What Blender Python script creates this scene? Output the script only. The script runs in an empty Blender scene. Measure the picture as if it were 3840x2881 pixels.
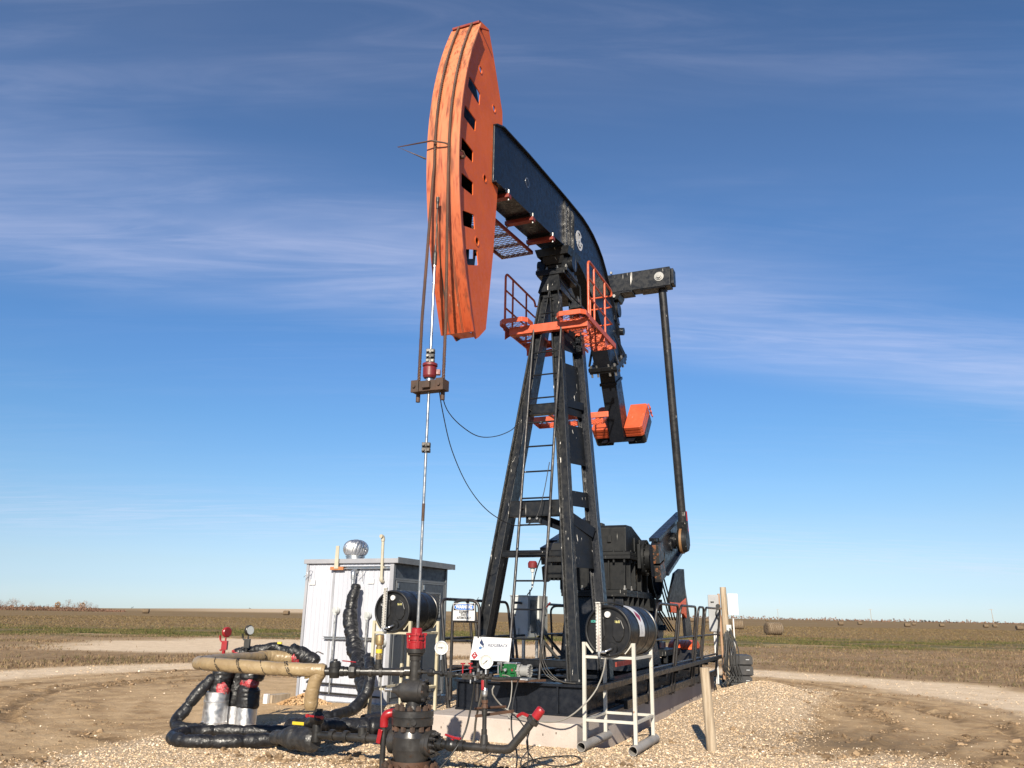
import bpy, bmesh, math, random
import numpy as np
from mathutils import Vector, Matrix
from mathutils.geometry import delaunay_2d_cdt

# ------------------------------------------------------------------ camera, sky, sun
scene = bpy.context.scene
col = scene.collection
rng = np.random.default_rng(7)
random.seed(7)
PITCH, ROLL, CAM_H = math.radians(16.195), 0.0165, 1.6
r0 = Vector((1, 0, 0)); u0 = Vector((0, -math.sin(PITCH), math.cos(PITCH))); fw = Vector((0, math.cos(PITCH), math.sin(PITCH)))
cu = math.cos(ROLL) * u0 - math.sin(ROLL) * r0
cr = math.cos(ROLL) * r0 + math.sin(ROLL) * u0
cam = bpy.data.cameras.new("camera"); cam_ob = bpy.data.objects.new("camera", cam); col.objects.link(cam_ob)
M = Matrix((cr, cu, -fw)).transposed().to_4x4(); M.translation = (0, 0, CAM_H)
cam_ob.matrix_world = M
cam.sensor_width = 36.0; cam.lens = 36.0 * 2980 / 3840
cam.clip_start = 0.05; cam.clip_end = 20000
scene.camera = cam_ob

SUN_EL, SUN_AZ = math.radians(27), math.radians(187.5)        # azimuth clockwise from +Y: behind the camera, a little left
sun_dir = Vector((math.sin(SUN_AZ) * math.cos(SUN_EL), math.cos(SUN_AZ) * math.cos(SUN_EL), math.sin(SUN_EL)))
sun = bpy.data.lights.new("sun", 'SUN'); sun.energy = 5.0; sun.angle = math.radians(0.55); sun.color = (1.0, 0.905, 0.75)
sun_ob = bpy.data.objects.new("sun", sun); col.objects.link(sun_ob)
sun_ob.rotation_euler = (-sun_dir).to_track_quat('-Z', 'Y').to_euler()

world = bpy.data.worlds.new("World"); scene.world = world; world.use_nodes = True
wn = world.node_tree; wn.nodes.clear()
def W_(t, **kw):
    n = wn.nodes.new(t)
    for k, v in kw.items(): setattr(n, k, v)
    return n
sky = W_('ShaderNodeTexSky', sky_type='NISHITA', sun_disc=False)
sky.sun_elevation = SUN_EL; sky.sun_rotation = SUN_AZ; sky.altitude = 600; sky.air_density = 1.0; sky.dust_density = 0.15; sky.ozone_density = 2.0
hsv = W_('ShaderNodeHueSaturation'); hsv.inputs['Saturation'].default_value = 1.22; hsv.inputs['Value'].default_value = 1.0
wn.links.new(sky.outputs[0], hsv.inputs['Color'])
geo = W_('ShaderNodeTexCoord')
# clear dry prairie air: paler cyan low down, less yellow than the model's default horizon
air = W_('ShaderNodeValToRGB'); els = air.color_ramp.elements
for i, (p_, c_) in enumerate(((0.0, (.50, .66, 1.12)), (.03, (.545, .645, .97)), (.055, (.63, .67, .86)), (.105, (.75, .755, .85)), (.15, (.79, .825, .905)), (.225, (.81, .885, .975)), (.30, (.89, .935, 1.05)), (.45, (1.0, 1.0, 1.08)), (.60, (1.05, .94, 0.98)))):
    e_ = els[i] if i < 2 else els.new(p_)
    e_.position = p_; e_.color = (*[v / 1.2 for v in c_], 1)
tint = W_('ShaderNodeMix', data_type='RGBA', blend_type='MULTIPLY'); tint.inputs[0].default_value = 1.0
gain = W_('ShaderNodeVectorMath', operation='SCALE'); gain.inputs['Scale'].default_value = 1.2
wn.links.new(hsv.outputs[0], tint.inputs[6]); wn.links.new(air.outputs[0], tint.inputs[7]); wn.links.new(tint.outputs[2], gain.inputs[0])
sep = W_('ShaderNodeSeparateXYZ'); wn.links.new(geo.outputs['Generated'], sep.inputs[0]); wn.links.new(sep.outputs[2], air.inputs[0])
def wm(op, a, b=None, c=None):
    n = W_('ShaderNodeMath', operation=op)
    for i, v in enumerate((a, b, c)):
        if v is None: continue
        if isinstance(v, (int, float)): n.inputs[i].default_value = v
        else: wn.links.new(v, n.inputs[i])
    return n.outputs[0]
zc = wm('MAXIMUM', sep.outputs[2], 0.02)
px_ = wm('DIVIDE', sep.outputs[0], wm('ADD', zc, 0.06)); py_ = wm('DIVIDE', sep.outputs[1], wm('ADD', zc, 0.06))
cmb = W_('ShaderNodeCombineXYZ'); wn.links.new(px_, cmb.inputs[0]); wn.links.new(py_, cmb.inputs[1])
def cirrus(rot, scl, nscale, detail, lo, hi, dist=0.6, off=(0, 0, 0)):
    mp = W_('ShaderNodeMapping'); mp.inputs['Rotation'].default_value = (0, 0, math.radians(rot)); mp.inputs['Scale'].default_value = scl
    mp.inputs['Location'].default_value = off
    wn.links.new(cmb.outputs[0], mp.inputs[0])
    nz = W_('ShaderNodeTexNoise'); nz.inputs['Scale'].default_value = nscale; nz.inputs['Detail'].default_value = detail
    nz.inputs['Roughness'].default_value = 0.62; nz.inputs['Distortion'].default_value = dist
    wn.links.new(mp.outputs[0], nz.inputs['Vector'])
    mr = W_('ShaderNodeMapRange'); mr.interpolation_type = 'SMOOTHSTEP'
    mr.inputs['From Min'].default_value = lo; mr.inputs['From Max'].default_value = hi
    wn.links.new(nz.outputs['Fac'], mr.inputs[0]); return mr.outputs[0]
# one long band of cirrus crossing the sky, plus fainter wisps above it
def band(center, half, slope, bend):
    y = wm('ADD', py_, wm('ADD', wm('MULTIPLY', px_, slope), wm('MULTIPLY', wm('MULTIPLY', px_, px_), bend)))
    d = wm('ABSOLUTE', wm('SUBTRACT', y, center))
    mr = W_('ShaderNodeMapRange'); mr.interpolation_type = 'SMOOTHSTEP'
    mr.inputs['From Min'].default_value = half; mr.inputs['From Max'].default_value = 0.0
    wn.links.new(d, mr.inputs[0]); return mr.outputs[0]
streak = cirrus(-20, (0.5, 1.8, 1), 1.1, 5, 0.25, 0.78, 0.5)
fine = cirrus(-16, (0.8, 5.0, 1), 1.8, 9, 0.36, 0.74, 1.1, (3, 1, 0))
soft = cirrus(-10, (0.6, 1.3, 1), 0.9, 5, 0.36, 0.75, 0.4, (7, 2, 0))
b1 = band(2.02, 0.55, -0.30, 0.0)
b2 = band(1.35, 0.55, -0.12, 0.0)
low = band(6.3, 1.6, -0.25, 0.0)
c1 = wm('MULTIPLY', b1, wm('ADD', wm('MULTIPLY', streak, 0.26), wm('ADD', wm('MULTIPLY', fine, 0.13), 0.07)))
c2 = wm('MULTIPLY', b2, wm('ADD', wm('MULTIPLY', soft, wm('ADD', wm('MULTIPLY', fine, 0.10), 0.07)), 0.025))
c3 = wm('MULTIPLY', low, wm('MULTIPLY', fine, 0.22))
cf = wm('ADD', wm('ADD', c1, c2), wm('ADD', c3, wm('MULTIPLY', wm('MULTIPLY', fine, soft), 0.05)))
cf = wm('MINIMUM', cf, 0.6)
mixc = W_('ShaderNodeMix', data_type='RGBA'); wn.links.new(cf, mixc.inputs[0]); wn.links.new(gain.outputs[0], mixc.inputs[6])
mixc.inputs[7].default_value = (6.6, 6.6, 8.2, 1)
bg = W_('ShaderNodeBackground'); bg.inputs['Strength'].default_value = 0.075
wn.links.new(mixc.outputs[2], bg.inputs['Color'])
wo = W_('ShaderNodeOutputWorld'); wn.links.new(bg.outputs[0], wo.inputs[0])
vs = scene.view_settings
vs.view_transform = 'Standard'; vs.look = 'None'; vs.gamma = 1.0; vs.exposure = 0.80; vs.use_curve_mapping = False
scene.cycles.max_bounces = 8

# ------------------------------------------------------------------ frames: the pumping unit stands turned 23 degrees
AL = math.radians(23)
AX = Vector((math.sin(AL), math.cos(AL), 0)); RT = Vector((math.cos(AL), -math.sin(AL), 0)); UP = Vector((0, 0, 1))
WELL = Vector((-0.99, 9.20, 0))
def P(s, t, z): return WELL + AX * s + RT * t + UP * z
V = Vector

# ------------------------------------------------------------------ materials
def new_mat(name):
    m = bpy.data.materials.new(name); m.use_nodes = True
    nt = m.node_tree; b = nt.nodes['Principled BSDF']
    return m, nt, b
class NT:
    def __init__(s, nt): s.nt = nt
    def n(s, t, **kw):
        n = s.nt.nodes.new(t)
        for k, v in kw.items(): setattr(n, k, v)
        return n
    def l(s, a, b): s.nt.links.new(a, b)
    def math(s, op, a, b=None, clamp=False):
        n = s.n('ShaderNodeMath', operation=op); n.use_clamp = clamp
        for i, v in enumerate((a, b)):
            if v is None: continue
            if isinstance(v, (int, float)): n.inputs[i].default_value = v
            else: s.l(v, n.inputs[i])
        return n.outputs[0]
    def noise(s, vec, scale, detail=4, rough=0.55, dist=0.0, mscale=None):
        if mscale:
            mp = s.n('ShaderNodeMapping'); mp.inputs['Scale'].default_value = mscale; s.l(vec, mp.inputs[0]); vec = mp.outputs[0]
        n = s.n('ShaderNodeTexNoise'); n.inputs['Scale'].default_value = scale; n.inputs['Detail'].default_value = detail
        n.inputs['Roughness'].default_value = rough; n.inputs['Distortion'].default_value = dist
        s.l(vec, n.inputs['Vector']); return n.outputs['Fac']
    def ramp(s, f, lo, hi, a=0.0, b=1.0):
        n = s.n('ShaderNodeMapRange'); n.interpolation_type = 'SMOOTHSTEP'
        n.inputs['From Min'].default_value = lo; n.inputs['From Max'].default_value = hi
        n.inputs['To Min'].default_value = a; n.inputs['To Max'].default_value = b
        s.l(f, n.inputs[0]); return n.outputs[0]
    def mix(s, f, a, b):
        n = s.n('ShaderNodeMix', data_type='RGBA')
        for i, v in ((0, f), (6, a), (7, b)):
            if isinstance(v, (int, float)): n.inputs[i].default_value = v
            elif isinstance(v, tuple): n.inputs[i].default_value = v if len(v) == 4 else v + (1,)
            else: s.l(v, n.inputs[i])
        return n.outputs[2]
    def bump(s, b, h, strength, dist=0.01):
        n = s.n('ShaderNodeBump'); n.inputs['Strength'].default_value = strength; n.inputs['Distance'].default_value = dist
        s.l(h, n.inputs['Height']); s.l(n.outputs[0], b.inputs['Normal'])
    def obj(s): return s.n('ShaderNodeTexCoord').outputs['Object']
def paint(name, c1, c2, rough=0.45, streak=0.0, rust=0.0, metal=0.0, bump=0.15, white=(0.6, 0.58, 0.54), rustc=(0.16, 0.06, 0.025), spec=0.5, coat=0.0, dirt=0.0, dirtc=(0.2, 0.15, 0.1)):
    m, nt, b = new_mat(name); k = NT(nt); o = k.obj()
    f = k.ramp(k.noise(o, 2.2, 6, 0.6), 0.35, 0.68)
    c = k.mix(f, c1, c2)
    if dirt:
        f = k.math('MULTIPLY', k.ramp(k.noise(o, 5, 8, 0.68), 0.48, 0.75), dirt); c = k.mix(f, c, dirtc)
    if rust:
        f = k.ramp(k.noise(o, 9, 9, 0.68), 0.76 - 0.3 * rust, 0.80 - 0.3 * rust); c = k.mix(f, c, rustc)
    if streak:
        st = k.noise(o, 1.0, 3, 0.5, 0.0, (32, 32, 1.7)); mk = k.noise(o, 2.6, 3, 0.5)
        f = k.math('MULTIPLY', k.ramp(st, 0.68, 0.72), k.ramp(mk, 0.60 - 0.25 * streak, 0.66 - 0.25 * streak))
        c = k.mix(f, c, white)
    k.l(c, b.inputs['Base Color'])
    r = k.ramp(k.noise(o, 14, 6), 0.3, 0.75, max(rough - 0.1, 0.05), rough + 0.16)
    k.l(r, b.inputs['Roughness']); b.inputs['Metallic'].default_value = metal
    b.inputs['Specular IOR Level'].default_value = spec
    if coat: b.inputs['Coat Weight'].default_value = coat
    if bump: k.bump(b, k.noise(o, 26, 6, 0.6), bump, 0.004)
    return m
BLACK = paint('black_paint', (0.0065, 0.0075, 0.0095), (0.0115, 0.0125, 0.0145), 0.36, streak=0.50, rust=0.03, dirt=0.10, dirtc=(0.04, 0.036, 0.032), spec=0.28)
BLACK2 = paint('black_paint_clean', (0.0065, 0.008, 0.012), (0.009, 0.011, 0.016), 0.34, dirt=0.0, dirtc=(0.03, 0.028, 0.026), spec=0.28)
BLACKDULL = paint('black_gearbox_paint', (0.007, 0.0078, 0.009), (0.012, 0.0128, 0.0138), 0.5, streak=0.28, dirt=0.14, dirtc=(0.045, 0.042, 0.036), spec=0.25)
RAILBLK = paint('black_rail_paint', (0.010, 0.010, 0.011), (0.024, 0.020, 0.019), 0.42, rust=0.18, dirt=0.25, dirtc=(0.05, 0.03, 0.022), bump=0.1)
ORANGE = paint('orange_paint', (0.50, 0.082, 0.0075), (0.57, 0.100, 0.012), 0.50, dirt=0.12, dirtc=(0.30, 0.09, 0.03), bump=0.06)
ORANGE2 = paint('orange_platform_paint', (0.44, 0.070, 0.024), (0.50, 0.09, 0.034), 0.45, streak=0.1, bump=0.06, dirt=0.1, dirtc=(0.3, 0.07, 0.03))
ORGLOW = paint('safety_orange_plastic', (0.60, 0.075, 0.012), (0.66, 0.09, 0.018), 0.4, bump=0.04)
GALV = paint('galvanized_steel', (0.42, 0.43, 0.44), (0.56, 0.57, 0.58), 0.34, metal=0.9, bump=0.05)
BOLT = paint('zinc_bolt', (0.22, 0.22, 0.21), (0.32, 0.31, 0.30), 0.5, metal=0.7, bump=0.05, rust=0.15)
CHROME = paint('polished_steel', (0.34, 0.34, 0.34), (0.40, 0.40, 0.40), 0.30, metal=0.85, bump=0.0)
ALU = paint('aluminium_cladding', (0.66, 0.66, 0.67), (0.72, 0.72, 0.72), 0.46, metal=1.0, bump=0.0)
DARKST = paint('dark_steel', (0.024, 0.023, 0.022), (0.045, 0.04, 0.036), 0.42, metal=0.3, rust=0.25)
PIPEBLK = paint('black_pipe', (0.011, 0.011, 0.011), (0.028, 0.026, 0.024), 0.40, rust=0.10, dirt=0.3, dirtc=(0.07, 0.05, 0.036))
CASING = paint('greasy_casing_steel', (0.026, 0.025, 0.025), (0.062, 0.058, 0.055), 0.36, metal=0.3, rust=0.50, rustc=(0.055, 0.03, 0.017), dirt=0.5, dirtc=(0.02, 0.016, 0.013))
RUSTY = paint('rusty_iron', (0.040, 0.026, 0.019), (0.085, 0.038, 0.019), 0.7, bump=0.5, dirt=0.5, dirtc=(0.03, 0.022, 0.018))
ROPE = paint('rusty_wire_rope', (0.055, 0.026, 0.016), (0.10, 0.045, 0.025), 0.55, bump=0.2)
RED = paint('red_paint', (0.22, 0.008, 0.012), (0.29, 0.012, 0.017), 0.34, rust=0.12, bump=0.1, dirt=0.25, dirtc=(0.12, 0.015, 0.015))
DKRED = paint('maroon_paint', (0.13, 0.014, 0.016), (0.18, 0.022, 0.024), 0.42, streak=0.2, bump=0.1)
DKREDOR = paint('red_primer_paint', (0.17, 0.020, 0.012), (0.22, 0.030, 0.016), 0.5)
WHITEP = paint('white_stand_paint', (0.38, 0.37, 0.33), (0.48, 0.46, 0.41), 0.45, rust=0.40, rustc=(0.22, 0.10, 0.04))
CREAMP = paint('cream_pipe_paint', (0.36, 0.33, 0.25), (0.44, 0.40, 0.32), 0.5, rust=0.22)
WHITE = paint('white_enamel', (0.52, 0.52, 0.52), (0.58, 0.58, 0.58), 0.4, bump=0.03)
SIGNW = paint('white_sign', (0.50, 0.50, 0.51), (0.54, 0.54, 0.54), 0.35, bump=0.02)
SHEDGREY = paint('charcoal_door_paint', (0.056, 0.066, 0.082), (0.070, 0.080, 0.096), 0.42, bump=0.05, dirt=0.15, dirtc=(0.08, 0.08, 0.08))
SHEDEDGE = paint('pale_shed_trim', (0.25, 0.255, 0.28), (0.30, 0.305, 0.33), 0.4, bump=0.05)
SHEDTRIM = paint('grey_shed_trim', (0.13, 0.14, 0.155), (0.17, 0.18, 0.19), 0.4, bump=0.05)
GREYBOX = paint('grey_cabinet_paint', (0.38, 0.40, 0.395), (0.46, 0.475, 0.47), 0.45, bump=0.04, dirt=0.12, dirtc=(0.3, 0.28, 0.25))
GREEN = paint('green_enamel', (0.006, 0.075, 0.02), (0.009, 0.10, 0.028), 0.3, bump=0.1, dirt=0.25, dirtc=(0.01, 0.04, 0.015))
BRASS = paint('brass', (0.50, 0.35, 0.15), (0.60, 0.47, 0.28), 0.3, metal=0.9, dirt=0.3, dirtc=(0.35, 0.22, 0.1))
YELLOW = paint('yellow_paint', (0.48, 0.36, 0.02), (0.54, 0.42, 0.04), 0.4, bump=0.03)
BLUE = paint('dark_blue_motor_paint', (0.004, 0.022, 0.05), (0.008, 0.034, 0.07), 0.4, dirt=0.3, dirtc=(0.02, 0.02, 0.02))
SIGNBLUE = paint('sign_blue', (0.012, 0.12, 0.42), (0.014, 0.13, 0.45), 0.35, bump=0)
LOGOBLUE = paint('logo_blue', (0.05, 0.12, 0.25), (0.06, 0.13, 0.27), 0.4, bump=0)
LOGONAVY = paint('logo_navy', (0.012, 0.022, 0.065), (0.014, 0.025, 0.07), 0.4, bump=0)
INK = paint('black_ink', (0.008, 0.008, 0.009), (0.01, 0.01, 0.012), 0.5, bump=0)
CHALK = paint('yellow_marker', (0.72, 0.66, 0.25), (0.75, 0.7, 0.3), 0.7, bump=0)
TEALMK = paint('teal_marker', (0.10, 0.55, 0.48), (0.12, 0.6, 0.52), 0.7, bump=0)
DRUMBLK = paint('black_drum_plastic', (0.0085, 0.009, 0.0105), (0.016, 0.016, 0.017), 0.38, streak=0.1, bump=0.05, dirt=0.3, dirtc=(0.045, 0.042, 0.035), spec=0.35)
RUBBER = paint('black_cable_rubber', (0.012, 0.012, 0.012), (0.02, 0.02, 0.02), 0.5, bump=0.0)
GREYHOSE = paint('grey_hose', (0.20, 0.19, 0.165), (0.25, 0.235, 0.21), 0.5, bump=0.0)
WEIGHTBLK = paint('dusty_black_block', (0.014, 0.014, 0.016), (0.024, 0.023, 0.024), 0.55, dirt=0.4, dirtc=(0.06, 0.052, 0.045))
def wood_mat():
    m, nt, b = new_mat('weathered_wood'); k = NT(nt); o = k.obj()
    g = k.noise(o, 1.0, 8, 0.65, 0.4, (34, 34, 1.6)); g2 = k.noise(o, 3.0, 5, 0.6, 0, (1, 1, 0.5))
    c = k.mix(k.ramp(g, 0.3, 0.7), (0.22, 0.165, 0.11), (0.40, 0.325, 0.235)); c = k.mix(k.ramp(g2, 0.5, 0.75, 0, 0.5), c, (0.36, 0.32, 0.27))
    kn = k.noise(o, 5, 2, 0.5); c = k.mix(k.ramp(kn, 0.68, 0.74, 0, 0.7), c, (0.2, 0.12, 0.06))
    k.l(c, b.inputs['Base Color']); b.inputs['Roughness'].default_value = 0.8; k.bump(b, g, 0.5, 0.006); return m
WOOD = wood_mat()
def concrete_mat():
    m, nt, b = new_mat('concrete'); k = NT(nt); o = k.obj()
    c = k.mix(k.ramp(k.noise(o, 1.6, 8, 0.65), 0.35, 0.7), (0.35, 0.30, 0.265), (0.43, 0.375, 0.335))
    c = k.mix(k.ramp(k.noise(o, 55, 3, 0.6), 0.66, 0.72), c, (0.20, 0.17, 0.15))
    c = k.mix(k.ramp(k.noise(o, 2.3, 6, 0.7, 0.5, (3, 3, 0.8)), 0.60, 0.78, 0, 0.35), c, (0.25, 0.20, 0.16))
    k.l(c, b.inputs['Base Color']); b.inputs['Roughness'].default_value = 0.88; k.bump(b, k.noise(o, 40, 8, 0.7), 0.35, 0.01); return m
CONCRETE = concrete_mat()
def wrap_mat(name, c1, c2, tape=None):
    m, nt, b = new_mat(name); k = NT(nt); o = k.obj()
    c = k.mix(k.ramp(k.noise(o, 7, 5), 0.35, 0.7), c1, c2)
    n1 = k.noise(o, 8, 3, 0.5, 1.2); n2 = k.noise(o, 22, 3, 0.5, 0.8)
    rid = k.math('ABSOLUTE', k.math('SUBTRACT', n1, 0.5))
    if tape:
        f = k.math('MULTIPLY', k.ramp(k.noise(o, 5, 6, 0.6, 1.0), 0.52, 0.60), 0.9); c = k.mix(f, c, tape); c = k.mix(k.ramp(k.noise(o, 14, 5, 0.6, 2.5, (1, 1, 2.5)), 0.58, 0.62, 0, .8), c, (0.42, 0.34, 0.34))
    k.l(c, b.inputs['Base Color'])
    k.l(k.ramp(n2, 0.3, 0.7, 0.34, 0.56), b.inputs['Roughness'])
    h = k.math('ADD', k.math('MULTIPLY', k.ramp(rid, 0.0, 0.16), 1.0), k.math('MULTIPLY', n2, 0.45))
    k.bump(b, h, 0.3, 0.010); return m
WRAP = wrap_mat('black_plastic_wrap', (0.0065, 0.0065, 0.0075), (0.016, 0.016, 0.018))
WRAPT = wrap_mat('black_wrap_dusty', (0.014, 0.014, 0.015), (0.035, 0.034, 0.034))
REDWRAP = wrap_mat('torn_red_wrap', (0.25, 0.015, 0.02), (0.45, 0.04, 0.05), (0.02, 0.015, 0.015))
def tan_mat():
    m, nt, b = new_mat('tan_tape_wrap'); k = NT(nt); o = k.obj()
    c = k.mix(k.ramp(k.noise(o, 6, 5), 0.35, 0.7), (0.225, 0.16, 0.085), (0.29, 0.215, 0.12))
    c = k.mix(k.ramp(k.noise(o, 14, 6, 0.65), 0.62, 0.75, 0, 0.35), c, (0.15, 0.105, 0.055))
    k.l(c, b.inputs['Base Color']); b.inputs['Roughness'].default_value = 0.36
    h = k.math('ADD', k.noise(o, 9, 3, 0.5, 1.6), k.math('MULTIPLY', k.noise(o, 30, 4, 0.6, 0.8), 0.3)); k.bump(b, h, 0.55, 0.02); return m
TAN = tan_mat()
def wall_mat():
    m, nt, b = new_mat('white_ribbed_steel'); k = NT(nt); o = k.obj()
    c = k.mix(k.ramp(k.noise(o, 1.3, 6, 0.6, 0, (2.5, 2.5, 0.5)), 0.35, 0.7), (0.375, 0.39, 0.44), (0.43, 0.445, 0.495))
    c = k.mix(k.ramp(k.noise(o, 1.0, 5, 0.6, 0, (14, 14, 0.7)), 0.58, 0.75, 0, 0.22), c, (0.34, 0.345, 0.37))
    k.l(c, b.inputs['Base Color']); b.inputs['Roughness'].default_value = 0.42; return m
SHEDWALL = wall_mat()
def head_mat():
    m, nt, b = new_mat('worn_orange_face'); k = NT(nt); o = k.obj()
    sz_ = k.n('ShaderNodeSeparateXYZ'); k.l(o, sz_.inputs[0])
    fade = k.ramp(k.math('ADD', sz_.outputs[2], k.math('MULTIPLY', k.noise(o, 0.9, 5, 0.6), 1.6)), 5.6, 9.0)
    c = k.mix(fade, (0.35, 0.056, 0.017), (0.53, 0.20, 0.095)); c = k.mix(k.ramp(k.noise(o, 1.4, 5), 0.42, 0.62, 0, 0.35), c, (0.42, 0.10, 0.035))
    lines = k.noise(o, 1.0, 5, 0.6, 0.3, (26, 26, 1.1))
    c = k.mix(k.ramp(lines, 0.50, 0.70, 0, 0.8), c, (0.20, 0.026, 0.010))
    sm = k.math('MULTIPLY', k.ramp(k.noise(o, 1.0, 5, 0.6, 0.2, (7, 7, 1.3)), 0.50, 0.68), 0.72)
    c = k.mix(sm, c, (0.085, 0.028, 0.018))
    c = k.mix(k.math('MULTIPLY', k.ramp(k.noise(o, 1.0, 3, 0.5, 0, (30, 30, 2.4)), 0.73, 0.76), 0.7), c, (0.55, 0.42, 0.33))
    c = k.mix(k.ramp(k.noise(o, 30, 6, 0.7), 0.62, 0.74, 0, 0.35), c, (0.10, 0.03, 0.015))
    k.l(c, b.inputs['Base Color']); b.inputs['Roughness'].default_value = 0.40; k.bump(b, k.noise(o, 22, 6), 0.2, 0.004); return m
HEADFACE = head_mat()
def dial_mat():
    return paint('dial_white', (0.42, 0.41, 0.385), (0.47, 0.46, 0.435), 0.3, bump=0)
DIAL = dial_mat()

# ------------------------------------------------------------------ object helpers
def thing(name, label, cat, loc, group=None):
    o = bpy.data.objects.new(name, None); col.objects.link(o); o.location = loc
    o.empty_display_size = 0.2; o['label'] = label; o['category'] = cat
    if group: o['group'] = group
    return o
def tag(o, label, cat, group=None):
    o['label'] = label; o['category'] = cat
    if group: o['group'] = group
    return o
def worldloc(o):
    p = V(o.location); q = o.parent
    while q: p = p + V(q.location); q = q.parent
    return p
def frame(d, up=None):
    d = V(d).normalized(); up = V(up) if up is not None else (UP if abs(d.z) < 0.95 else AX)
    x = d.cross(up).normalized(); y = x.cross(d).normalized(); return x, y, d
class MB:
    def __init__(s): s.v = []; s.f = []; s.m = []; s.sm = []; s.mats = []
    def mi(s, mat):
        if mat is None: return 0
        if mat not in s.mats: s.mats.append(mat)
        return s.mats.index(mat)
    def add(s, vs, fs, mat=None, smooth=False):
        b = len(s.v); s.v += [V(v) for v in vs]; i = s.mi(mat)
        for f in fs: s.f.append([b + k for k in f]); s.m.append(i); s.sm.append(smooth)
        return s
    def hexa(s, c, mat=None):      # 8 corners: bottom loop then top loop
        return s.add(c, [(3, 2, 1, 0), (4, 5, 6, 7), (0, 1, 5, 4), (1, 2, 6, 5), (2, 3, 7, 6), (3, 0, 4, 7)], mat)
    def pbox(s, s0, s1, t0, t1, z0, z1, mat=None):    # box in the pumping unit's own axes
        return s.hexa([P(s0, t0, z0), P(s0, t1, z0), P(s1, t1, z0), P(s1, t0, z0), P(s0, t0, z1), P(s0, t1, z1), P(s1, t1, z1), P(s1, t0, z1)], mat)
    def obox(s, c, x, y, z, mat=None):                # centre and half vectors
        c, x, y, z = V(c), V(x), V(y), V(z)
        return s.hexa([c - x - y - z, c + x - y - z, c + x + y - z, c - x + y - z, c - x - y + z, c + x - y + z, c + x + y + z, c - x + y + z], mat)
    def beam(s, p, q, w, h, up=None, mat=None):
        p, q = V(p), V(q); x, y, d = frame(q - p, up)
        return s.obox((p + q) / 2, x * w / 2, y * h / 2, (q - p) / 2, mat)
    def ibeam(s, p, q, w, h, up=None, tf=0.02, tw=0.014, mat=None):
        p, q = V(p), V(q); x, y, d = frame(q - p, up); L = (q - p) / 2; c = (p + q) / 2
        s.obox(c + y * (h / 2 - tf / 2), x * w / 2, y * tf / 2, L, mat); s.obox(c - y * (h / 2 - tf / 2), x * w / 2, y * tf / 2, L, mat)
        return s.obox(c, x * tw / 2, y * (h / 2 - tf), L, mat)
    def tube(s, pts, r, n=10, mat=None, caps=True, smooth=True):
        pts = [V(p) for p in pts]; rs = r if isinstance(r, (list, tuple)) else [r] * len(pts)
        up = None; vs = []; fs = []; N = len(pts); px = None
        for i, p in enumerate(pts):
            d = (pts[min(i + 1, N - 1)] - pts[max(i - 1, 0)])
            if d.length < 1e-9: d = V((0, 0, 1))
            d.normalize()
            if px is None: px = frame(d)[0]
            px = (px - d * px.dot(d))
            px = px.normalized() if px.length > 1e-6 else frame(d)[0]
            y = d.cross(px)
            for k in range(n):
                a = 2 * math.pi * k / n; vs.append(p + (px * math.cos(a) + y * math.sin(a)) * rs[i])
        for i in range(N - 1):
            for k in range(n): fs.append((i * n + k, i * n + (k + 1) % n, (i + 1) * n + (k + 1) % n, (i + 1) * n + k))
        s.add(vs, fs, mat, smooth)
        if caps:
            s.add(vs[:n], [tuple(range(n))[::-1]], mat); s.add(vs[-n:], [tuple(range(n))], mat)
        return s
    def lathe(s, p, axis, prof, n=24, mat=None, smooth=True, crease=True):
        p = V(p); x, y, d = frame(axis)
        for (d0, ra), (d1, rb) in zip(prof[:-1], prof[1:]):
            vs = []
            for dd, rr in ((d0, ra), (d1, rb)):
                for k in range(n):
                    a = 2 * math.pi * k / n; vs.append(p + d * dd + (x * math.cos(a) + y * math.sin(a)) * rr)
            s.add(vs, [(k, (k + 1) % n, n + (k + 1) % n, n + k) for k in range(n)], mat, smooth and abs(d1 - d0) > 1e-6)
        return s
    def cyl(s, p, q, r, n=20, mat=None):
        p, q = V(p), V(q); L = (q - p).length
        return s.lathe(p, q - p, [(0, 0.0005), (0, r), (L, r), (L, 0.0005)], n, mat)
    def bolts(s, c, axis, R, count, r, h, mat=None, a0=0.0):
        x, y, d = frame(axis)
        for k in range(count):
            a = a0 + 2 * math.pi * k / count; q = V(c) + (x * math.cos(a) + y * math.sin(a)) * R
            s.lathe(q, d, [(0, r), (h, r), (h, 0.0005)], 6, mat, smooth=False)
        return s
    def prism(s, poly, off, mat=None, holes=()):       # planar polygon (3D points) pushed by off, with holes
        poly = [V(p) for p in poly]; off = V(off); loops = [poly] + [[V(p) for p in h] for h in holes]
        if not holes:
            n = len(poly); vs = poly + [p + off for p in poly]
            return s.add(vs, [tuple(range(n))[::-1], tuple(range(n, 2 * n))] + [(i, (i + 1) % n, n + (i + 1) % n, n + i) for i in range(n)], mat)
        o = poly[0]; nrm = off.normalized(); ex = (poly[1] - o).normalized(); ey = nrm.cross(ex)
        allp = []; edges = []
        for lp in loops:
            b = len(allp); allp += lp; edges += [(b + i, b + (i + 1) % len(lp)) for i in range(len(lp))]
        p2 = [V(((p - o).dot(ex), (p - o).dot(ey))) for p in allp]
        rv, re, rf, _, _, _ = delaunay_2d_cdt(p2, edges, [], 1, 1e-6)
        hole2 = []; b = len(poly)
        for h in loops[1:]: hole2.append(p2[b:b + len(h)]); b += len(h)
        def inside(q, pg):
            c = False; j = len(pg) - 1
            for i in range(len(pg)):
                if (pg[i].y > q.y) != (pg[j].y > q.y) and q.x < (pg[j].x - pg[i].x) * (q.y - pg[i].y) / (pg[j].y - pg[i].y) + pg[i].x: c = not c
                j = i
            return c
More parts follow.
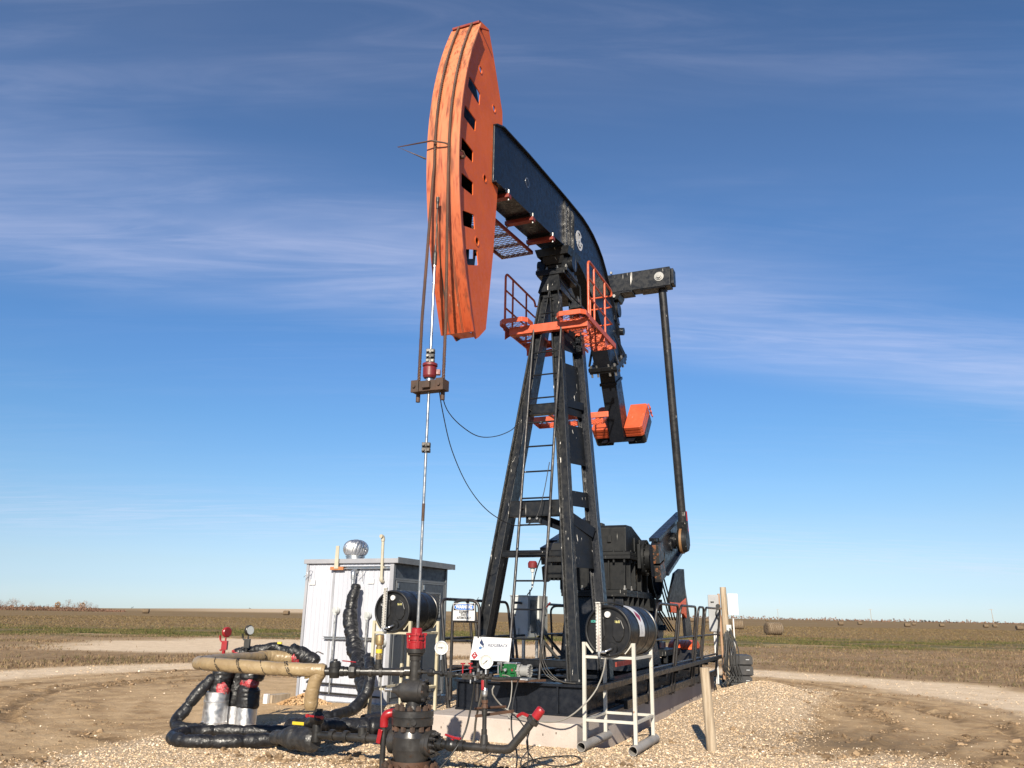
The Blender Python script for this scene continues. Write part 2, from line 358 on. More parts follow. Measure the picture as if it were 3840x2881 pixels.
        outer2 = p2[:len(poly)]
        tri = []
        for f in rf:
            q = sum((rv[i] for i in f), V((0, 0))) / len(f)
            if inside(q, outer2) and not any(inside(q, h) for h in hole2): tri.append(tuple(f))
        v3 = [o + ex * q.x + ey * q.y for q in rv]
        s.add(v3, [t[::-1] for t in tri], mat); s.add([p + off for p in v3], tri, mat)
        for lp in loops:
            n = len(lp); s.add(lp + [p + off for p in lp], [(i, (i + 1) % n, n + (i + 1) % n, n + i) for i in range(n)], mat)
        return s
    def build(s, name, mat, parent=None, bevel=0.0, label=None):
        org = worldloc(parent) if parent else V((0, 0, 0))
        if parent is None and s.v:
            c = sum(s.v, V((0, 0, 0))) / len(s.v); zmin = min(v.z for v in s.v); org = V((c.x, c.y, zmin))
        me = bpy.data.meshes.new(name)
        me.from_pydata([tuple(v - org) for v in s.v], [], s.f)
        mats = [m for m in s.mats]
        if mats and s.mats:
            for m in mats: me.materials.append(m)
            if mat is not None and mat not in mats: pass
        else: me.materials.append(mat)
        me.polygons.foreach_set('material_index', s.m); me.polygons.foreach_set('use_smooth', s.sm)
        bm = bmesh.new(); bm.from_mesh(me); bmesh.ops.recalc_face_normals(bm, faces=bm.faces); bm.to_mesh(me); bm.free()
        me.update()
        o = bpy.data.objects.new(name, me); col.objects.link(o)
        if parent: o.parent = parent
        else: o.location = org
        if bevel:
            bv = o.modifiers.new('bevel', 'BEVEL'); bv.width = bevel; bv.segments = 2; bv.limit_method = 'ANGLE'; bv.angle_limit = math.radians(40)
        if label: o['label'] = label
        return o
def split_build(mb, name, mat, parent=None, bevel=0.0):
    """one object per separate piece: pieces whose bounds touch stay together"""
    par = list(range(len(mb.v)))
    def find(i):
        while par[i] != i: par[i] = par[par[i]]; i = par[i]
        return i
    key = {}
    for i, v in enumerate(mb.v):
        k = (round(v.x, 4), round(v.y, 4), round(v.z, 4))
        if k in key: par[find(i)] = find(key[k])
        else: key[k] = i
    for f in mb.f:
        for j in f[1:]: par[find(j)] = find(f[0])
    isl = {}
    for i in range(len(mb.v)): isl.setdefault(find(i), []).append(i)
    bb = [[ids, V([min(mb.v[i][a] for i in ids) for a in range(3)]), V([max(mb.v[i][a] for i in ids) for a in range(3)])] for ids in isl.values()]
    done = False; e = 1e-3
    while not done:
        done = True; out = []
        while bb:
            cur = bb.pop()
            for o in out:
                if all(cur[1][a] - e <= o[2][a] and o[1][a] - e <= cur[2][a] for a in range(3)):
                    o[0] += cur[0]; o[1] = V([min(cur[1][a], o[1][a]) for a in range(3)]); o[2] = V([max(cur[2][a], o[2][a]) for a in range(3)]); done = False; break
            else: out.append(cur)
        bb = out
    objs = []
    for ids, _, _ in bb:
        mp = {i: k for k, i in enumerate(sorted(ids))}; m2 = MB(); m2.mats = list(mb.mats); m2.v = [mb.v[i] for i in sorted(ids)]
        for f, mi, sm in zip(mb.f, mb.m, mb.sm):
            if f[0] in mp: m2.f.append([mp[i] for i in f]); m2.m.append(mi); m2.sm.append(sm)
        objs.append(m2.build(name, mat, parent, bevel))
    return objs
def copy_tree(o, parent=None, delta=None):
    c = o.copy(); col.objects.link(c)
    if parent: c.parent = parent
    if delta is not None: c.location = V(o.location) + V(delta)
    for ch in list(o.children): copy_tree(ch, c)
    return c
def smooth_path(pts, step=0.03):
    pts = [V(p) for p in pts]; out = []
    ext = [pts[0] * 2 - pts[1]] + pts + [pts[-1] * 2 - pts[-2]]
    for i in range(1, len(ext) - 2):
        a, b, c, d = ext[i - 1], ext[i], ext[i + 1], ext[i + 2]
        n = max(2, int((c - b).length / step))
        for k in range(n):
            t = k / n
            out.append(0.5 * ((2 * b) + (c - a) * t + (2 * a - 5 * b + 4 * c - d) * t * t + (3 * b - a - 3 * c + d) * t ** 3))
    out.append(pts[-1]); return out
from mathutils import noise as mnoise
def wrapped(pts, r, step=0.014, n=26, amp=0.16, seed=0, mat=None, spiral=0.0, rfun=None, pinch=0.0):
    """a hose or pipe wrapped in loose plastic: rings of uneven radius with folds"""
    path = smooth_path(pts, step); N = len(path); vs = []; px = None; L = 0.0
    for i, p in enumerate(path):
        if i: L += (p - path[i - 1]).length
        d = (path[min(i + 1, N - 1)] - path[max(i - 1, 0)]).normalized()
        if px is None: px = frame(d)[0]
        px = (px - d * px.dot(d)).normalized(); y = d.cross(px)
        rr = r if rfun is None else r * rfun(i / (N - 1))
        if pinch: ph_ = (L + seed * .037) % .36; rr *= 1 - pinch * math.exp(-((ph_ - .18) / .022) ** 2) + pinch * .35 * math.exp(-((ph_ - .30) / .06) ** 2)
        end = min(1.0, min(i, N - 1 - i) / 3.0)
        for k in range(n):
            a = 2 * math.pi * k / n; e = px * math.cos(a) + y * math.sin(a)
            q = p + e * rr
            w = mnoise.noise(q * 6 + V((seed, 0, 0))) * 1.1 + 0.28 * mnoise.noise(q * 15 + V((0, seed, 0)))
            cr_ = abs(mnoise.noise(V((L * 26 + a * 0.5 + seed, math.cos(a) * 1.1, math.sin(a) * 1.1))))
            if spiral: w += spiral * (((L / (r * 4.6) + k / n) % 1.0) - 0.5)
            vs.append(p + e * rr * (1 + amp * (0.55 * w - 0.75 * max(0, 0.16 - cr_) / 0.16 * 0.5)) * (0.8 + 0.2 * end))
    fs = [(i * n + k, i * n + (k + 1) % n, (i + 1) * n + (k + 1) % n, (i + 1) * n + k) for i in range(N - 1) for k in range(n)]
    mb = MB(); mb.add(vs, fs, mat, True); mb.add(vs[:n], [tuple(range(n))[::-1]], mat); mb.add(vs[-n:], [tuple(range(n))], mat)
    return mb
def text_mesh(txt, size, mat, origin, ex, ey, sx=1.0, depth=0.0015, bold=0.0, align='CENTER', name='lettering', parent=None):
    """lettering laid on a surface: ex along the line, ey up"""
    cu_ = bpy.data.curves.new('t', 'FONT'); cu_.body = txt; cu_.size = size; cu_.extrude = depth; cu_.offset = bold
    cu_.align_x = align; cu_.align_y = 'CENTER'
    to = bpy.data.objects.new('t', cu_); col.objects.link(to)
    dg = bpy.context.evaluated_depsgraph_get(); me = bpy.data.meshes.new_from_object(to.evaluated_get(dg))
    bpy.data.objects.remove(to); bpy.data.curves.remove(cu_)
    ex, ey = V(ex).normalized(), V(ey).normalized(); ez = ex.cross(ey); org = worldloc(parent) if parent else V((0, 0, 0))
    for v in me.vertices:
        q = V(origin) + ex * v.co.x * sx + ey * v.co.y + ez * v.co.z; v.co = q - org
    me.materials.clear(); me.materials.append(mat); me.name = name
    o = bpy.data.objects.new(name, me); col.objects.link(o)
    if parent: o.parent = parent
    return o

# ------------------------------------------------------------------ ground
def vhash(ix, iy, seed):
    h = (ix * 374761393 + iy * 668265263 + seed * 974634777) & 0xFFFFFFFF
    h = ((h ^ (h >> 13)) * 1274126177) & 0xFFFFFFFF
    return ((h ^ (h >> 16)) & 0xFFFF) / 65535.0
def vnoise(x, y, seed=0):
    ix = np.floor(x).astype(np.int64); iy = np.floor(y).astype(np.int64); fx = x - ix; fy = y - iy
    fx = fx * fx * (3 - 2 * fx); fy = fy * fy * (3 - 2 * fy)
    a, b = vhash(ix, iy, seed), vhash(ix + 1, iy, seed); c, d = vhash(ix, iy + 1, seed), vhash(ix + 1, iy + 1, seed)
    return (a * (1 - fx) + b * fx) * (1 - fy) + (c * (1 - fx) + d * fx) * fy
def fbm(x, y, f, oct_=4, seed=0, gain=0.5):
    s = 0; a = 1.0; t = 0
    for o in range(oct_):
        s = s + a * vnoise(x * f, y * f, seed + o * 17); t += a; a *= gain; f *= 2.03
    return s / t
def sstep(x, lo, hi):
    t = np.clip((x - lo) / (hi - lo), 0, 1); return t * t * (3 - 2 * t)
CEN = (-0.7, 17.0)
def terrain(x, y):
    dx, dy = x - WELL.x, y - WELL.y
    s = dx * AX.x + dy * AX.y; t = dx * RT.x + dy * RT.y
    r = np.hypot(x - CEN[0], y - CEN[1]); near = 1 - sstep(r, 30, 60)
    wob = (fbm(x, y, 0.22, 3, 5) - 0.5) * 2.2
    rr = r + wob
    # zone masks
    dist = np.abs(t - np.where(t > 0, 0, 0)); dist = np.where(s < 0, np.hypot(np.maximum(-s - 1.0, 0) * 0.9, t), np.where(s > 12.5, np.hypot((s - 12.5) * 1.3, t), np.abs(t)))
    lim = np.where(t > 0, 3.45, 3.75) + wob * 0.5
    gravel = 1 - sstep(dist, lim - 0.55, lim + 0.7)
    gravel = np.maximum(gravel, (1 - sstep(y, 10.2, 11.6)) * (1 - sstep(np.abs(x - 0.4), 3.6, 6.0)) * 0.9)
    ring = sstep(rr, 5.2, 6.4) * (1 - sstep(rr, 10.4, 11.4))
    pale = sstep(rr, 10.2, 11.2) * (1 - sstep(rr, 12.6, 14.0))
    pale = pale * np.where(x < -5, 1.0, np.where(x > 4, 1.0, 1.0))
    lot = sstep(y + wob, 31, 33.5) * (1 - sstep(y + wob * 1.5 + x * 0.1, 46, 50)) * sstep(x + wob * 3, -22, -17) * (1 - sstep(x + wob * 2, 7, 12))
    lot = np.maximum(lot, pale)
    inner = (1 - sstep(rr, 10.8, 12.0))
    weeds = sstep(rr, 12.6, 14.5) * (1 - sstep(y + wob * 2 + 0.12 * np.abs(x), 52, 58)) * (1 - lot)
    gy = y + wob * 3 + 0.10 * np.abs(x)
    green = sstep(gy, 50, 55) * (1 - sstep(gy, 66, 84))
    field = sstep(gy, 53, 60)
    stain = np.exp(-(((x - 4.6) / 1.3) ** 2 + ((y - 11.8) / 1.1) ** 2)) * 0.9 + np.exp(-(((x - 6.4) / .9) ** 2 + ((y - 20.3) / .8) ** 2)) * 0.9
    oil = np.exp(-(((s + 0.15) / 0.5) ** 2 + ((t + 0.1) / 0.75) ** 2))
    ang = np.arctan2(y - CEN[1], x - CEN[0])
    ring = ring * (0.25 + 0.75 * sstep(fbm(r * 2.6 + wob, ang * 3.0, 1.0, 4, 47), 0.40, 0.60))
    fp = sstep(y, 520, 700) * np.exp(-(((x / np.maximum(y, 1)) + .27) / .17) ** 2); field = field * (1 - .75 * fp); lot = np.maximum(lot, fp)
    # heights
    h = (fbm(x, y, 0.35, 2, 1) - 0.5) * 0.05 * near
    rut = np.zeros_like(x)
    h = h + (fbm(x, y, 6.0, 3, 9) - 0.5) * 0.022 * near + (fbm(x, y, 3.0, 3, 29) - 0.5) * 0.010 * near
    lump = fbm(x, y, 5.0, 4, 21)
    for rk, wd, dp in ((6.4, .11, .05), (7.0, .13, .08), (7.65, .12, .07), (8.1, .12, .08), (8.75, .14, .09), (9.4, .12, .07), (10.1, .13, .05)):
        d = r + wob * 0.35 - rk
        pres = sstep(fbm(x, y, 0.45, 2, int(rk * 10)), 0.34, 0.52)
        rut = np.maximum(rut, np.exp(-(d / (wd * 2.0)) ** 2) * pres * np.minimum(ring * 1.5, 1))
        side = np.exp(-((np.abs(d) - wd * 1.5) / (wd * 0.55)) ** 2)
        h = h - dp * 0.35 * np.exp(-(d / wd) ** 2) * pres * ring + side * pres * ring * dp * 0.7 * np.clip(lump - .42, 0, 1) * 2.8
    clod = sstep(fbm(x, y, 5.5, 3, 77), 0.60, 0.78) * ring * sstep(fbm(x, y, 0.8, 2, 31), 0.45, 0.6)
    h = h + clod * 0.022
    # gravel heaped along the right side of the slab, flat under the machinery
    h = h + 0.30 * np.exp(-((t - 2.7) / 0.85) ** 2) * sstep(s, 4.0, 8.0) * (1 - sstep(s, 10.2, 12.3))
    h = h + 0.10 * np.exp(-((t - 2.0) / 0.8) ** 2) * sstep(s, 2.5, 5.5) * (1 - sstep(s, 10.5, 12.3))
    h = h - 0.22 * sstep(t, 1.6, 1.0) * sstep(t, -1.6, -1.0) * sstep(s, 2.4, 2.9) * (1 - sstep(s, 12.6, 13.2))
    h = h
    flat = np.exp(-((x + 0.6) / 3.2) ** 2) * np.exp(-((y - 9.6) / 2.2) ** 2); h = h * (1 - 0.75 * flat)
    far = sstep(r, 220, 1200); h = h + far * (fbm(x, y, 0.0022, 3, 3) - 0.5) * 5.0
    h = h + 6.0 * sstep(y, 500, 1200) * np.exp(-((x + 190) / 330.0) ** 2)
    return h, dict(gravel=gravel, ring=ring, lot=lot, weeds=weeds, green=green, field=field, stain=np.clip(stain, 0, 1), inner=rut, oil=oil)
def tz(x, y): return float(terrain(np.array([float(x)]), np.array([float(y)]))[0][0])
def grow(start, first, ratio, stop):
    out = []; p = start; st = first
    while abs(p) < stop: p += st; out.append(p); st *= ratio
    return out
core_x = np.arange(-13.5, 13.5, 0.075); gx = grow(13.5, 0.085, 1.075, 5200)
xs = np.array([-v for v in gx][::-1] + list(core_x) + gx)
core_y = np.arange(6.5, 27, 0.075); gy_ = grow(27, 0.085, 1.06, 5200); gb = grow(0.0, 0.2, 1.45, 160)
ys = np.array([6.5 - v for v in gb][::-1] + list(core_y) + gy_)
ys = np.unique(ys)
X, Y = np.meshgrid(xs, ys); Hh, MK = terrain(X.ravel(), Y.ravel())
nx, ny = len(xs), len(ys)
me = bpy.data.meshes.new('ground')
co = np.stack([X.ravel(), Y.ravel(), Hh], 1).astype(np.float32)
idx = (np.arange(ny - 1)[:, None] * nx + np.arange(nx - 1)[None, :]).ravel()
quads = np.stack([idx, idx + 1, idx + nx + 1, idx + nx], 1).astype(np.int32)
def fast_mesh(me, co, faces, smooth=True):
    k = faces.shape[1]
    me.vertices.add(len(co)); me.vertices.foreach_set('co', co.astype(np.float32).ravel())
    me.loops.add(faces.size); me.loops.foreach_set('vertex_index', faces.astype(np.int32).ravel())
    me.polygons.add(len(faces)); me.polygons.foreach_set('loop_start', np.arange(0, faces.size, k, dtype=np.int32))
    me.polygons.foreach_set('loop_total', np.full(len(faces), k, dtype=np.int32))
    me.polygons.foreach_set('use_smooth', np.full(len(faces), smooth)); me.update(); me.validate()
fast_mesh(me, co, quads)
def attr(me, name, a, b, c):
    at = me.color_attributes.new(name, 'FLOAT_COLOR', 'POINT'); n = len(a)
    at.data.foreach_set('color', np.stack([a, b, c, np.ones(n)], 1).astype(np.float32).ravel())
attr(me, 'zone_near', MK['gravel'], MK['ring'], MK['lot'])
attr(me, 'zone_far', MK['weeds'], MK['green'], MK['field'])
attr(me, 'zone_mark', MK['stain'], MK['inner'], MK['oil'])
def ground_mat():
    m, nt, b = new_mat('ground_soil'); k = NT(nt); o = k.obj()
    def at(nm):
        a = k.n('ShaderNodeAttribute'); a.attribute_name = nm
        s = k.n('ShaderNodeSeparateColor'); k.l(a.outputs['Color'], s.inputs[0]); return s.outputs
    n_, f_, m_ = at('zone_near'), at('zone_far'), at('zone_mark')
    big = k.noise(o, 0.35, 6, 0.6); mid = k.noise(o, 2.2, 8, 0.66); fine = k.noise(o, 14, 6, 0.7); grit = k.noise(o, 60, 4, 0.75)
    dirt = k.mix(k.ramp(mid, 0.32, 0.68), (0.40, 0.27, 0.145), (0.55, 0.39, 0.23)); dirt = k.mix(k.ramp(big, 0.4, 0.65, 0, 0.45), dirt, (0.45, 0.315, 0.178))
    mud = k.mix(k.ramp(mid, 0.36, 0.64), (0.25, 0.16, 0.085), (0.43, 0.295, 0.16)); mud = k.mix(k.ramp(fine, 0.58, 0.75, 0, 0.5), mud, (0.115, 0.078, 0.048))
    vor = k.n('ShaderNodeTexVoronoi'); vor.inputs['Scale'].default_value = 30; k.l(o, vor.inputs['Vector'])
    vr = k.n('ShaderNodeSeparateColor'); k.l(vor.outputs['Color'], vr.inputs[0])
    grav = k.mix(vr.outputs[0], (0.50, 0.365, 0.23), (0.74, 0.585, 0.415)); grav = k.mix(k.ramp(grit, 0.5, 0.75, 0, 0.6), grav, (0.24, 0.17, 0.11))
    grav = k.mix(k.ramp(vor.outputs['Distance'], 0.3, 0.62, 0, 0.6), grav, (0.20, 0.145, 0.095))
    pale = k.mix(k.ramp(mid, 0.3, 0.7), (0.56, 0.42, 0.28), (0.70, 0.555, 0.395)); pale = k.mix(k.ramp(fine, 0.55, 0.8, 0, 0.5), pale, (0.33, 0.25, 0.17))
    weed = k.mix(k.ramp(mid, 0.35, 0.65), (0.20, 0.128, 0.068), (0.31, 0.21, 0.115))
    far1 = k.noise(o, 0.05, 6, 0.6, 0.4, (1, 2.5, 1)); far2 = k.noise(o, 0.9, 8, 0.7, 0.3, (0.6, 2.0, 1)); far3 = k.noise(o, 7, 6, 0.75)
    fld = k.mix(k.ramp(far1, 0.38, 0.64), (0.185, 0.117, 0.056), (0.205, 0.145, 0.068)); fld = k.mix(k.ramp(far2, 0.42, 0.72, 0, 0.6), fld, (0.225, 0.155, 0.078))
    fld = k.mix(k.ramp(far3, 0.52, 0.8, 0, 0.55), fld, (0.07, 0.050, 0.024))
    strips = k.noise(o, 0.010, 4, 0.55, 0.3, (0.35, 2.2, 1)); fld = k.mix(k.ramp(strips, 0.60, 0.66, 0, 0.65), fld, (0.24, 0.175, 0.095))
    grn = k.mix(k.ramp(far2, 0.35, 0.65), (0.075, 0.080, 0.025), (0.14, 0.115, 0.046))
    c = k.mix(k.math('MULTIPLY', n_[1], 0.75), dirt, mud); wet = k.math('MULTIPLY', m_[1], k.ramp(k.noise(o, 3.5, 6, 0.7, 0.5), 0.34, 0.56))
    c = k.mix(k.math('MULTIPLY', wet, .85), c, (0.150, 0.094, 0.048)); c = k.mix(n_[2], c, pale)
    edge = k.math('ADD', n_[0], k.math('MULTIPLY', k.math('SUBTRACT', mid, 0.5), 0.9)); gm = k.math('MULTIPLY', k.ramp(edge, 0.3, 0.75), k.ramp(n_[0], 0.0, 0.2))
    c = k.mix(gm, c, grav)
    c = k.mix(k.math('MULTIPLY', m_[0], k.ramp(mid, 0.3, 0.6, 0.3, 0.9)), c, (0.135, 0.095, 0.058))
    c = k.mix(k.math('MULTIPLY', m_[2], k.ramp(mid, 0.35, 0.6, 0.1, 0.7)), c, (0.17, 0.105, 0.055))
    c = k.mix(f_[0], c, weed); c = k.mix(f_[2], c, fld)
    c = k.mix(k.math('MULTIPLY', f_[1], k.ramp(k.noise(o, 0.25, 5, 0.6), 0.40, 0.56)), c, grn)
    k.l(c, b.inputs['Base Color']); b.inputs['Roughness'].default_value = 0.95; b.inputs['Specular IOR Level'].default_value = 0.15
    hh = k.math('ADD', k.math('ADD', k.math('MULTIPLY', fine, 0.7), k.math('MULTIPLY', grit, 0.35)), k.math('MULTIPLY', k.noise(o, 5, 5, 0.65), 0.9)); k.bump(b, hh, 0.6, 0.07); return m
me.materials.append(ground_mat())
go = bpy.data.objects.new('ground', me); col.objects.link(go); go['kind'] = 'structure'

# loose stones: far too many to count
def soup(name, label, cat, co, faces, cols, mat, smooth=False):
    me = bpy.data.meshes.new(name); fast_mesh(me, co, faces, smooth)
    at = me.color_attributes.new('tint', 'FLOAT_COLOR', 'POINT'); at.data.foreach_set('color', np.concatenate([cols, np.ones((len(cols), 1))], 1).astype(np.float32).ravel())
    me.materials.append(mat); o = bpy.data.objects.new(name, me); col.objects.link(o); o['kind'] = 'stuff'; tag(o, label, cat); return o
def tint_mat(name, rough=0.85, trans=0.0):
    m, nt, b = new_mat(name); k = NT(nt); a = k.n('ShaderNodeAttribute'); a.attribute_name = 'tint'
    n = k.noise(k.obj(), 45, 4, 0.6); c = k.mix(k.ramp(n, 0.35, 0.75, 0, 0.3), a.outputs['Color'], (0.25, 0.19, 0.13))
    if trans: c = a.outputs['Color']
    k.l(c, b.inputs['Base Color']); b.inputs['Roughness'].default_value = rough; b.inputs['Specular IOR Level'].default_value = 0.2; return m
ph = (1 + 5 ** .5) / 2
ico_v = np.array([(-1, ph, 0), (1, ph, 0), (-1, -ph, 0), (1, -ph, 0), (0, -1, ph), (0, 1, ph), (0, -1, -ph), (0, 1, -ph), (ph, 0, -1), (ph, 0, 1), (-ph, 0, -1), (-ph, 0, 1)]) / 1.9
ico_f = np.array([(0, 11, 5), (0, 5, 1), (0, 1, 7), (0, 7, 10), (0, 10, 11), (1, 5, 9), (5, 11, 4), (11, 10, 2), (10, 7, 6), (7, 1, 8), (3, 9, 4), (3, 4, 2), (3, 2, 6), (3, 6, 8), (3, 8, 9), (4, 9, 5), (2, 4, 11), (6, 2, 10), (8, 6, 7), (9, 8, 1)])
def rocks(n, xr, yr, prob, sz, pal, name, label):
    x = rng.uniform(*xr, n * 4); y = yr[0] + (yr[1] - yr[0]) * rng.uniform(0, 1, n * 4) ** 1.5; h, mk = terrain(x, y)
    keep = np.where(rng.uniform(0, 1, len(x)) < prob(mk, x, y))[0][:n]; x, y, h = x[keep], y[keep], h[keep]; n = len(x)
    d = np.hypot(x, y); size = sz[0] * np.exp(rng.normal(0, sz[1], n)); size = np.clip(size, sz[0] * 0.35, sz[2])
    q = rng.normal(size=(n, 4)); q /= np.linalg.norm(q, axis=1)[:, None]; w, a, b, c = q.T
    R = np.stack([1 - 2 * (b * b + c * c), 2 * (a * b - w * c), 2 * (a * c + w * b), 2 * (a * b + w * c), 1 - 2 * (a * a + c * c), 2 * (b * c - w * a), 2 * (a * c - w * b), 2 * (b * c + w * a), 1 - 2 * (a * a + b * b)], 1).reshape(n, 3, 3)
    vv = ico_v[None] * rng.uniform(0.72, 1.2, (n, 12, 1)) * rng.uniform([0.7, 0.6, 0.45], [1.25, 1.05, 0.8], (n, 1, 3))
    vv = np.einsum('nij,nkj->nki', R, vv); vv[:, :, 2] *= 0.75; vv = vv * size[:, None, None]
    vv[:, :, 0] += x[:, None]; vv[:, :, 1] += y[:, None]; vv[:, :, 2] += (h + size * 0.18)[:, None]
    fc = (ico_f[None] + (np.arange(n) * 12)[:, None, None]).reshape(-1, 3)
    pal = np.array(pal); cc = pal[rng.integers(0, len(pal), n)] * rng.uniform(0.75, 1.15, (n, 1)); cc = np.repeat(cc, 12, 0)
    soup(name, label, 'gravel', vv.reshape(-1, 3), fc, np.clip(cc, 0, 1), STONE, False)
STONE = tint_mat('loose_stone')
PAL = [(.72, .55, .37), (.64, .47, .295), (.74, .605, .445), (.55, .395, .24), (.69, .49, .30), (.46, .33, .21), (.63, .495, .355), (.74, .64, .51), (.59, .43, .28)]
# keep stones out of the concrete slab
def on_slab(x, y):
    dx, dy = x - WELL.x, y - WELL.y; s = dx * AX.x + dy * AX.y; t = dx * RT.x + dy * RT.y
    return (s > 2.3) & (s < 13.1) & (np.abs(t) < 1.15)
rocks(80000, (-8, 8), (7.6, 22), lambda mk, x, y: np.where(on_slab(x, y), 0, mk['gravel'] ** 1.4 * np.where(y < 13, 1, .8)), (0.0074, 0.40, 0.026), PAL, 'gravel_stones', 'loose pale gravel stones heaped around the wellhead and beside the slab')
rocks(7000, (-14, 14), (7.6, 30), lambda mk, x, y: np.where(on_slab(x, y), 0, (1 - mk['gravel']) * (0.2 + 0.8 * mk['lot']) * (1 - mk['weeds'])), (0.009, 0.5, 0.04), PAL + [(.3, .22, .14), (.26, .18, .11)], 'scattered_pebbles', 'scattered pebbles and clods on the dirt track round the lease')
rocks(60000, (-13.5, 13.5), (8.5, 27), lambda mk, x, y: mk['inner'] * (fbm(x, y, 1.4, 2, 31) > .50) * (fbm(x, y, 4.0, 2, 91) > .48), (0.013, 0.60, 0.075), [(.17, .112, .062), (.23, .155, .09), (.30, .205, .12), (.13, .085, .048)], 'mud_clods', 'dried mud clods churned up along the wheel ruts')

def blades(n, xr, yr, prob, hgt, wid, pal, name, label, cat, clump=0.0, ypow=1.5, lean=0.5):
    x = rng.uniform(*xr, n * 5); y = yr[0] + (yr[1] - yr[0]) * rng.uniform(0, 1, n * 5) ** ypow; h, mk = terrain(x, y)
    keep = np.where(rng.uniform(0, 1, len(x)) < prob(mk, x, y))[0][:n]; x, y, h = x[keep], y[keep], h[keep]; n = len(x)
    sc = 0.5 + 1.0 * fbm(x, y, 0.9, 3, 41); H = hgt * sc * rng.uniform(0.4, 1.3, n) ; Wd = wid * rng.uniform(0.6, 1.4, n) * (1 + np.hypot(x, y) / 45)
    a = rng.uniform(0, 2 * np.pi, n); l = rng.normal(0, lean, n) * H; la = rng.uniform(0, 2 * np.pi, n)
    p0 = np.stack([x - np.cos(a) * Wd, y - np.sin(a) * Wd, h - 0.01], 1); p1 = np.stack([x + np.cos(a) * Wd, y + np.sin(a) * Wd, h - 0.01], 1)
    p2 = np.stack([x + np.cos(la) * l, y + np.sin(la) * l, h + H], 1)
    vv = np.stack([p0, p1, p2], 1).reshape(-1, 3); fc = np.arange(n * 3).reshape(-1, 3)
    pal = np.array(pal); ci = np.clip((fbm(x, y, .45, 3, 55) * 1.5 - .25 + rng.normal(0, .16, n)), 0, .999); cc = pal[(ci * len(pal)).astype(int)] * rng.uniform(0.7, 1.2, (n, 1))
    soup(name, label, cat, vv, fc, np.repeat(np.clip(cc, 0, 1), 3, 0), GRASSM, False)
GRASSM = tint_mat('dry_grass_blades', 0.9, 1)
DRY = [(.16, .105, .06), (.22, .15, .085), (.24, .17, .10), (.14, .09, .055), (.17, .13, .065), (.10, .085, .04), (.11, .07, .045)]
blades(52000, (-34, 34), (14, 52), lambda mk, x, y: mk['weeds'] * (0.04 + 0.96 * sstep(fbm(x, y, .22, 3, 61) * .6 + fbm(x, y, 1.1, 3, 63) * .4, .47, .58) * np.where(x > 4, .45, 1)), 0.085, 0.011, DRY, 'dry_weeds', 'low dry tan weeds around the edge of the gravel lease', 'weeds', ypow=1.3)
blades(60000, (-52, 60), (46, 88), lambda mk, x, y: mk['green'] * (fbm(x, y, .25, 3, 71) > .50), 0.10, 0.013, [(.06, .068, .018), (.09, .088, .03), (.14, .11, .046), (.08, .075, .026)], 'green_grass_strip', 'patchy green grass strip between the lease and the brown field', 'grass', ypow=1.0)
blades(90000, (-90, 110), (55, 190), lambda mk, x, y: mk['field'] * (1 - .8 * mk['green']), 0.09, 0.018, [(.13, .085, .041), (.16, .108, .053), (.14, .108, .048), (.20, .14, .074), (.105, .07, .034)], 'field_stubble', 'brown stubble covering the flat hay field', 'stubble', ypow=1.5)

# ------------------------------------------------------------------ concrete slab
mb = MB(); mb.pbox(2.28, 13.0, -1.12, 1.08, -0.3, 0.28)
slab = mb.build('concrete_pad', CONCRETE, None, 0.012); tag(slab, 'pale concrete slab under the black steel base of the pumpjack', 'concrete pad')
sm = MB()
for t in (-0.85, -0.55, -0.2, 0.15, 0.4, 0.62, 0.8):
    sm.pbox(2.276, 2.282, t - 0.006, t + 0.006, 0.13 + 0.02 * math.sin(t * 9), 0.155 + 0.02 * math.sin(t * 9), RUSTY)
split_build(sm, 'formwork_mark', RUSTY, slab)

# ------------------------------------------------------------------ pumping unit
PJ = thing('pumpjack', 'tall black pumpjack with an orange horse head nodding over the wellhead', 'pumpjack', P(4.2, 0, 0.28))
# base skid
b = MB()
for t in (-0.86, 0.86):
    b.ibeam(P(3.012, t, 0.475), P(12.4, t, 0.475), 0.2, 0.39, None, 0.03, 0.02)
for s in (5.2, 6.6, 8.0, 9.6, 11.2, 12.3):
    b.ibeam(P(s, -0.74, 0.475), P(s, 0.74, 0.475), 0.18, 0.34, None, 0.025, 0.02)
SKID = b.build('base_skid', BLACK2, PJ, 0.004)
b = MB(); b.pbox(2.99, 3.012, -0.98, 0.98, 0.283, 0.66); b.pbox(2.93, 3.2, -1.0, 1.0, 0.66, 0.695); b.pbox(2.955, 2.99, -0.99, 0.99, 0.285, 0.31)
for t in (-0.955, -0.55, 0.58, 0.955): b.pbox(2.94, 2.989, t - 0.012, t + 0.012, 0.311, 0.659)
b.build('front_plate', BLACK2, SKID, 0.003)
b = MB()
for t in (-0.8, -0.62, 0.66, 0.86): b.lathe(P(3.06, t, 0.695), UP, [(0, .022), (.025, .022), (.025, .012), (.06, .012), (.06, .0005)], 6, BOLT, False)
split_build(b, 'anchor_bolt', BOLT, SKID)
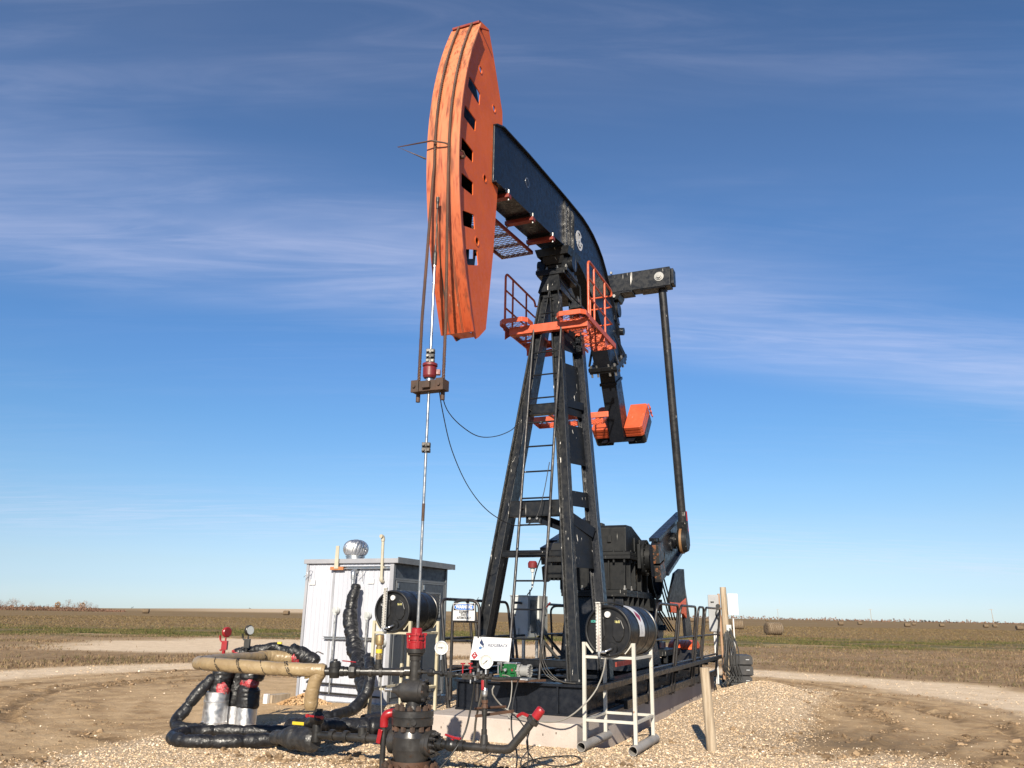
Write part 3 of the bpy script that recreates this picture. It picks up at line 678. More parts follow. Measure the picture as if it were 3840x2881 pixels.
# A-frame
def fs(z): return 3.15 + 0.17054 * (z - 0.75)
def ft(z): return 0.845 - 0.1060 * (z - 0.75)        # outer half width of the front legs
def rs_(z): return 3.83 + 0.1475 * (z - 0.7)
def rt_(z): return 0.93 - 0.118 * (z - 2.2)
for sg, nm in ((-1, 'left'), (1, 'right')):
    b = MB(); p, q = P(fs(0.70), sg * (ft(0.7) - 0.085), 0.70), P(fs(7.15), sg * (ft(7.15) - 0.085), 7.15)
    x = (RT * sg); ax = (q - p).normalized()
    # wide-flange leg: flanges face inwards and outwards, web between
    L = (q - p) / 2; c = (p + q) / 2; n_s = AX - ax * AX.dot(ax); n_s.normalize(); n_t = ax.cross(n_s).normalized()
    for o_ in (-0.078, 0.078): b.obox(c + n_t * o_, n_t * 0.010, n_s * 0.085, L)
    b.obox(c, n_t * 0.068, n_s * 0.008, L)
    b.obox(p + UP * 0.012, RT * 0.15, AX * 0.13, UP * 0.014)
    leg = b.build('leg', BLACK, PJ, 0.003)
for sg in (-1, 1):
    b = MB(); p, q = P(rs_(.70), sg * (rt_(.70) - .09), .70), P(rs_(7.15), sg * (rt_(7.15) - .09), 7.15)
    ax = (q - p).normalized(); L = (q - p) / 2; c = (p + q) / 2; n_s = (AX - ax * AX.dot(ax)).normalized(); n_t = ax.cross(n_s).normalized()
    for o_ in (-0.085, 0.085): b.obox(c + n_t * o_, n_t * 0.010, n_s * 0.09, L)
    b.obox(c, n_t * 0.075, n_s * 0.008, L)
    b.obox(p + UP * 0.012, RT * 0.16, AX * 0.14, UP * 0.014)
    # side lacing plates between front and rear legs hang on the rear leg
    leg = b.build('leg', BLACK2, PJ, 0.003)
    b = MB()
    for za, zb in ((2.3, 3.05), (3.25, 3.5), (3.95, 4.62), (4.8, 5.75), (6.0, 6.5)):
        for k, zz in enumerate((za, zb)): pass
        b.prism([P(fs(za) + .07, sg * (ft(za) - .10), za), P(rs_(za) - .08, sg * (rt_(za) - .12), za), P(rs_(zb) - .08, sg * (rt_(zb) - .12), zb), P(fs(zb) + .07, sg * (ft(zb) - .10), zb)], RT * .014)
    split_build(b, 'stiffener_plate', BLACK, leg, 0.003)
def crossbar(z, h, nm='cross_brace', d=0.0, mat=BLACK):
    b = MB(); w = ft(z) - 0.165
    b.ibeam(P(fs(z) + d, -w, z), P(fs(z) + d, w, z), 0.13, h, None, 0.014, 0.012); b.pbox(fs(z) + d - 0.062, fs(z) + d - 0.05, -w, w, z - h / 2 + 0.016, z + h / 2 - 0.016)
    return b.build(nm, mat, PJ, 0.003)
for z, h in ((0.945, 0.10), (2.50, 0.10), (3.20, 0.25), (4.87, 0.18)): crossbar(z, h)
b = MB(); b.beam(P(fs(3.05) + .03, .06, 3.05), P(rs_(2.8), rt_(2.8) - .12, 2.80), .05, .14, UP); b.build('diagonal_brace', BLACK2, PJ, .003)
for sg in (-1, 1):
    b = MB()
    b.beam(P(fs(3.1) + 0.05, sg * (ft(3.1) - 0.09), 3.1), P(rs_(2.85) - 0.08, sg * (rt_(2.85) - 0.06), 2.85), 0.012, 0.16, None)
    b.beam(P(fs(5.0) + 0.05, sg * (ft(5.0) - 0.09), 5.0), P(rs_(5.0) - 0.08, sg * (rt_(5.0) - 0.06), 5.0), 0.012, 0.13, None)
    split_build(b, 'side_brace', BLACK2, PJ, 0.002)
bb = MB(); bb.pbox(fs(3.07) + .01, fs(3.07) + .03, -0.16, 0.10, 2.98, 3.12, BLACK)
for t in (-0.09, 0.03): bb.lathe(P(fs(3.07) + .01, t, 3.05), -AX, [(0, .022), (.02, .022), (.02, .0005)], 6, BOLT, False)
bb.build('bolt_plate', None, PJ)
# A-frame cap and centre bearing
b = MB(); zc0, zc1 = 7.10, 7.50
b.hexa([P(4.14, -0.215, zc0), P(4.14, 0.215, zc0), P(4.95, 0.22, zc0), P(4.95, -0.22, zc0), P(4.22, -0.15, 7.44), P(4.22, 0.15, 7.44), P(4.86, 0.15, 7.44), P(4.86, -0.15, 7.44)])
b.pbox(4.20, 4.9, -0.26, 0.26, 7.44, 7.50)
b.build('tower_cap', BLACK, PJ, 0.006)
b = MB(); b.pbox(4.24, 4.86, -0.30, 0.30, 7.502, 7.57)
b.cyl(P(4.55, -0.34, 7.74), P(4.55, 0.34, 7.74), 0.145, 24)
for sg in (-1, 1): b.prism([P(4.30, sg * .26, 7.57), P(4.80, sg * .26, 7.57), P(4.70, sg * .26, 7.84), P(4.40, sg * .26, 7.84)], RT * (-sg * 0.10))
b.hexa([P(4.30, -0.29, 7.86), P(4.30, 0.29, 7.86), P(4.9, 0.29, 7.92), P(4.9, -0.29, 7.92), P(4.26, -0.33, 8.0), P(4.26, 0.33, 8.0), P(5.0, 0.33, 8.06), P(5.0, -0.33, 8.06)])
b.hexa([P(4.38, -0.2, 7.72), P(4.38, 0.2, 7.72), P(4.72, 0.2, 7.72), P(4.72, -0.2, 7.72), P(4.32, -0.2, 7.88), P(4.32, 0.2, 7.88), P(4.8, 0.2, 7.92), P(4.8, -0.2, 7.92)])
SAD = b.build('centre_bearing', BLACK, PJ, 0.006)
b = MB()
for s in (4.28, 4.82):
    for t in (-0.27, -0.1, 0.1, 0.27): b.lathe(P(s, t, 7.57), UP, [(0, .026), (.03, .026), (.03, .015), (.06, .015), (.06, .0005)], 6, BOLT, False)
split_build(b, 'bearing_bolt', BOLT, SAD)
b = MB()     # grease line bracket hanging beside the cap
b.tube([P(4.3, .26, 7.5), P(4.6, .42, 7.3), P(4.62, .43, 6.95)], 0.016, 8); b.tube([P(4.22, .19, 7.3), P(4.4, .33, 7.05), P(4.62, .43, 6.95)], 0.014, 8)
b.pbox(4.42, 4.72, .30, .5, 6.83, 6.88)
for t in (.34, .46): b.lathe(P(4.55, t, 6.74), UP, [(0, .0005), (0, .03), (.09, .03), (.13, .016), (.13, .0005)], 10)
split_build(b, 'grease_bracket', BLACK, PJ)
# ladder
LAD = MB(); ls = lambda z: fs(z) - 0.15
for t in (-0.19, 0.29): LAD.tube([P(ls(0.72), t, 0.72), P(ls(6.4), t - (0.02 if t < 0 else 0.0), 6.4)], 0.024, 8)
for z in (1.6, 3.2, 4.85):
    for t in (-0.19, 0.29): LAD.tube([P(ls(z), t, z), P(fs(z) - 0.05, t, z)], 0.014, 6)
LAD = LAD.build('ladder', RAILBLK, PJ)
for k, z in enumerate((1.27, 1.68, 2.09, 2.51, 2.93, 3.35, 3.78, 4.20, 4.61, 5.04, 5.46, 5.88)):
    b = MB(); b.tube([P(ls(z), -0.19, z), P(ls(z), 0.29, z)], 0.0135, 8); b.build('rung', BLACK, LAD)
for z in (6.66, 6.97):
    b = MB(); w = ft(z) - 0.1; b.tube([P(fs(z) - 0.09, -w, z), P(fs(z) - 0.09, w, z)], 0.0145, 8); b.build('rung', BLACK, LAD)

# orange ladder-top platform
def grate(mb, s0, s1, t0, t1, z, mat, cell=0.05, w=0.0045):
    """expanded-metal floor: two families of crossing strands clipped to the rectangle"""
    ds, dt = cell * 1.0, cell * 2.1
    m = ds / dt; n0 = int(((t1 - t0) + (s1 - s0) / m) / dt) + 3
    for sg in (1, -1):
        for k in range(-n0, n0):
            tt = t0 + k * dt; a = []
            for (s, ) in ((s0,), (s1,)):
                t = tt + sg * (s - s0) / m * 0.5; a.append((s, t))
            (sa, ta), (sb, tb) = a
            if abs(tb - ta) < 1e-9: continue
            lo, hi = 0.0, 1.0
            f0, f1 = (t0 - ta) / (tb - ta), (t1 - ta) / (tb - ta)
            lo, hi = max(lo, min(f0, f1)), min(hi, max(f0, f1))
            if hi - lo < 0.01: continue
            pa = P(sa + (sb - sa) * lo, ta + (tb - ta) * lo, z); pb = P(sa + (sb - sa) * hi, ta + (tb - ta) * hi, z)
            mb.beam(pa, pb, w, w * 1.6, None, mat)
PLAT = MB(); zf = 6.34
PLAT.pbox(3.93, 3.955, -0.66, 0.76, zf - 0.06, zf + 0.085); PLAT.pbox(3.955, 4.02, -0.66, 0.76, zf - 0.066, zf - 0.056)
PLAT.pbox(4.9, 4.925, -0.73, 0.78, zf - 0.02, zf + 0.12)
for sg in (-1, 1):
    c = lambda v: v * sg
    o0, i0 = 0.78, 0.27
    PLAT.pbox(3.956, 5.62, min(c(.765), c(.79)), max(c(.765), c(.79)), zf + 0.06, zf + 0.16)
    PLAT.pbox(5.60, 5.624, min(c(.35), c(.765)), max(c(.35), c(.765)), zf + 0.06, zf + 0.15)
    # toe boards with clipped corners
    pts = [(4.05, i0), (3.80, i0), (3.72, i0 + 0.07), (3.72, o0 - 0.08), (3.80, o0)]
    for (sa, ta), (sb, tb) in zip(pts[:-1], pts[1:]):
        PLAT.beam(P(sa, c(ta), zf + 0.13), P(sb, c(tb), zf + 0.13), 0.016, 0.085)
    PLAT.beam(P(3.80, c(o0), zf + 0.125), P(4.0, c(o0), zf + 0.125), 0.016, 0.085)
    for s in (4.3, 4.62, 5.25): PLAT.pbox(s, s + 0.02, min(c(.26), c(.764)), max(c(.26), c(.764)), zf + 0.035, zf + 0.078)
    PLAT.pbox(4.03, 5.59, min(c(.24), c(.262)), max(c(.24), c(.262)), zf + 0.03, zf + 0.078)
    PLAT.prism([P(3.96, c(.76), zf + 0.06), P(4.25, c(.76), zf + 0.06), P(3.96, c(.76), zf - 0.12)], RT * (-0.012 * sg))
    PLAT.prism([P(5.0, c(.76), zf + 0.06), P(5.3, c(.76), zf + 0.06), P(5.0, c(.76), zf - 0.1)], RT * (-0.012 * sg))
PLAT = PLAT.build('work_platform', ORANGE2, PJ, 0.003)
for sg in (-1, 1):
    g = MB(); a_, b_ = sorted((0.27 * sg, 0.76 * sg)); grate(g, 3.73, 5.6, a_, b_, zf + 0.09, None); g.build('grating', ORANGE2, PLAT)
for sg in (-1, 1):
    t = 0.77 * sg; r = MB(); z0, z1 = zf + 0.1, 7.50
    pts = [P(3.98, t, z0), P(3.98, t, z1 - 0.1)] + [P(3.98 + 0.1 * (1 - math.cos(a)), t, z1 - 0.1 + 0.1 * math.sin(a)) for a in np.linspace(0.2, math.pi / 2, 5)]
    e = 5.35
    pts += [P(e, t, z1)] + [P(e + 0.1 * math.sin(a), t, z1 - 0.1 * (1 - math.cos(a))) for a in np.linspace(.3, math.pi / 2, 4)]
    r.tube(pts, 0.021, 10)
    for z in (6.83, 7.17):
        r.tube([P(3.98, t, z), P(e + .08, t, z), P(e + .1, t - sg * 0.08, z), P(e + .1, t - sg * 0.42, z)], 0.017, 8)
    r.tube([P(e + .1, t, z1 - .1), P(e + .1, t - sg * 0.1, z1 - .1), P(e + .1, t - sg * 0.42, z1 - .1)], 0.017, 8)
    for s in (4.32, 4.98): r.tube([P(s, t, z0), P(s, t, z1)], 0.019, 8)
    r.tube([P(e + .1, t - sg * 0.42, z0), P(e + .1, t - sg * 0.42, z1 - .1)], 0.019, 8)
    r.build('railing', ORANGE2, PLAT)
# lower orange service platform behind the tower
SP = MB(); zs = 5.03
SP.pbox(5.28, 5.30, -0.74, 0.70, zs, zs + 0.10); SP.pbox(5.80, 5.82, -0.80, 0.45, zs, zs + 0.10)
for t0_, t1_ in ((-0.74, -0.80),): SP.beam(P(5.29, -0.75, zs + .05), P(5.81, -0.80, zs + .05), 0.016, 0.1)
SP.beam(P(5.29, 0.705, zs + .05), P(5.8, 0.47, zs + .05), 0.016, 0.1)
SP.beam(P(rs_(5.0), 0.2, zs - 0.02), P(5.8, 0.2, zs - 0.02), 0.05, 0.04); SP.beam(P(rs_(5.0), -0.2, zs - 0.02), P(5.8, -0.2, zs - 0.02), 0.05, 0.04)
SP = SP.build('service_platform', ORANGE2, PJ, 0.003)
g = MB(); grate(g, 5.3, 5.8, -0.74, 0.5, zs + 0.03, None); g.build('grating', ORANGE2, SP)

# walking beam: straight box girder, then the tail curves down into the counterweight arm
bt = 0.175
side = [(1.30, 8.62), (1.57, 8.74), (2.63, 8.88), (4.49, 9.07), (5.1, 9.12), (5.5, 9.15), (5.85, 9.14), (6.2, 9.10), (6.55, 9.0), (6.83, 8.88), (7.08, 8.70), (7.40, 8.42), (7.68, 8.12), (7.90, 7.82), (8.08, 7.50), (8.22, 7.14),
        (7.46, 6.62), (7.02, 7.16), (6.72, 7.42), (6.42, 7.64), (6.08, 7.80), (5.65, 8.02), (5.2, 8.14), (4.76, 8.12), (4.32, 8.05), (3.34, 7.92), (2.78, 7.86), (1.45, 7.71), (1.30, 7.69)]
b = MB(); b.prism([P(s, -bt, z) for s, z in side], RT * (2 * bt))
top = side[:16]; bot = side[16:]
def strip(mb, pts, w, th, out):
    for (sa, za), (sb, zb) in zip(pts[:-1], pts[1:]):
        d = V((sb - sa, zb - za)).normalized(); n = V((-d.y, d.x)) * out
        c = [(sa, za), (sb, zb), (sb + n.x * th, zb + n.y * th), (sa + n.x * th, za + n.y * th)]
        mb.prism([P(s, -w, z) for s, z in c], RT * (2 * w))
strip(b, top, bt + 0.045, 0.022, 1)
strip(b, [q for q in bot if q[0] < 5.3], bt + 0.045, 0.022, 1)
BEAM = b.build('walking_beam', BLACK2, PJ, 0.004)
b = MB()
for sg in (-1, 1):
    for s, w in ((4.44, .05), (4.68, .045), (4.9, .045)):
        b.prism([P(s, sg * bt, 8.08), P(s, sg * (bt + 0.05), 8.08), P(s, sg * (bt + 0.05), 8.88), P(s, sg * bt, 9.06)], AX * 0.016)
    b.pbox(4.44, 5.15, min(sg * bt, sg * (bt + .012)), max(sg * bt, sg * (bt + .012)), 8.1, 8.5)
split_build(b, 'web_stiffener', BLACK2, BEAM)
b = MB()      # bolted clamp bars and dirty underside of the girder
for s, z in ((1.75, 7.72), (2.75, 7.83), (3.7, 7.93)):
    b.pbox(s - .05, s + .05, -0.25, 0.25, z - 0.09, z - 0.03, DKREDOR); b.pbox(s - .09, s + .09, -0.22, 0.22, z - .03, z + .03, BLACK)
    for t in (-.225, .225): b.lathe(P(s, t, z - .03), UP, [(-.1, .0005), (-.1, .015), (.08, .015), (.08, .0005)], 8, BOLT, False)
split_build(b, 'beam_clamp', None, BEAM)
# orange walkway slung under the girder, left side
b = MB(); t0, t1 = -0.85, -0.27
for tt in (t0, t1): b.beam(P(1.75, tt, 7.60), P(4.0, tt, 7.82), 0.03, 0.06)
for s in (1.75, 2.5, 3.0, 3.5, 4.0): b.beam(P(s, t0, 7.60 + (s - 1.75) * .098), P(s, t1, 7.60 + (s - 1.75) * .098), 0.03, 0.05)
WALK = b.build('beam_walkway', DKREDOR, BEAM)
g = MB()
for q in range(4):
    grate(g, (1.75, 2.5, 3.0, 3.5)[q], (2.5, 3.0, 3.5, 4.0)[q], t0, t1, 7.62 + ((1.75, 2.5, 3.0, 3.5)[q] - 1.75) * .098, None, 0.05, 0.007)
g.build('grating', GALV, WALK)
# emblem: an H inside an open ring, white
b = MB(); e0 = 5.34; ez = 8.60; tt = bt + 0.003
def arc(cs, cz, r, a0, a1, n=22): return [(cs + r * math.cos(math.radians(a)), cz + r * math.sin(math.radians(a))) for a in np.linspace(a0, a1, n)]
def flat(mb, pl, t, th=0.004): mb.prism([P(s, t, z) for s, z in pl], RT * th)
ring_ = arc(e0, ez, 0.20, 42, 355)
for i in range(len(ring_) - 1):
    (sa, za), (sb, zb) = ring_[i], ring_[i + 1]
    k_ = 0.78
    flat(b, [(sa, za), (sb, zb), (e0 + (sb - e0) * k_, ez + (zb - ez) * k_), (e0 + (sa - e0) * k_, ez + (za - ez) * k_)], tt)
for q in ([(-.10, -.115), (-.048, -.115), (-.048, .12), (-.10, .12)], [(.028, -.115), (.08, -.115), (.08, .12), (.028, .12)], [(-.048, -.022), (.028, -.022), (.028, .03), (-.048, .03)], [(.075, -.035), (.20, -.035), (.20, .01), (.075, .01)]):
    flat(b, [(e0 + x, ez + y) for x, y in q], tt, 0.005)
b.build('emblem', WHITE, BEAM)
b = MB()
for s, z, w, h in ((2.62, 8.38, .035, .06), ):
    b.lathe(P(s, bt + .001, z), RT, [(0, 0.07), (.004, 0.07), (.004, .0005)], 20, INK); b.lathe(P(s, bt + .001, z), RT, [(0, .082), (.003, .082), (.003, .07)], 20, GALV)
b.build('access_hole', None, BEAM)
# counterweight arm (bolted splice, smaller box below) and the weights
ed = V((0.53, -0.848)).normalized(); en = V((0.848, 0.53)).normalized()
def arm(u, v, t):  # u along the arm, v across towards the rear
    o = V((7.46, 6.62)); q = o + ed * u + en * v; return P(q.x, t, q.y)
def abox(mb, u0, u1, v0, v1, t0, t1, mat=None):
    return mb.hexa([arm(u0, v0, t0), arm(u0, v0, t1), arm(u0, v1, t1), arm(u0, v1, t0), arm(u1, v0, t0), arm(u1, v0, t1), arm(u1, v1, t1), arm(u1, v1, t0)], mat)
b = MB(); abox(b, -0.05, 0.03, -0.05, 0.98, -0.31, 0.31); abox(b, 0.034, 0.08, -0.03, 0.95, -0.30, 0.30)
for t in (-.34, .34): b.beam(arm(-.06, 0.1, t * .95), arm(-.55, .35, t * .6), 0.02, 0.1); b.beam(arm(-.06, 0.75, t * .95), arm(-.6, .62, t * .6), 0.02, 0.1)
FL = b.build('splice_flange', BLACK, BEAM, 0.004)
b = MB()
for t in (-.26, -.13, .13, .26):
    for v in (0.0, 0.92): b.lathe(arm(-.1, v, t), V(arm(0, 0, 0)) - V(arm(-1, 0, 0)), [(0, .0005), (0, .024), (.26, .024), (.26, .0005)], 6, None, False)
for v in (.3, .65):
    for t in (-.265, .265): b.lathe(arm(-.1, v, t), V(arm(0, 0, 0)) - V(arm(-1, 0, 0)), [(0, .0005), (0, .024), (.26, .024), (.26, .0005)], 6, None, False)
split_build(b, 'splice_bolt', BOLT, FL)
ed2 = V((0.481, -0.877)); en2 = V((0.877, 0.481))
def lbox(mb, u0, u1, v0, v1, t0, t1):
    def g(u, v, t):
        q = V((7.66, 6.74)) + ed2 * u + en2 * v; return P(q.x, t, q.y)
    return mb.hexa([g(u0, v0, t0), g(u0, v0, t1), g(u0, v1, t1), g(u0, v1, t0), g(u1, v0, t0), g(u1, v0, t1), g(u1, v1, t1), g(u1, v1, t0)])
b = MB(); lbox(b, -.12, 1.68, 0.0, 0.50, -0.165, 0.165); lbox(b, 0.36, 0.42, -.03, 0.54, -0.19, 0.19); lbox(b, 1.68, 1.70, 0.0, 0.62, -0.36, 0.36)
ARM = b.build('counterweight_arm', BLACK2, BEAM, 0.004)
for sg in (-1, 1):
    o = V((8.38, 5.54)); e1 = V((0.69, 0.725)); e2 = V((0.79, -0.61))
    def wp(a_, c_, t): q = o + e1 * a_ + e2 * c_; return P(q.x, t, q.y)
    def slab_(c0, c1, g=0.0):
        m_ = MB(); cc = 0.05; ta, tb = 0.17, 0.57
        pl = [(g, ta), (g, tb - cc), (g + cc, tb), (0.95 - g - cc, tb), (0.95 - g, tb - cc), (0.95 - g, ta)]
        q0 = [wp(a_, c0, sg * t_) for a_, t_ in pl]; m_.prism(q0, wp(0, c1, 0) - wp(0, c0, 0)); return m_
    W1 = slab_(0.0, 0.085).build('counterweight', ORANGE2, ARM, 0.012)
    for c0, c1 in ((0.091, 0.175), (0.181, 0.265)): slab_(c0, c1, 0.004).build('counterweight', ORANGE2, ARM, 0.012)
    slab_(0.272, 0.50, 0.03).build('counterweight', BLACK, ARM, 0.012)
b = MB()
for k in range(3):
    c = wp(0.9, 0.06 + 0.12 * k, 0.60); x, y, d = frame(RT + UP * 0.4); b.tube([c + (x * math.cos(a) + y * math.sin(a)) * 0.06 for a in np.linspace(0, 2 * math.pi, 14)], 0.012, 6)
split_build(b, 'lifting_ring', ORANGE2, ARM)

# horse head
hw = 0.24
def arcz(z): return 0.055 + (z - 7.62) ** 2 * (0.106 if z > 7.62 else 0.108) - (max(0, 7.62 - z)) ** 3 * 0.0035
zs_ = list(np.linspace(5.13, 9.87, 40))
b = MB(); th = 0.022
for za, zb in zip(zs_[:-1], zs_[1:]):
    def row(z, k): return [P(arcz(z) + k, -hw, z), P(arcz(z) + k, hw, z)]
fr = [P(arcz(z), -hw, z) for z in zs_] + [P(arcz(z) + th, -hw, z) for z in zs_[::-1]]
vs_ = []; n_ = len(zs_)
for z in zs_:
    vs_ += [P(arcz(z), -hw, z), P(arcz(z), hw, z), P(arcz(z) + th, hw, z), P(arcz(z) + th, -hw, z)]
fs_ = [tuple(4 * i + k for k in q) for i in range(n_ - 1) for q in ((0, 1, 5, 4), (1, 2, 6, 5), (2, 3, 7, 6), (3, 0, 4, 7))] + [(0, 3, 2, 1), (4 * n_ - 4, 4 * n_ - 3, 4 * n_ - 2, 4 * n_ - 1)]
b.add(vs_, fs_)
for t0, t1 in ((-.122, -.088), (.088, .122)):                 # rope guide bars welded down the face
    for sgn in (0, 1):
        tq = t0 if sgn == 0 else t1
        vs_ = []
        for z in zs_: vs_ += [P(arcz(z) - 0.007, tq - 0.004, z), P(arcz(z) - 0.007, tq + 0.004, z), P(arcz(z) - .001, tq + 0.004, z), P(arcz(z) - .001, tq - 0.004, z)]
        b.add(vs_, fs_)
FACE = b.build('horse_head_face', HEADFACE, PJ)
for tq, z1_ in ((-.10, 6.5), (.085, 6.2)):  # raised dark strips stand in for two dark grooves in the face
    b = MB(); zz_ = list(np.linspace(5.14, z1_, 16)); vs_ = []
    for z in zz_: vs_ += [P(arcz(z) - .0025, tq - .012, z), P(arcz(z) - .0025, tq + .012, z), P(arcz(z) + .004, tq + .012, z), P(arcz(z) + .004, tq - .012, z)]
    b.add(vs_, [tuple(4 * i + k for k in q) for i in range(15) for q in ((0, 1, 5, 4), (1, 2, 6, 5), (2, 3, 7, 6), (3, 0, 4, 7))] + [(0, 3, 2, 1), (60, 61, 62, 63)]); b.build('groove_strip', RUSTY, FACE)
back = [(1.05, 10.15), (1.24, 9.82), (1.62, 9.07), (1.635, 8.87), (1.61, 8.5), (1.51, 7.64), (1.41, 6.58), (1.23, 5.36), (1.01, 5.17), (0.93, 5.12)]
ws = 0.15
front = [(arcz(z) + th + 0.002, z) for z in zs_ if z > 5.2]
outline = [P(s, ws, z) for s, z in front] + [P(0.78, ws, 10.07)] + [P(s, ws, z) for s, z in back]
holes_sz = [[(0.47, 8.91), (0.83, 8.85), (0.81, 8.64), (0.42, 8.70)], [(0.35, 8.36), (0.72, 8.34), (0.70, 8.14), (0.33, 8.15)], [(0.30, 7.82), (0.66, 7.80), (0.66, 7.62), (0.30, 7.60)],
            [(0.33, 7.29), (0.69, 7.33), (0.70, 7.13), (0.34, 7.08)], [(0.40, 6.76), (0.75, 6.87), (0.79, 6.66), (0.44, 6.55)], [(0.53, 6.25), (0.88, 6.40), (0.94, 6.19), (0.60, 6.05)]]
circ = [(0.81, 9.25, .05), (1.31, 8.92, .05), (1.06, 7.60, .05), (0.87, 6.52, .055)]
for sg in (-1, 1):
    b = MB()
    def inset(h):
        cx = sum(p[0] for p in h) / 4; cz = sum(p[1] for p in h) / 4; out = []
        for i in range(4):      # rounded corners
            a_, c_, d_ = V(h[i - 1]), V(h[i]), V(h[(i + 1) % 4]); u = (a_ - c_).normalized() * .025; w = (d_ - c_).normalized() * .025
            out += [c_ + u, c_ + (u + w) * 0.3, c_ + w]
        return out
    hs = [[P(q[0], sg * ws, q[1]) for q in inset(h)] for h in holes_sz] + [[P(s + r * math.cos(a), sg * ws, z + r * math.sin(a)) for a in np.linspace(0, 2 * math.pi, 17)[:-1]] for s, z, r in circ]
    if sg < 0: hs = hs + [[P(s, -ws, z) for s, z in h] for h in ([(1.24, 9.34), (1.43, 9.34), (1.43, 9.12), (1.34, 9.15)], [(1.27, 7.19), (1.36, 7.23), (1.40, 7.0), (1.24, 6.95)], [(1.20, 6.60), (1.36, 6.68), (1.36, 6.52), (1.20, 6.45)])]
    ol = [P(*(((p - WELL).dot(AX)), sg * ws, p.z)) for p in outline]
    b.prism(ol, RT * (-sg * 0.014), None, hs)
    for s, z, r in circ: b.lathe(P(s, sg * (ws - .013), z), RT * sg, [(0, r * .98), (0, r * 1.32), (.018, r * 1.32), (.018, r * .98), (0, r * .98)], 20)
    HS = b.build('horse_head_side', ORANGE, PJ)
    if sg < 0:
        b = MB(); b.prism([q + RT * .0155 for q in ol], RT * .004, None, [[q + RT * .0155 for q in h] for h in hs[:6] + hs[10:]]); b.build('added_black_sheet', INK, HS)  # added black sheet so the holes look dark inside
b = MB()
bk = [(0.78, 10.08)] + back
for (sa, za), (sb, zb) in zip(bk[:-1], bk[1:]):
    if za > 9.9 or (7.0 < za < 8.8): b.beam(P(sa - .02, 0, za), P(sb - .02, 0, zb), 2 * ws - 0.03, 0.012, AX)
for z in (9.75, 8.0, 7.45, 5.75): b.pbox(arcz(z) + .03, min(1.3, 1.0), -ws + .016, ws - .016, z, z + .012)
split_build(b, 'horse_head_web', BLACKDULL, PJ)
b = MB(); b.prism([P(arcz(5.14) + .02, -ws + .015, 5.14), P(arcz(5.14) + .02, ws - .015, 5.14), P(1.0, ws - .015, 5.175), P(1.0, -ws + .015, 5.175)], UP * .012); b.build('bottom_plate', ORANGE, PJ)
b = MB()
b.beam(P(arcz(9.86) + .0, -.215, 9.885), P(arcz(9.86) + .0, .22, 9.885), 0.05, 0.035); b.beam(P(0.74, -.17, 9.93), P(0.74, .17, 9.93), 0.10, 0.02); b.tube([P(.70, .12, 9.93), P(.86, .24, 9.95)], 0.014, 8)
b.build('rope_anchor_bar', DKREDOR, PJ, 0.004)
# bridle: two wire ropes lying on the face and hanging straight below it
def rope_path(t):
    pts = [P(arcz(z) - 0.026, t, z) for z in np.linspace(9.9, 7.62, 26)]
    return pts + [P(0.055 - 0.026 - 0.006 * (7.62 - z) * 0, t, z) for z in np.linspace(7.5, 4.2, 40)]
def twisted(mb, path, R, r, pitch, strands=3):
    pth = smooth_path(path, pitch / 8)
    L = 0; fr_ = []
    for i, p in enumerate(pth):
        if i: L += (p - pth[i - 1]).length
        d = (pth[min(i + 1, len(pth) - 1)] - pth[max(i - 1, 0)]).normalized(); x = RT - d * RT.dot(d); x.normalize(); fr_.append((p, x, d.cross(x), L))
    for k in range(strands): mb.tube([p + (x * math.cos(2 * math.pi * (l / pitch + k / strands)) + y * math.sin(2 * math.pi * (l / pitch + k / strands))) * R for p, x, y, l in fr_], r, 5)
for t in (-.17, .165):
    b = MB(); tt_ = -.105 if t < 0 else .105
    pa = [P(arcz(z) - 0.026, tt_, z) for z in np.linspace(9.9, 7.3, 28)]
    pb = [P(0.03, tt_ + (t - tt_) * min(1, (7.3 - z) / 2.2), z) for z in np.linspace(7.15, 4.18, 30)]
    twisted(b, pa + pb, 0.0105, 0.0115, 0.11); b.build('bridle_rope', ROPE, PJ)
b = MB(); b.pbox(-0.05, 0.09, -0.225, 0.215, 4.16, 4.29)
for t in (-.17, .165): b.lathe(P(0.03, t, 4.05), UP, [(0, .0005), (0, .026), (.11, .026), (.11, .0005)], 12); b.pbox(-.075, -.05, t - .05, t + .05, 4.15, 4.30); b.lathe(P(-.075, t, 4.22), -AX, [(0, .02), (.02, .02), (.02, .0005)], 6)
b.pbox(-.09, -.052, -.06, .04, 4.19, 4.27)
b.build('carrier_bar', RUSTY, PJ, 0.004)
b = MB()      # bent rod frame sticking out of the face half way up
b.tube([P(-.04, -.12, 7.61), P(-.1, -.60, 7.59), P(.05, -.25, 7.42)], 0.012, 8)
b.tube([P(-.04, -.12, 7.61), P(.0, .06, 7.56), P(.19, .235, 7.50), P(.26, .235, 7.46)], 0.012, 8)
b.lathe(P(0.22, .15, 7.44), RT, [(0, .0005), (0, .025), (.09, .025), (.09, .0005)], 10)
b.build('wireline_guide', ROPE, PJ)

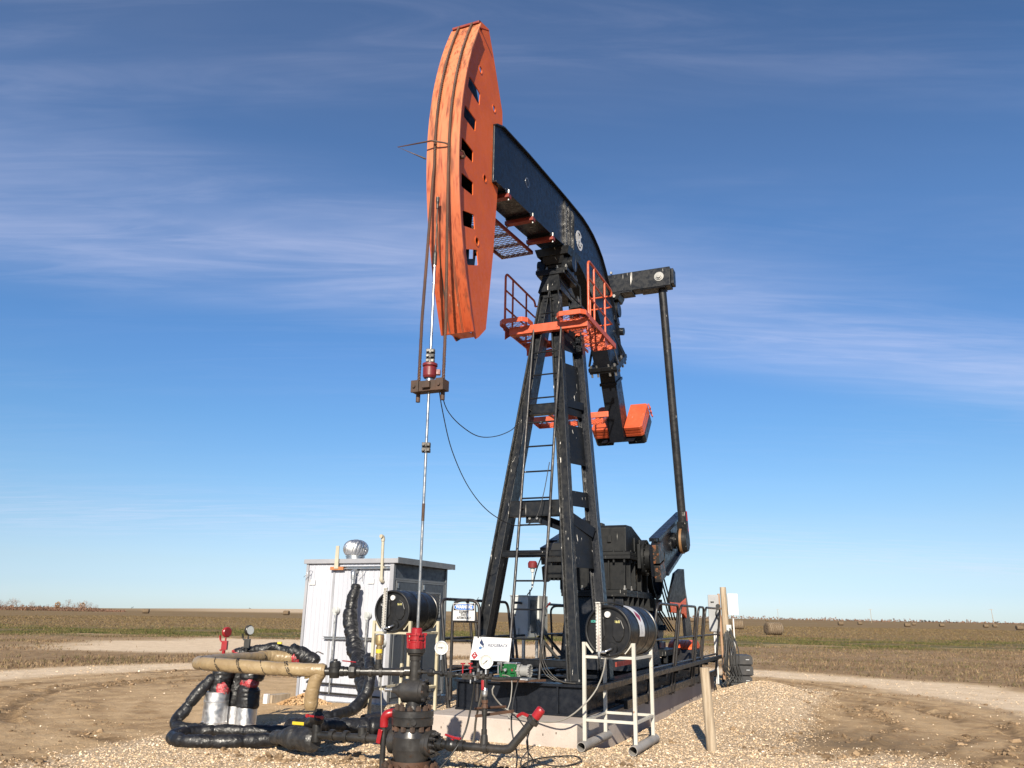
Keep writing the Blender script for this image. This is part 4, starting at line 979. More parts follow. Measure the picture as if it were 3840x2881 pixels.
# gear reducer on its pedestal
b = MB()
b.hexa([P(6.40, -0.62, 0.675), P(6.40, 0.66, 0.675), P(9.1, 0.66, 0.675), P(9.1, -0.62, 0.675), P(6.56, -0.53, 1.95), P(6.56, 0.56, 1.95), P(8.55, 0.56, 1.95), P(8.55, -0.53, 1.95)])
PED = b.build('gearbox_pedestal', BLACK2, PJ, 0.006)
b = MB(); b.pbox(6.47, 8.62, -0.60, 0.66, 1.952, 2.01); b.pbox(6.5, 8.45, -0.62, 0.66, 2.012, 2.07)
b.pbox(8.1, 8.75, 0.2, .80, 1.72, 1.949)
for s in (6.62, 6.95, 7.35, 7.75, 8.15, 8.5):
    z0 = 0.95; f = lambda z: 0.66 - 0.10 * (z - .675) / 1.275
    b.prism([P(s, f(1.2), 1.2), P(s, f(1.94), 1.945), P(s, f(1.94) + .10, 1.945)], AX * 0.018)
for t in (-0.4, 0.0, .4):
    b.prism([P(6.50, t, 1.4), P(6.555, t, 1.945), P(6.475, t, 1.945)], RT * 0.018)
b.build('pedestal_top', BLACKDULL, PED, 0.004)
b = MB()
for s, t in ((6.56, .60), (6.9, .63), (7.6, .63), (8.2, .63), (6.52, .2), (6.52, -.2), (6.52, -.5)): b.lathe(P(s, t, 2.07), UP, [(0, .03), (.035, .03), (.035, .018), (.08, .018), (.08, .0005)], 6, BOLT, False)
split_build(b, 'foot_bolt', BOLT, PED)
b = MB(); b.pbox(5.6, 6.6, 0.66, 0.69, 0.79, 0.865, DKREDOR); b.build('red_tie_plate', None, PED)
b = MB()
G0, G1 = 6.5, 8.2; w0, w1 = 0.70, 0.70
b.hexa([P(G0 + .06, -0.60, 2.07), P(G0 + .06, 0.60, 2.07), P(G1, 0.60, 2.07), P(G1, -0.60, 2.07), P(G0 + .06, -0.62, 2.62), P(G0 + .06, 0.62, 2.62), P(G1, 0.62, 2.62), P(G1, -0.62, 2.62)])
for s in (G0 + .15, 7.0, 7.45, 7.95):
    for sg in (-1, 1): b.pbox(s, s + .03, min(sg * .60, sg * .69), max(sg * .60, sg * .69), 2.075, 2.62)
for t in (-.5, -.1, .3): b.pbox(G0, G0 + .06, t, t + .03, 2.075, 2.62)
GB = b.build('gearbox', BLACKDULL, PJ, 0.012)
b = MB(); b.pbox(G0 - .06, G1 + .06, -.74, .74, 2.622, 2.685); b.pbox(G0 - .05, G1 + .05, -.735, .735, 2.689, 2.75)
for t in (-.63, -.4, -.12, .15, .42, .62): b.lathe(P(G0 - .01, t, 2.56), UP, [(0, .0005), (0, .025), (.05, .025), (.2, .02), (.23, .02), (.23, .0005)], 6, None, False)
for s in (6.7, 7.05, 7.9): b.lathe(P(s, .69, 2.56), UP, [(0, .0005), (0, .025), (.05, .025), (.2, .02), (.23, .02), (.23, .0005)], 6, None, False)
b.build('split_flange', BLACKDULL, GB, 0.006)
b = MB()
prof = [(G0, 2.752), (G0, 3.20), (G0 + .08, 3.25), (G0 + .45, 3.26), (8.25, 2.95), (8.25, 2.752)]
b.prism([P(s, -.66, z) for s, z in prof], RT * 1.32)
for s in (G0 + .5, 7.4): b.pbox(s, s + .05, .661, .70, 2.78, 3.05)
b.pbox(G0 - .035, G0 - .001, .30, .38, 2.92, 3.06); b.pbox(G0 + .3, G0 + .5, -.12, .12, 3.255, 3.33)
b.build('gearbox_cover', BLACKDULL, GB, 0.03)
# left side bearing housings seen between the tower legs
b = MB(); b.hexa([P(6.3, -.78, 2.69), P(6.3, -.52, 2.69), P(6.5, -.52, 2.69), P(6.5, -.78, 2.69), P(6.36, -.74, 2.92), P(6.36, -.55, 2.92), P(6.5, -.55, 2.96), P(6.5, -.74, 2.96)])
b.pbox(6.2, 6.5, -.80, -.40, 2.56, 2.66); b.pbox(6.22, 6.49, -.77, -.42, 2.27, 2.50)
for t in (-.74, -.66, -.58, -.5): b.pbox(6.24, 6.48, t - .02, t + .02, 2.235, 2.27)
for t in (-.72, -.5): b.lathe(P(6.26, t, 2.48), UP, [(0, .02), (.09, .02), (.09, .0005)], 6, GALV if False else None, False)
b.build('brake_housing', BLACKDULL, GB, 0.006)
# slow-speed shaft, bearing caps, cranks
def crank_pt(u, v, t):   # along the crank from the shaft, across it
    d = V((0.963, 0.270)); n = V((-0.27, 0.963)); q = V((7.38, 2.70)) + d * u + n * v; return P(q.x, t, q.y)
for sg in (-1, 1):
    b = MB(); b.pbox(7.0, 7.75, min(sg * .742, sg * .80), max(sg * .742, sg * .80), 2.48, 2.93)
    b.lathe(crank_pt(0, 0, sg * .74), RT * sg, [(0, .34), (.10, .34), (.10, .25), (.2, .25), (.2, .14), (.42, .14)], 28)
    b.bolts(crank_pt(0, 0, sg * .84), RT * sg, .30, 12, .02, .02)
    b.build('shaft_bearing', BLACKDULL, GB, 0.004)
    # crank: two flanges and a web, widest at the hub, wrist pins in the middle
    b = MB(); ti, to = sg * .93, sg * 1.13
    pl = [(-.42, -.27), (-.42, .24), (-.1, .36), (2.75, .42), (2.95, .40), (2.95, -.34), (2.35, -.30), (.45, -.42), (.15, -.36)]
    b.prism([crank_pt(u, v, sg * .99) for u, v in pl], RT * (sg * .07))
    for va, vb, ua, ub in ((.36, .42, -.1, 2.75), (-.42, -.30, .45, 2.35)):
        b.beam(crank_pt(ua, va, (ti + to) / 2), crank_pt(ub, vb, (ti + to) / 2), 0.20, 0.07, RT.cross(crank_pt(1, 0, 0) - crank_pt(0, 0, 0)))
    CR = b.build('crank', BLACK2, PJ, 0.006)
    b = MB(); b.beam(crank_pt(2.965, -.35, (ti + to) / 2), crank_pt(2.965, .43, (ti + to) / 2), 0.21, 0.03, AX); b.build('crank_end_plate', RED, CR, 0.003)
    b = MB()     # split hub clamp, paint flaked to rust
    for v0, v1 in ((-.02, .32), (-.36, -.06)):
        q = [crank_pt(-.46, v0, sg * 1.06), crank_pt(-.02, v0, sg * 1.06), crank_pt(-.02, v1, sg * 1.06), crank_pt(-.46, v1, sg * 1.06)]; b.prism(q, RT * (sg * .12))
    b.build('hub_clamp', paint('flaked_black_hub', (0.010, 0.010, 0.011), (0.02, 0.02, 0.02), 0.45, rust=0.72, rustc=(0.16, 0.065, 0.03)) if sg > 0 else BLACK, CR, 0.006)
    b = MB()
    for u in np.arange(.5, 2.3, .11):
        for v in (.30, -.26): b.lathe(crank_pt(u, v, sg * 1.06), RT * sg, [(0, .014), (.006, .014), (.006, .0005)], 8)
    for u, v in ((.1, .3), (.02, .06), (-.2, .36), (.35, -.05)): b.lathe(crank_pt(u, v, sg * 1.06), RT * sg, [(0, .05), (.05, .05), (.05, .0005)], 8)
    split_build(b, 'crank_bolt', BLACK, CR)
    b = MB(); c = crank_pt(1.62, .02, sg * 1.06)
    b.lathe(c, RT * sg, [(0, .17), (.05, .17), (.05, .13), (.09, .13)], 20); b.lathe(crank_pt(1.25, 0, sg * 1.06), RT * sg, [(0, .12), (.03, .12), (.03, .0005)], 18)
    b.build('wrist_pin', BLACK, CR)
# equalizer bar and pitman arms
EQS = 8.0
b = MB(); b.pbox(EQS - .15, EQS + .15, -1.42, 1.42, 8.50, 8.94); b.pbox(EQS - .12, EQS + .12, -1.49, -1.421, 8.54, 8.90); b.pbox(EQS - .12, EQS + .12, 1.421, 1.49, 8.54, 8.90)
b.pbox(EQS - .17, EQS + .17, -.5, .58, 8.455, 8.495); b.pbox(EQS - .155, EQS + .155, .75, 1.3, 8.47, 8.495)
EQ = b.build('equalizer', BLACK, PJ, 0.02)
for sg in (-1, 1):
    b = MB(); b.lathe(P(EQS - .15, sg * 1.18, 8.73), -AX, [(0, .105), (.012, .105), (.012, .075), (.03, .075), (.03, .045), (.06, .045), (.06, .0005)], 20, None); b.build('end_pin', BOLT, EQ)
b = MB()
b.hexa([P(7.82, -.14, 8.32), P(7.82, .26, 8.32), P(8.18, .26, 8.32), P(8.18, -.14, 8.32), P(7.8, -.2, 8.45), P(7.8, .32, 8.45), P(8.2, .32, 8.45), P(8.2, -.2, 8.45)])
b.cyl(P(EQS, -.22, 8.14), P(EQS, .24, 8.14), .17, 24)
b.hexa([P(7.76, -.16, 7.84), P(7.76, .20, 7.84), P(8.2, .20, 7.84), P(8.2, -.16, 7.84), P(7.84, -.14, 8.04), P(7.84, .18, 8.04), P(8.14, .18, 8.04), P(8.14, -.14, 8.04)])
b.prism([P(7.75, -.15, 7.84), P(8.25, -.15, 7.84), P(8.22, -.15, 7.7), P(8.12, -.15, 7.3), P(8.0, -.15, 7.3)], RT * .02); b.prism([P(7.75, .15, 7.84), P(8.25, .15, 7.84), P(8.22, .15, 7.7), P(8.12, .15, 7.3), P(8.0, .15, 7.3)], RT * .02)
b.cyl(P(8.12, .10, 7.68), P(8.12, .30, 7.66), .085, 16)
b.build('equalizer_bearing', BLACK, EQ, 0.01)
b = MB(); b.lathe(P(7.80, .18, 8.39), -AX, [(0, .04), (.03, .04), (.03, .0005)], 6, None, False); b.lathe(P(7.78, .1, 7.94), -AX, [(0, .03), (.05, .03), (.05, .0005)], 6, None, False); b.lathe(P(7.82, .12, 8.94), UP, [(0, .03), (.05, .03), (.05, .0005)], 6, None, False)
split_build(b, 'bearing_bolt', BOLT, EQ)
PITM = paint('pitman_black_paint', (0.007, 0.0075, 0.009), (0.016, 0.015, 0.015), 0.42, streak=0.3, rust=0.26, rustc=(0.22, 0.05, 0.03), dirt=0.3, dirtc=(0.04, 0.03, 0.025))
for sg in (-1, 1):
    b = MB(); pt, pb = P(EQS + .04, sg * 1.20, 8.52), crank_pt(1.62, .30, sg * 1.27)
    b.tube([pt, pb], 0.088, 18); PM = b.build('pitman_arm', PITM, PJ)
    b = MB(); c = crank_pt(1.62, .02, sg * 1.15)
    b.lathe(c, RT * sg, [(0, .0005), (0, .24), (.05, .26), (.11, .26), (.16, .24), (.2, .22), (.2, .0005)], 28)
    b.beam(crank_pt(1.62, .02, sg * 1.25), crank_pt(1.62, .42, sg * 1.27), 0.2, 0.16, AX)
    b.build('wrist_bearing', BLACKDULL, PM, 0.004)
    b = MB(); b.lathe(c, RT * sg, [(.055, .262), (.055, .275), (.105, .275), (.105, .262)], 28); b.build('bearing_ring', paint('rusty_gold_ring', (0.22, 0.12, 0.05), (0.14, 0.06, 0.028), 0.5) if sg > 0 else RUSTY, PM)
# sheave with belts down to the motor
shc = P(8.45, -.1, 2.62)
b = MB(); SC = P(8.9, .55, 2.52); R = .56
for w in (-.12, .12): b.lathe(SC + RT * (w - .02), RT, [(0, R - .07), (0, R), (.04, R), (.04, R - .07), (0, R - .07)], 44)
b.lathe(SC - RT * .12, RT, [(0, R - .05), (0, R - .02), (.24, R - .02), (.24, R - .05), (0, R - .05)], 44)
for k in range(5):
    a = k * 2 * math.pi / 5 + .3; d = AX * math.cos(a) + UP * math.sin(a); b.beam(SC, SC + d * (R - .04), .10, .06, RT)
b.cyl(SC - RT * .5, SC + RT * .14, .11, 20)
b.build('sheave', BLACKDULL, PJ)
b = MB(); MC = P(10.85, .55, 1.42); mr = .14
for w in (-.06, 0, .06):
    for s1, s2 in ((1, 1), (-1, -1)):
        d = (MC - SC).normalized(); n = RT.cross(d).normalized()
        b.beam(SC + n * (R - .01) * s1 + RT * w, MC + n * mr * s2 + RT * w, .03, .016, n)
split_build(b, 'drive_belt', RUBBER, PJ)
b = MB(); b.cyl(P(9.75, -.05, 1.36), P(9.75, 0.0, 1.36), .1, 16)
M0, M1 = P(10.2, -.25, 1.38), P(10.2, .42, 1.38)
b.cyl(M0, M1, .33, 28)
for k in range(20):
    a = 2 * math.pi * k / 20; d = AX * math.cos(a) + UP * math.sin(a); b.beam(M0 + d * .345 + RT * .08, M1 + d * .345 - RT * .08, .014, .035, d)
b.cyl(M1, M1 + RT * .13, .06, 14); b.pbox(9.9, 10.5, -.3, .46, .95, 1.08); b.pbox(9.75, 9.9, -.1, .25, 1.2, 1.55)
MO = b.build('electric_motor', BLUE, PJ, 0.004)
b = MB(); b.tube([P(10.2, .1, 1.70), P(10.2, .1, 1.75)], .018, 8); b.tube([P(10.2 + .05 * math.cos(a), .1, 1.79 + .05 * math.sin(a)) for a in np.linspace(0, 2 * math.pi, 14)], .014, 6); b.build('lifting_eye', BLUE, MO)
b = MB(); b.pbox(9.4, 11.3, -.7, .7, .82, .94)
for s in (9.5, 11.15):
    for t in (-.65, .62): b.pbox(s, s + .08, t, t + .08, .672, .819)
b.build('motor_base', BLACKDULL, PJ, 0.004)
# tall brake-band guard plate beside the sheave, orange foot
b = MB(); b.prism([P(9.15, .95, 2.50), P(9.7, .95, 2.62), P(10.2, .95, 2.64), P(10.25, .95, 1.72), P(8.62, .95, 1.72), P(8.50, .95, 1.95)], RT * 0.05)
GP = b.build('belt_guard', BLACKDULL, PJ, 0.004)
b = MB(); b.prism([P(8.56, .945, 1.90), P(9.6, .945, 1.90), P(10.24, .945, 2.02), P(10.24, .945, 1.58), P(9.9, .945, 1.68), P(8.66, .945, 1.70)], RT * 0.062); b.build('orange_band', ORGLOW, GP, 0.01)
b = MB(); b.hexa([P(10.2, .92, 1.17), P(10.2, .99, 1.17), P(10.95, .99, 1.17), P(10.95, .92, 1.17), P(9.95, .92, 2.6), P(9.95, .97, 2.6), P(10.2, .97, 2.6), P(10.2, .92, 2.6)]); b.build('guard_post', BLACK2, GP, 0.004)
# orange topped cover at the tail of the base
b = MB()
b.hexa([P(10.6, .28, .67), P(10.6, 1.0, .67), P(12.3, 1.0, .67), P(12.3, .28, .67), P(10.95, .36, .90), P(10.95, .97, .90), P(12.1, .97, .90), P(12.1, .36, .90)])
CV = b.build('tail_cover', WEIGHTBLK, PJ, 0.02)
b = MB()
for k in range(6):
    t0 = .37 + k * .092; rr = .30
    pr = [P(11.55 - .55 * math.cos(a), t0 + .02, .905 + .20 * math.sin(a)) for a in np.linspace(0, math.pi, 12)]
    b.prism(pr, RT * .088)
b.build('orange_dome', ORGLOW, CV, 0.012)
b = MB(); b.pbox(12.2, 12.7, -.9, .9, .67, .74); b.tube([P(11.3, .99, .80), P(11.3, .9, .9)], .05, 10); b.build('tail_plate', BLACKDULL, PJ)

# walkway frames down both sides (angle iron and channel), part of the base
for sg in (-1, 1):
    b = MB(); t = 1.38 * sg; c = lambda v: v * sg
    b.pbox(2.2 if sg > 0 else 3.4, 12.6, min(t, t - .012 * sg), max(t, t - .012 * sg), .675, .745); b.pbox(2.2 if sg > 0 else 3.4, 12.6, min(t, t - .07 * sg), max(t, t - .07 * sg), .745, .753)
    b.pbox(4.1, 12.6, min(c(1.20), c(1.26)), max(c(1.20), c(1.26)), .30, .42)
    for s in np.arange(4.2, 12.6, 1.05):
        b.pbox(s, s + .05, min(c(.96), c(1.37)), max(c(.96), c(1.37)), .62, .668); b.pbox(s + .3, s + .34, min(c(.96), c(1.20)), max(c(.96), c(1.20)), .33, .38)
    for tt in (1.05, 1.18, 1.30): b.pbox(4.0, 12.5, min(c(tt), c(tt + .03)), max(c(tt), c(tt + .03)), .671, .70)
    b.build('side_walkway', BLACK2, SKID, 0.002)

# ------------------------------------------------------------------ guard rails: separate bolted hoops
def hoop_pts(p0, p1, top, rad=0.16):
    """inverted U between feet p0 and p1, top corners rounded; p0,p1 feet, top[0],top[1] upper corners"""
    a, d = V(top[0]), V(top[1]); h = (d - a).normalized(); u0_ = (V(p0) - a).normalized(); u1_ = (V(p1) - d).normalized()
    def cor(c, u, v):
        r = min(rad, (d - a).length * .45); s, e = c + u * r, c + v * r
        return [s * (1 - k) ** 2 + c * 2 * k * (1 - k) + e * k * k for k in np.linspace(0, 1, 7)]
    return [V(p0)] + cor(a, u0_, h) + cor(d, -h, u1_) + [V(p1)]
def guard(label, p0, p1, t0, t1, bars=(.33, .62), r=0.024):
    o = thing('guard_rail', label, 'guard rail', V(p0), 'black tube guard rails around the pumpjack base')
    b = MB(); b.tube(hoop_pts(p0, p1, (t0, t1)), r, 10); b.build('hoop', RAILBLK, o)
    for f in bars:
        b = MB(); b.tube([V(p0).lerp(V(t0), f), V(p1).lerp(V(t1), f)], r * .85, 8); b.build('rail', RAILBLK, o)
    b = MB()
    for q, tq in ((p0, t0), (p1, t1)):
        d = (V(tq) - V(q)).normalized(); b.cyl(V(q) - d * .02, V(q) + d * .16, r * 1.45, 10)
    b.build('socket', RAILBLK, o); return o
def side_hoop(label, s0, s1, sg, d0=0.0, d1=0.0, zb=.28, ht=1.82):
    guard(label, P(s0 - d0, 1.23 * sg, zb), P(s1 + d1, 1.23 * sg, zb), P(s0, 1.42 * sg, ht), P(s1, 1.42 * sg, ht))
side_hoop('guard rail hoop on the near side right behind the drum on the tall white stand', 5.55, 7.30, 1, .15, -.1)
side_hoop('guard rail hoop on the near side, second back from the white drum stand', 7.50, 9.10, 1, .05, .05)
side_hoop('guard rail hoop on the near side beside the orange dome, third back from the drum', 9.40, 10.05, 1)
side_hoop('wide guard rail hoop on the near side between the orange dome and the grey cabinet', 10.25, 12.30, 1)
guard('narrow guard rail hoop at the tail in front of the wooden pole and black blocks', P(13.3, 1.25, .1), P(13.95, 1.0, .1), P(13.35, 1.42, 1.84), P(13.85, 1.12, 1.84))
side_hoop('guard rail hoop on the far side just behind the hoop that carries the warning sign', 3.22, 4.2, -1)
side_hoop('guard rail hoop on the far side behind the left front tower leg', 4.4, 5.85, -1)
side_hoop('guard rail hoop on the far side in front of the grey cabinet', 6.05, 7.3, -1)
guard('guard rail hoop at the front left corner carrying the white warning sign', P(3.0, -1.10, .42), P(3.0, -.66, .42), P(3.0, -1.10, 1.80), P(3.0, -.66, 1.80), (.32, .58, .78))
side_hoop('guard rail hoop on the far side behind the ladder, farthest back', 7.5, 9.3, -1)
guard('guard rail hoop beyond the base, between the ladder and the right tower leg', P(8.9, -1.62, .2), P(8.9, -.95, .2), P(8.9, -1.70, 1.80), P(8.9, -1.05, 1.80))

# ------------------------------------------------------------------ wellhead
WT = -0.02
def Wp(s, t, z): return P(s, WT + t, z)
XD = V((1, 0, 0)); YD = V((0, 1, 0))
WH = thing('wellhead', 'rusty flanged wellhead with a red stuffing box under the polished rod', 'wellhead', Wp(0, 0, 0))
c0 = Wp(0, 0, 0)
b = MB(); b.lathe(c0, UP, [(-.05, .31), (.03, .315), (.05, .30), (.05, .21), (.11, .21)], 40); b.build('base_flange', RUSTY, WH, 0.004)
b = MB(); b.bolts(c0 + UP * .05, UP, .262, 16, .027, .032); b.bolts(c0 + UP * .082, UP, .262, 16, .014, .012); split_build(b, 'flange_bolt', RUSTY, WH)
b = MB(); b.lathe(c0, UP, [(.05, .185), (.10, .18), (.15, .19), (.22, .205), (.34, .205), (.40, .185), (.43, .165), (.46, .165)], 40); CH = b.build('casing_head', CASING, WH)
b = MB()
b.lathe(Wp(0, 0, .28), RT, [(.12, .125), (.215, .125), (.225, .135), (.262, .135), (.262, .0005)], 30); b.lathe(Wp(0, 0, .28), -RT, [(.12, .12), (.20, .12), (.21, .128), (.238, .128), (.238, .0005)], 30)
b.build('side_outlet', CASING, CH)
b = MB(); b.bolts(Wp(0, .262, .28), RT, .102, 10, .021, .035); b.bolts(Wp(0, .297, .28), RT, .102, 10, .011, .03); split_build(b, 'side_stud', CASING, CH)
b = MB(); b.lathe(c0, UP, [(.455, .16), (.455, .222), (.522, .225), (.530, .215), (.535, .215), (.54, .225), (.60, .222), (.605, .19), (.605, .09)], 40); b.lathe(Wp(.0, 0, .5) , -YD + XD * .15, [(.2, .03), (.245, .03), (.245, .0005)], 12)
b.build('tubing_head_flange', CASING, WH, 0.003)
b = MB(); b.bolts(c0 + UP * .40, UP, .188, 12, .03, .055); split_build(b, 'lower_nut', RUSTY, WH)
b = MB(); b.bolts(c0 + UP * .605, UP, .172, 12, .033, .036, None, .2); b.bolts(c0 + UP * .641, UP, .172, 12, .017, .014, None, .2); split_build(b, 'upper_nut', RUSTY, WH)
b = MB(); b.lathe(c0, UP, [(.60, .09), (.64, .075), (.70, .07), (.74, .07)], 24)
b.lathe(Wp(0, 0, .79) - (XD * .95 - YD * .3) * .17, (XD * .95 - YD * .3), [(0, .0005), (0, .075), (.05, .085), (.055, .122), (.13, .125), (.19, .125), (.26, .125), (.27, .115), (.30, .115), (.30, .0005)], 28)
b.lathe(Wp(0, 0, .79) - (XD * .95 - YD * .3) * .16 - YD * .0, -(XD * .95 - YD * .3), [(0, .05), (.04, .05), (.04, .035), (.09, .03)], 14)
b.bolts(Wp(0, 0, .79) + (XD * .95 - YD * .3) * .13, (XD * .95 - YD * .3), .11, 8, .02, .03)
b.build('blowout_preventer', CASING, WH, 0.003)
b = MB(); b.lathe(Wp(0, 0, .79) - (XD * .95 - YD * .3) * .24, -(XD * .95 - YD * .3), [(0, .022), (.03, .022), (.03, .013), (.085, .013), (.085, .024), (.10, .024), (.10, .0005)], 12); b.build('ram_screw', GALV, WH)
b = MB(); b.lathe(c0, UP, [(.86, .055), (.87, .062), (.895, .062), (.895, .058), (1.085, .058), (1.085, .05), (1.105, .05), (1.105, .062), (1.15, .064), (1.16, .085), (1.185, .09), (1.185, .108), (1.225, .108), (1.225, .05)], 30)
b.lathe(Wp(0, 0, .99), -XD, [(.05, .05), (.11, .05)], 20); b.lathe(Wp(0, 0, .99), RT, [(.05, .03), (.09, .03)], 16)
b.build('pumping_tee', PIPEBLK, WH)
b = MB()
b.lathe(c0, UP, [(1.226, .085), (1.29, .088), (1.30, .075), (1.32, .075), (1.32, .088), (1.345, .088), (1.345, .072), (1.365, .072), (1.365, .082), (1.385, .082), (1.39, .062), (1.435, .06), (1.445, .05), (1.445, .018)], 28)
for a in (0.3, 1.87, 3.44, 5.01):
    d = XD * math.cos(a) + YD * math.sin(a); b.obox(c0 + d * .085 + UP * 1.27, d * .018, UP.cross(d) * .022, UP * .04); b.obox(c0 + d * .09 + UP * 1.378, d * .025, UP.cross(d) * .018, UP * .014); b.lathe(c0 + d * .095 + UP * 1.30, UP, [(0, .013), (.085, .013), (.085, .0005)], 8)
b.build('stuffing_box', RED, WH, 0.004)
# bull plug at the left of the bowl: riser with a red elbow
b = MB(); b.tube([Wp(-.08, -.30, 0.0), Wp(-.08, -.30, .42)], .030, 14); b.build('casing_riser', CASING, WH)
b = MB(); b.tube(smooth_path([Wp(-.08, -.30, .42), Wp(-.08, -.30, .50), Wp(-.08, -.275, .545), Wp(-.06, -.235, .56), Wp(-.04, -.21, .56)], .012), .046, 16); b.build('red_elbow', RED, WH)
b = MB(); b.beam(Wp(-.13, -.335, .26), Wp(-.13, -.31, .40), .05, .018, AX); b.build('red_handle', RED, WH, 0.006)

# polished rod, clamps and load cell: rod hangs from the carrier bar
RD = thing('polished_rod', 'shiny steel polished rod hanging from the horse head into the wellhead', 'polished rod', Wp(0.02, 0, 1.4))
def Rp(z): return Wp(0.02, 0, z)
b = MB(); b.tube([Rp(1.40), Rp(5.84)], .0165, 14); b.build('rod', CHROME, RD)
b = MB(); b.lathe(c0 + AX * .02, UP, [(2.62, .0167), (2.62, .018), (2.82, .018), (2.82, .0167)], 14); b.build('rust_stain', RUSTY, RD)
b = MB(); b.lathe(Rp(0), UP, [(5.83, .0005), (5.83, .026), (5.99, .026), (6.02, .016), (6.10, .015), (6.10, .0005)], 14); b.tube([Rp(6.10), Rp(6.62)], .009, 8); b.lathe(Rp(0), UP, [(6.62, .0005), (6.62, .017), (6.68, .017), (6.72, .024), (6.78, .024), (6.78, .0005)], 10); b.build('rod_coupling', DARKST, RD)
def clamp(z0, z1, w, nm='rod_clamp'):
    b = MB(); n = 3 if z1 - z0 > .15 else 2; h = (z1 - z0) / n
    for k in range(n):
        z = z0 + k * h
        b.obox(Rp(z + h * .46), XD * w, YD * w * .7, UP * h * .42)
        b.obox(Rp(z + h * .46) + XD * w * 0.5 - YD * w * .72, XD * w * .38, YD * w * .25, UP * h * .3)
        b.lathe(Rp(z + h * .46) - XD * w * .62 - YD * w * .7, -YD, [(0, .018), (.02, .018), (.02, .0005)], 6)
    b.build(nm, DARKST, RD, 0.004)
clamp(4.52, 4.71, .052); clamp(3.42, 3.545, .05)
b = MB(); b.lathe(Rp(0), UP, [(4.335, .0005), (4.335, .07), (4.36, .082), (4.46, .084), (4.475, .075), (4.485, .092), (4.515, .092), (4.515, .0005)], 28); b.obox(Rp(4.41) + XD * .105, XD * .025, YD * .03, UP * .032); b.build('load_cell', DKRED, RD, 0.003)
b = MB(); b.lathe(Rp(0), UP, [(4.29, .0005), (4.29, .045), (4.335, .045), (4.335, .0005)], 20); b.build('spacer', GALV, RD)
def sag(name, label, pts, r=.0065, mat=RUBBER, group=None, cat='cable', step=.08):
    b = MB(); b.tube(smooth_path(pts, step), r, 6); o = b.build(name, mat, None); tag(o, label, cat, group); return o
sag('load_cell_cable', 'thin black cable sagging from the carrier bar to the left tower leg', [P(.05, .12, 4.22), P(.35, .06, 4.02), P(.9, 0.0, 3.93), P(1.55, -.03, 3.93), P(2.4, -.08, 4.15), P(3.2, -.18, 4.5), P(3.86, -.36, 5.08)])
sag('signal_cable', 'thin black cable sagging deep from the carrier bar down to the tower ladder', [P(.05, .10, 4.2), P(.3, .03, 3.98), P(.8, -.08, 3.60), P(1.4, -.12, 3.22), P(2.1, -.12, 2.97), P(2.8, -.02, 2.86), P(3.2, .12, 2.98), P(3.3, .22, 3.35), P(3.45, .27, 3.9)])

# ------------------------------------------------------------------ flow line on the left
YF = 9.2
FLN = thing('flow_line', 'black steel flow line from the wellhead tee to the tan wrapped pipe', 'pipe', V((-1.5, YF, .93)))
def L_(x, z, dy=0): return V((x, YF + dy, z))
b = MB(); b.tube([L_(-1.06, .985), L_(-2.02, .975)], .040, 16)
for x in (-1.13, -1.36, -1.47, -1.60, -1.78): b.lathe(L_(x, .98), -XD, [(0, .04), (0, .055), (.035, .055), (.035, .04)], 18)
b.build('pipe', PIPEBLK, FLN)
b = MB(); b.lathe(L_(-1.64, .98), -XD, [(0, .052), (.02, .072), (.05, .075), (.08, .072), (.09, .05)], 8, None, False); b.lathe(L_(-1.74, .98), -XD, [(0, .05), (.03, .05)], 14); b.build('hammer_union', PIPEBLK, FLN, 0.003)
b = MB(); b.lathe(L_(-1.88, .97), UP, [(-.06, .0005), (-.06, .05), (.0, .07), (.05, .07), (.055, .063), (.10, .063), (.105, .052), (.115, .05), (.115, .022), (.135, .022), (.135, .0005)], 20); b.build('check_valve', PIPEBLK, FLN, 0.002)
b = MB(); b.lathe(L_(-1.41, .98), UP, [(.03, .045), (.08, .045), (.085, .036), (.13, .036)], 16); b.build('riser_tee', PIPEBLK, FLN)
b = MB(); b.lathe(L_(-1.41, 1.11), UP, [(0, .0005), (0, .036), (.045, .036), (.045, .028), (.055, .028), (.055, .036), (.13, .036), (.13, .030), (.15, .030), (.15, .044), (.165, .047), (.25, .047), (.26, .04), (.265, .0005)], 20); RV = b.build('relief_valve', BRASS, FLN)
b = MB(); b.lathe(L_(-1.41, 1.11), UP, [(.065, .0365), (.065, .0375), (.105, .0375), (.105, .0365)], 20); b.build('yellow_tag', YELLOW, RV)
b = MB(); b.beam(L_(-1.66, 1.075, .02), L_(-1.80, 1.09, -.03), .035, .012, UP); b.build('red_valve_handle', RED, FLN, 0.004)
# lower run from the side outlet
LL = thing('casing_line', 'black pipe run low over the gravel left of the wellhead with a red lever valve', 'pipe', Wp(0, -.9, .1))
b = MB(); b.tube([Wp(0, -.22, .285), Wp(0, -1.22, .27)], .041, 16)
for t in (-.33, -.55, -.80, -.98): b.lathe(Wp(0, t, .283), -RT, [(0, .04), (0, .058), (.05, .058), (.05, .04)], 18)
b.lathe(Wp(0, -.62, .30), UP, [(0, .05), (.09, .05), (.10, .03), (.10, .0005)], 16); b.build('pipe', PIPEBLK, LL)
b = MB(); b.lathe(Wp(0, -1.22, .20), UP, [(0, .0005), (0, .05), (.12, .052), (.18, .05), (.2, .07), (.26, .07), (.28, .05), (.34, .05)], 18); b.build('ball_valve', PIPEBLK, LL)
b = MB(); b.beam(Wp(-.08, -1.30, .475), Wp(-.08, -1.09, .468), .022, .035, AX); b.lathe(Wp(-.08, -1.30, .475), -AX, [(0, .02), (.02, .02), (.02, .0005)], 12); b.lathe(Wp(-.08, -1.10, .468), -AX, [(0, .02), (.02, .02), (.02, .0005)], 12); b.build('red_lever', RED, LL, 0.004)
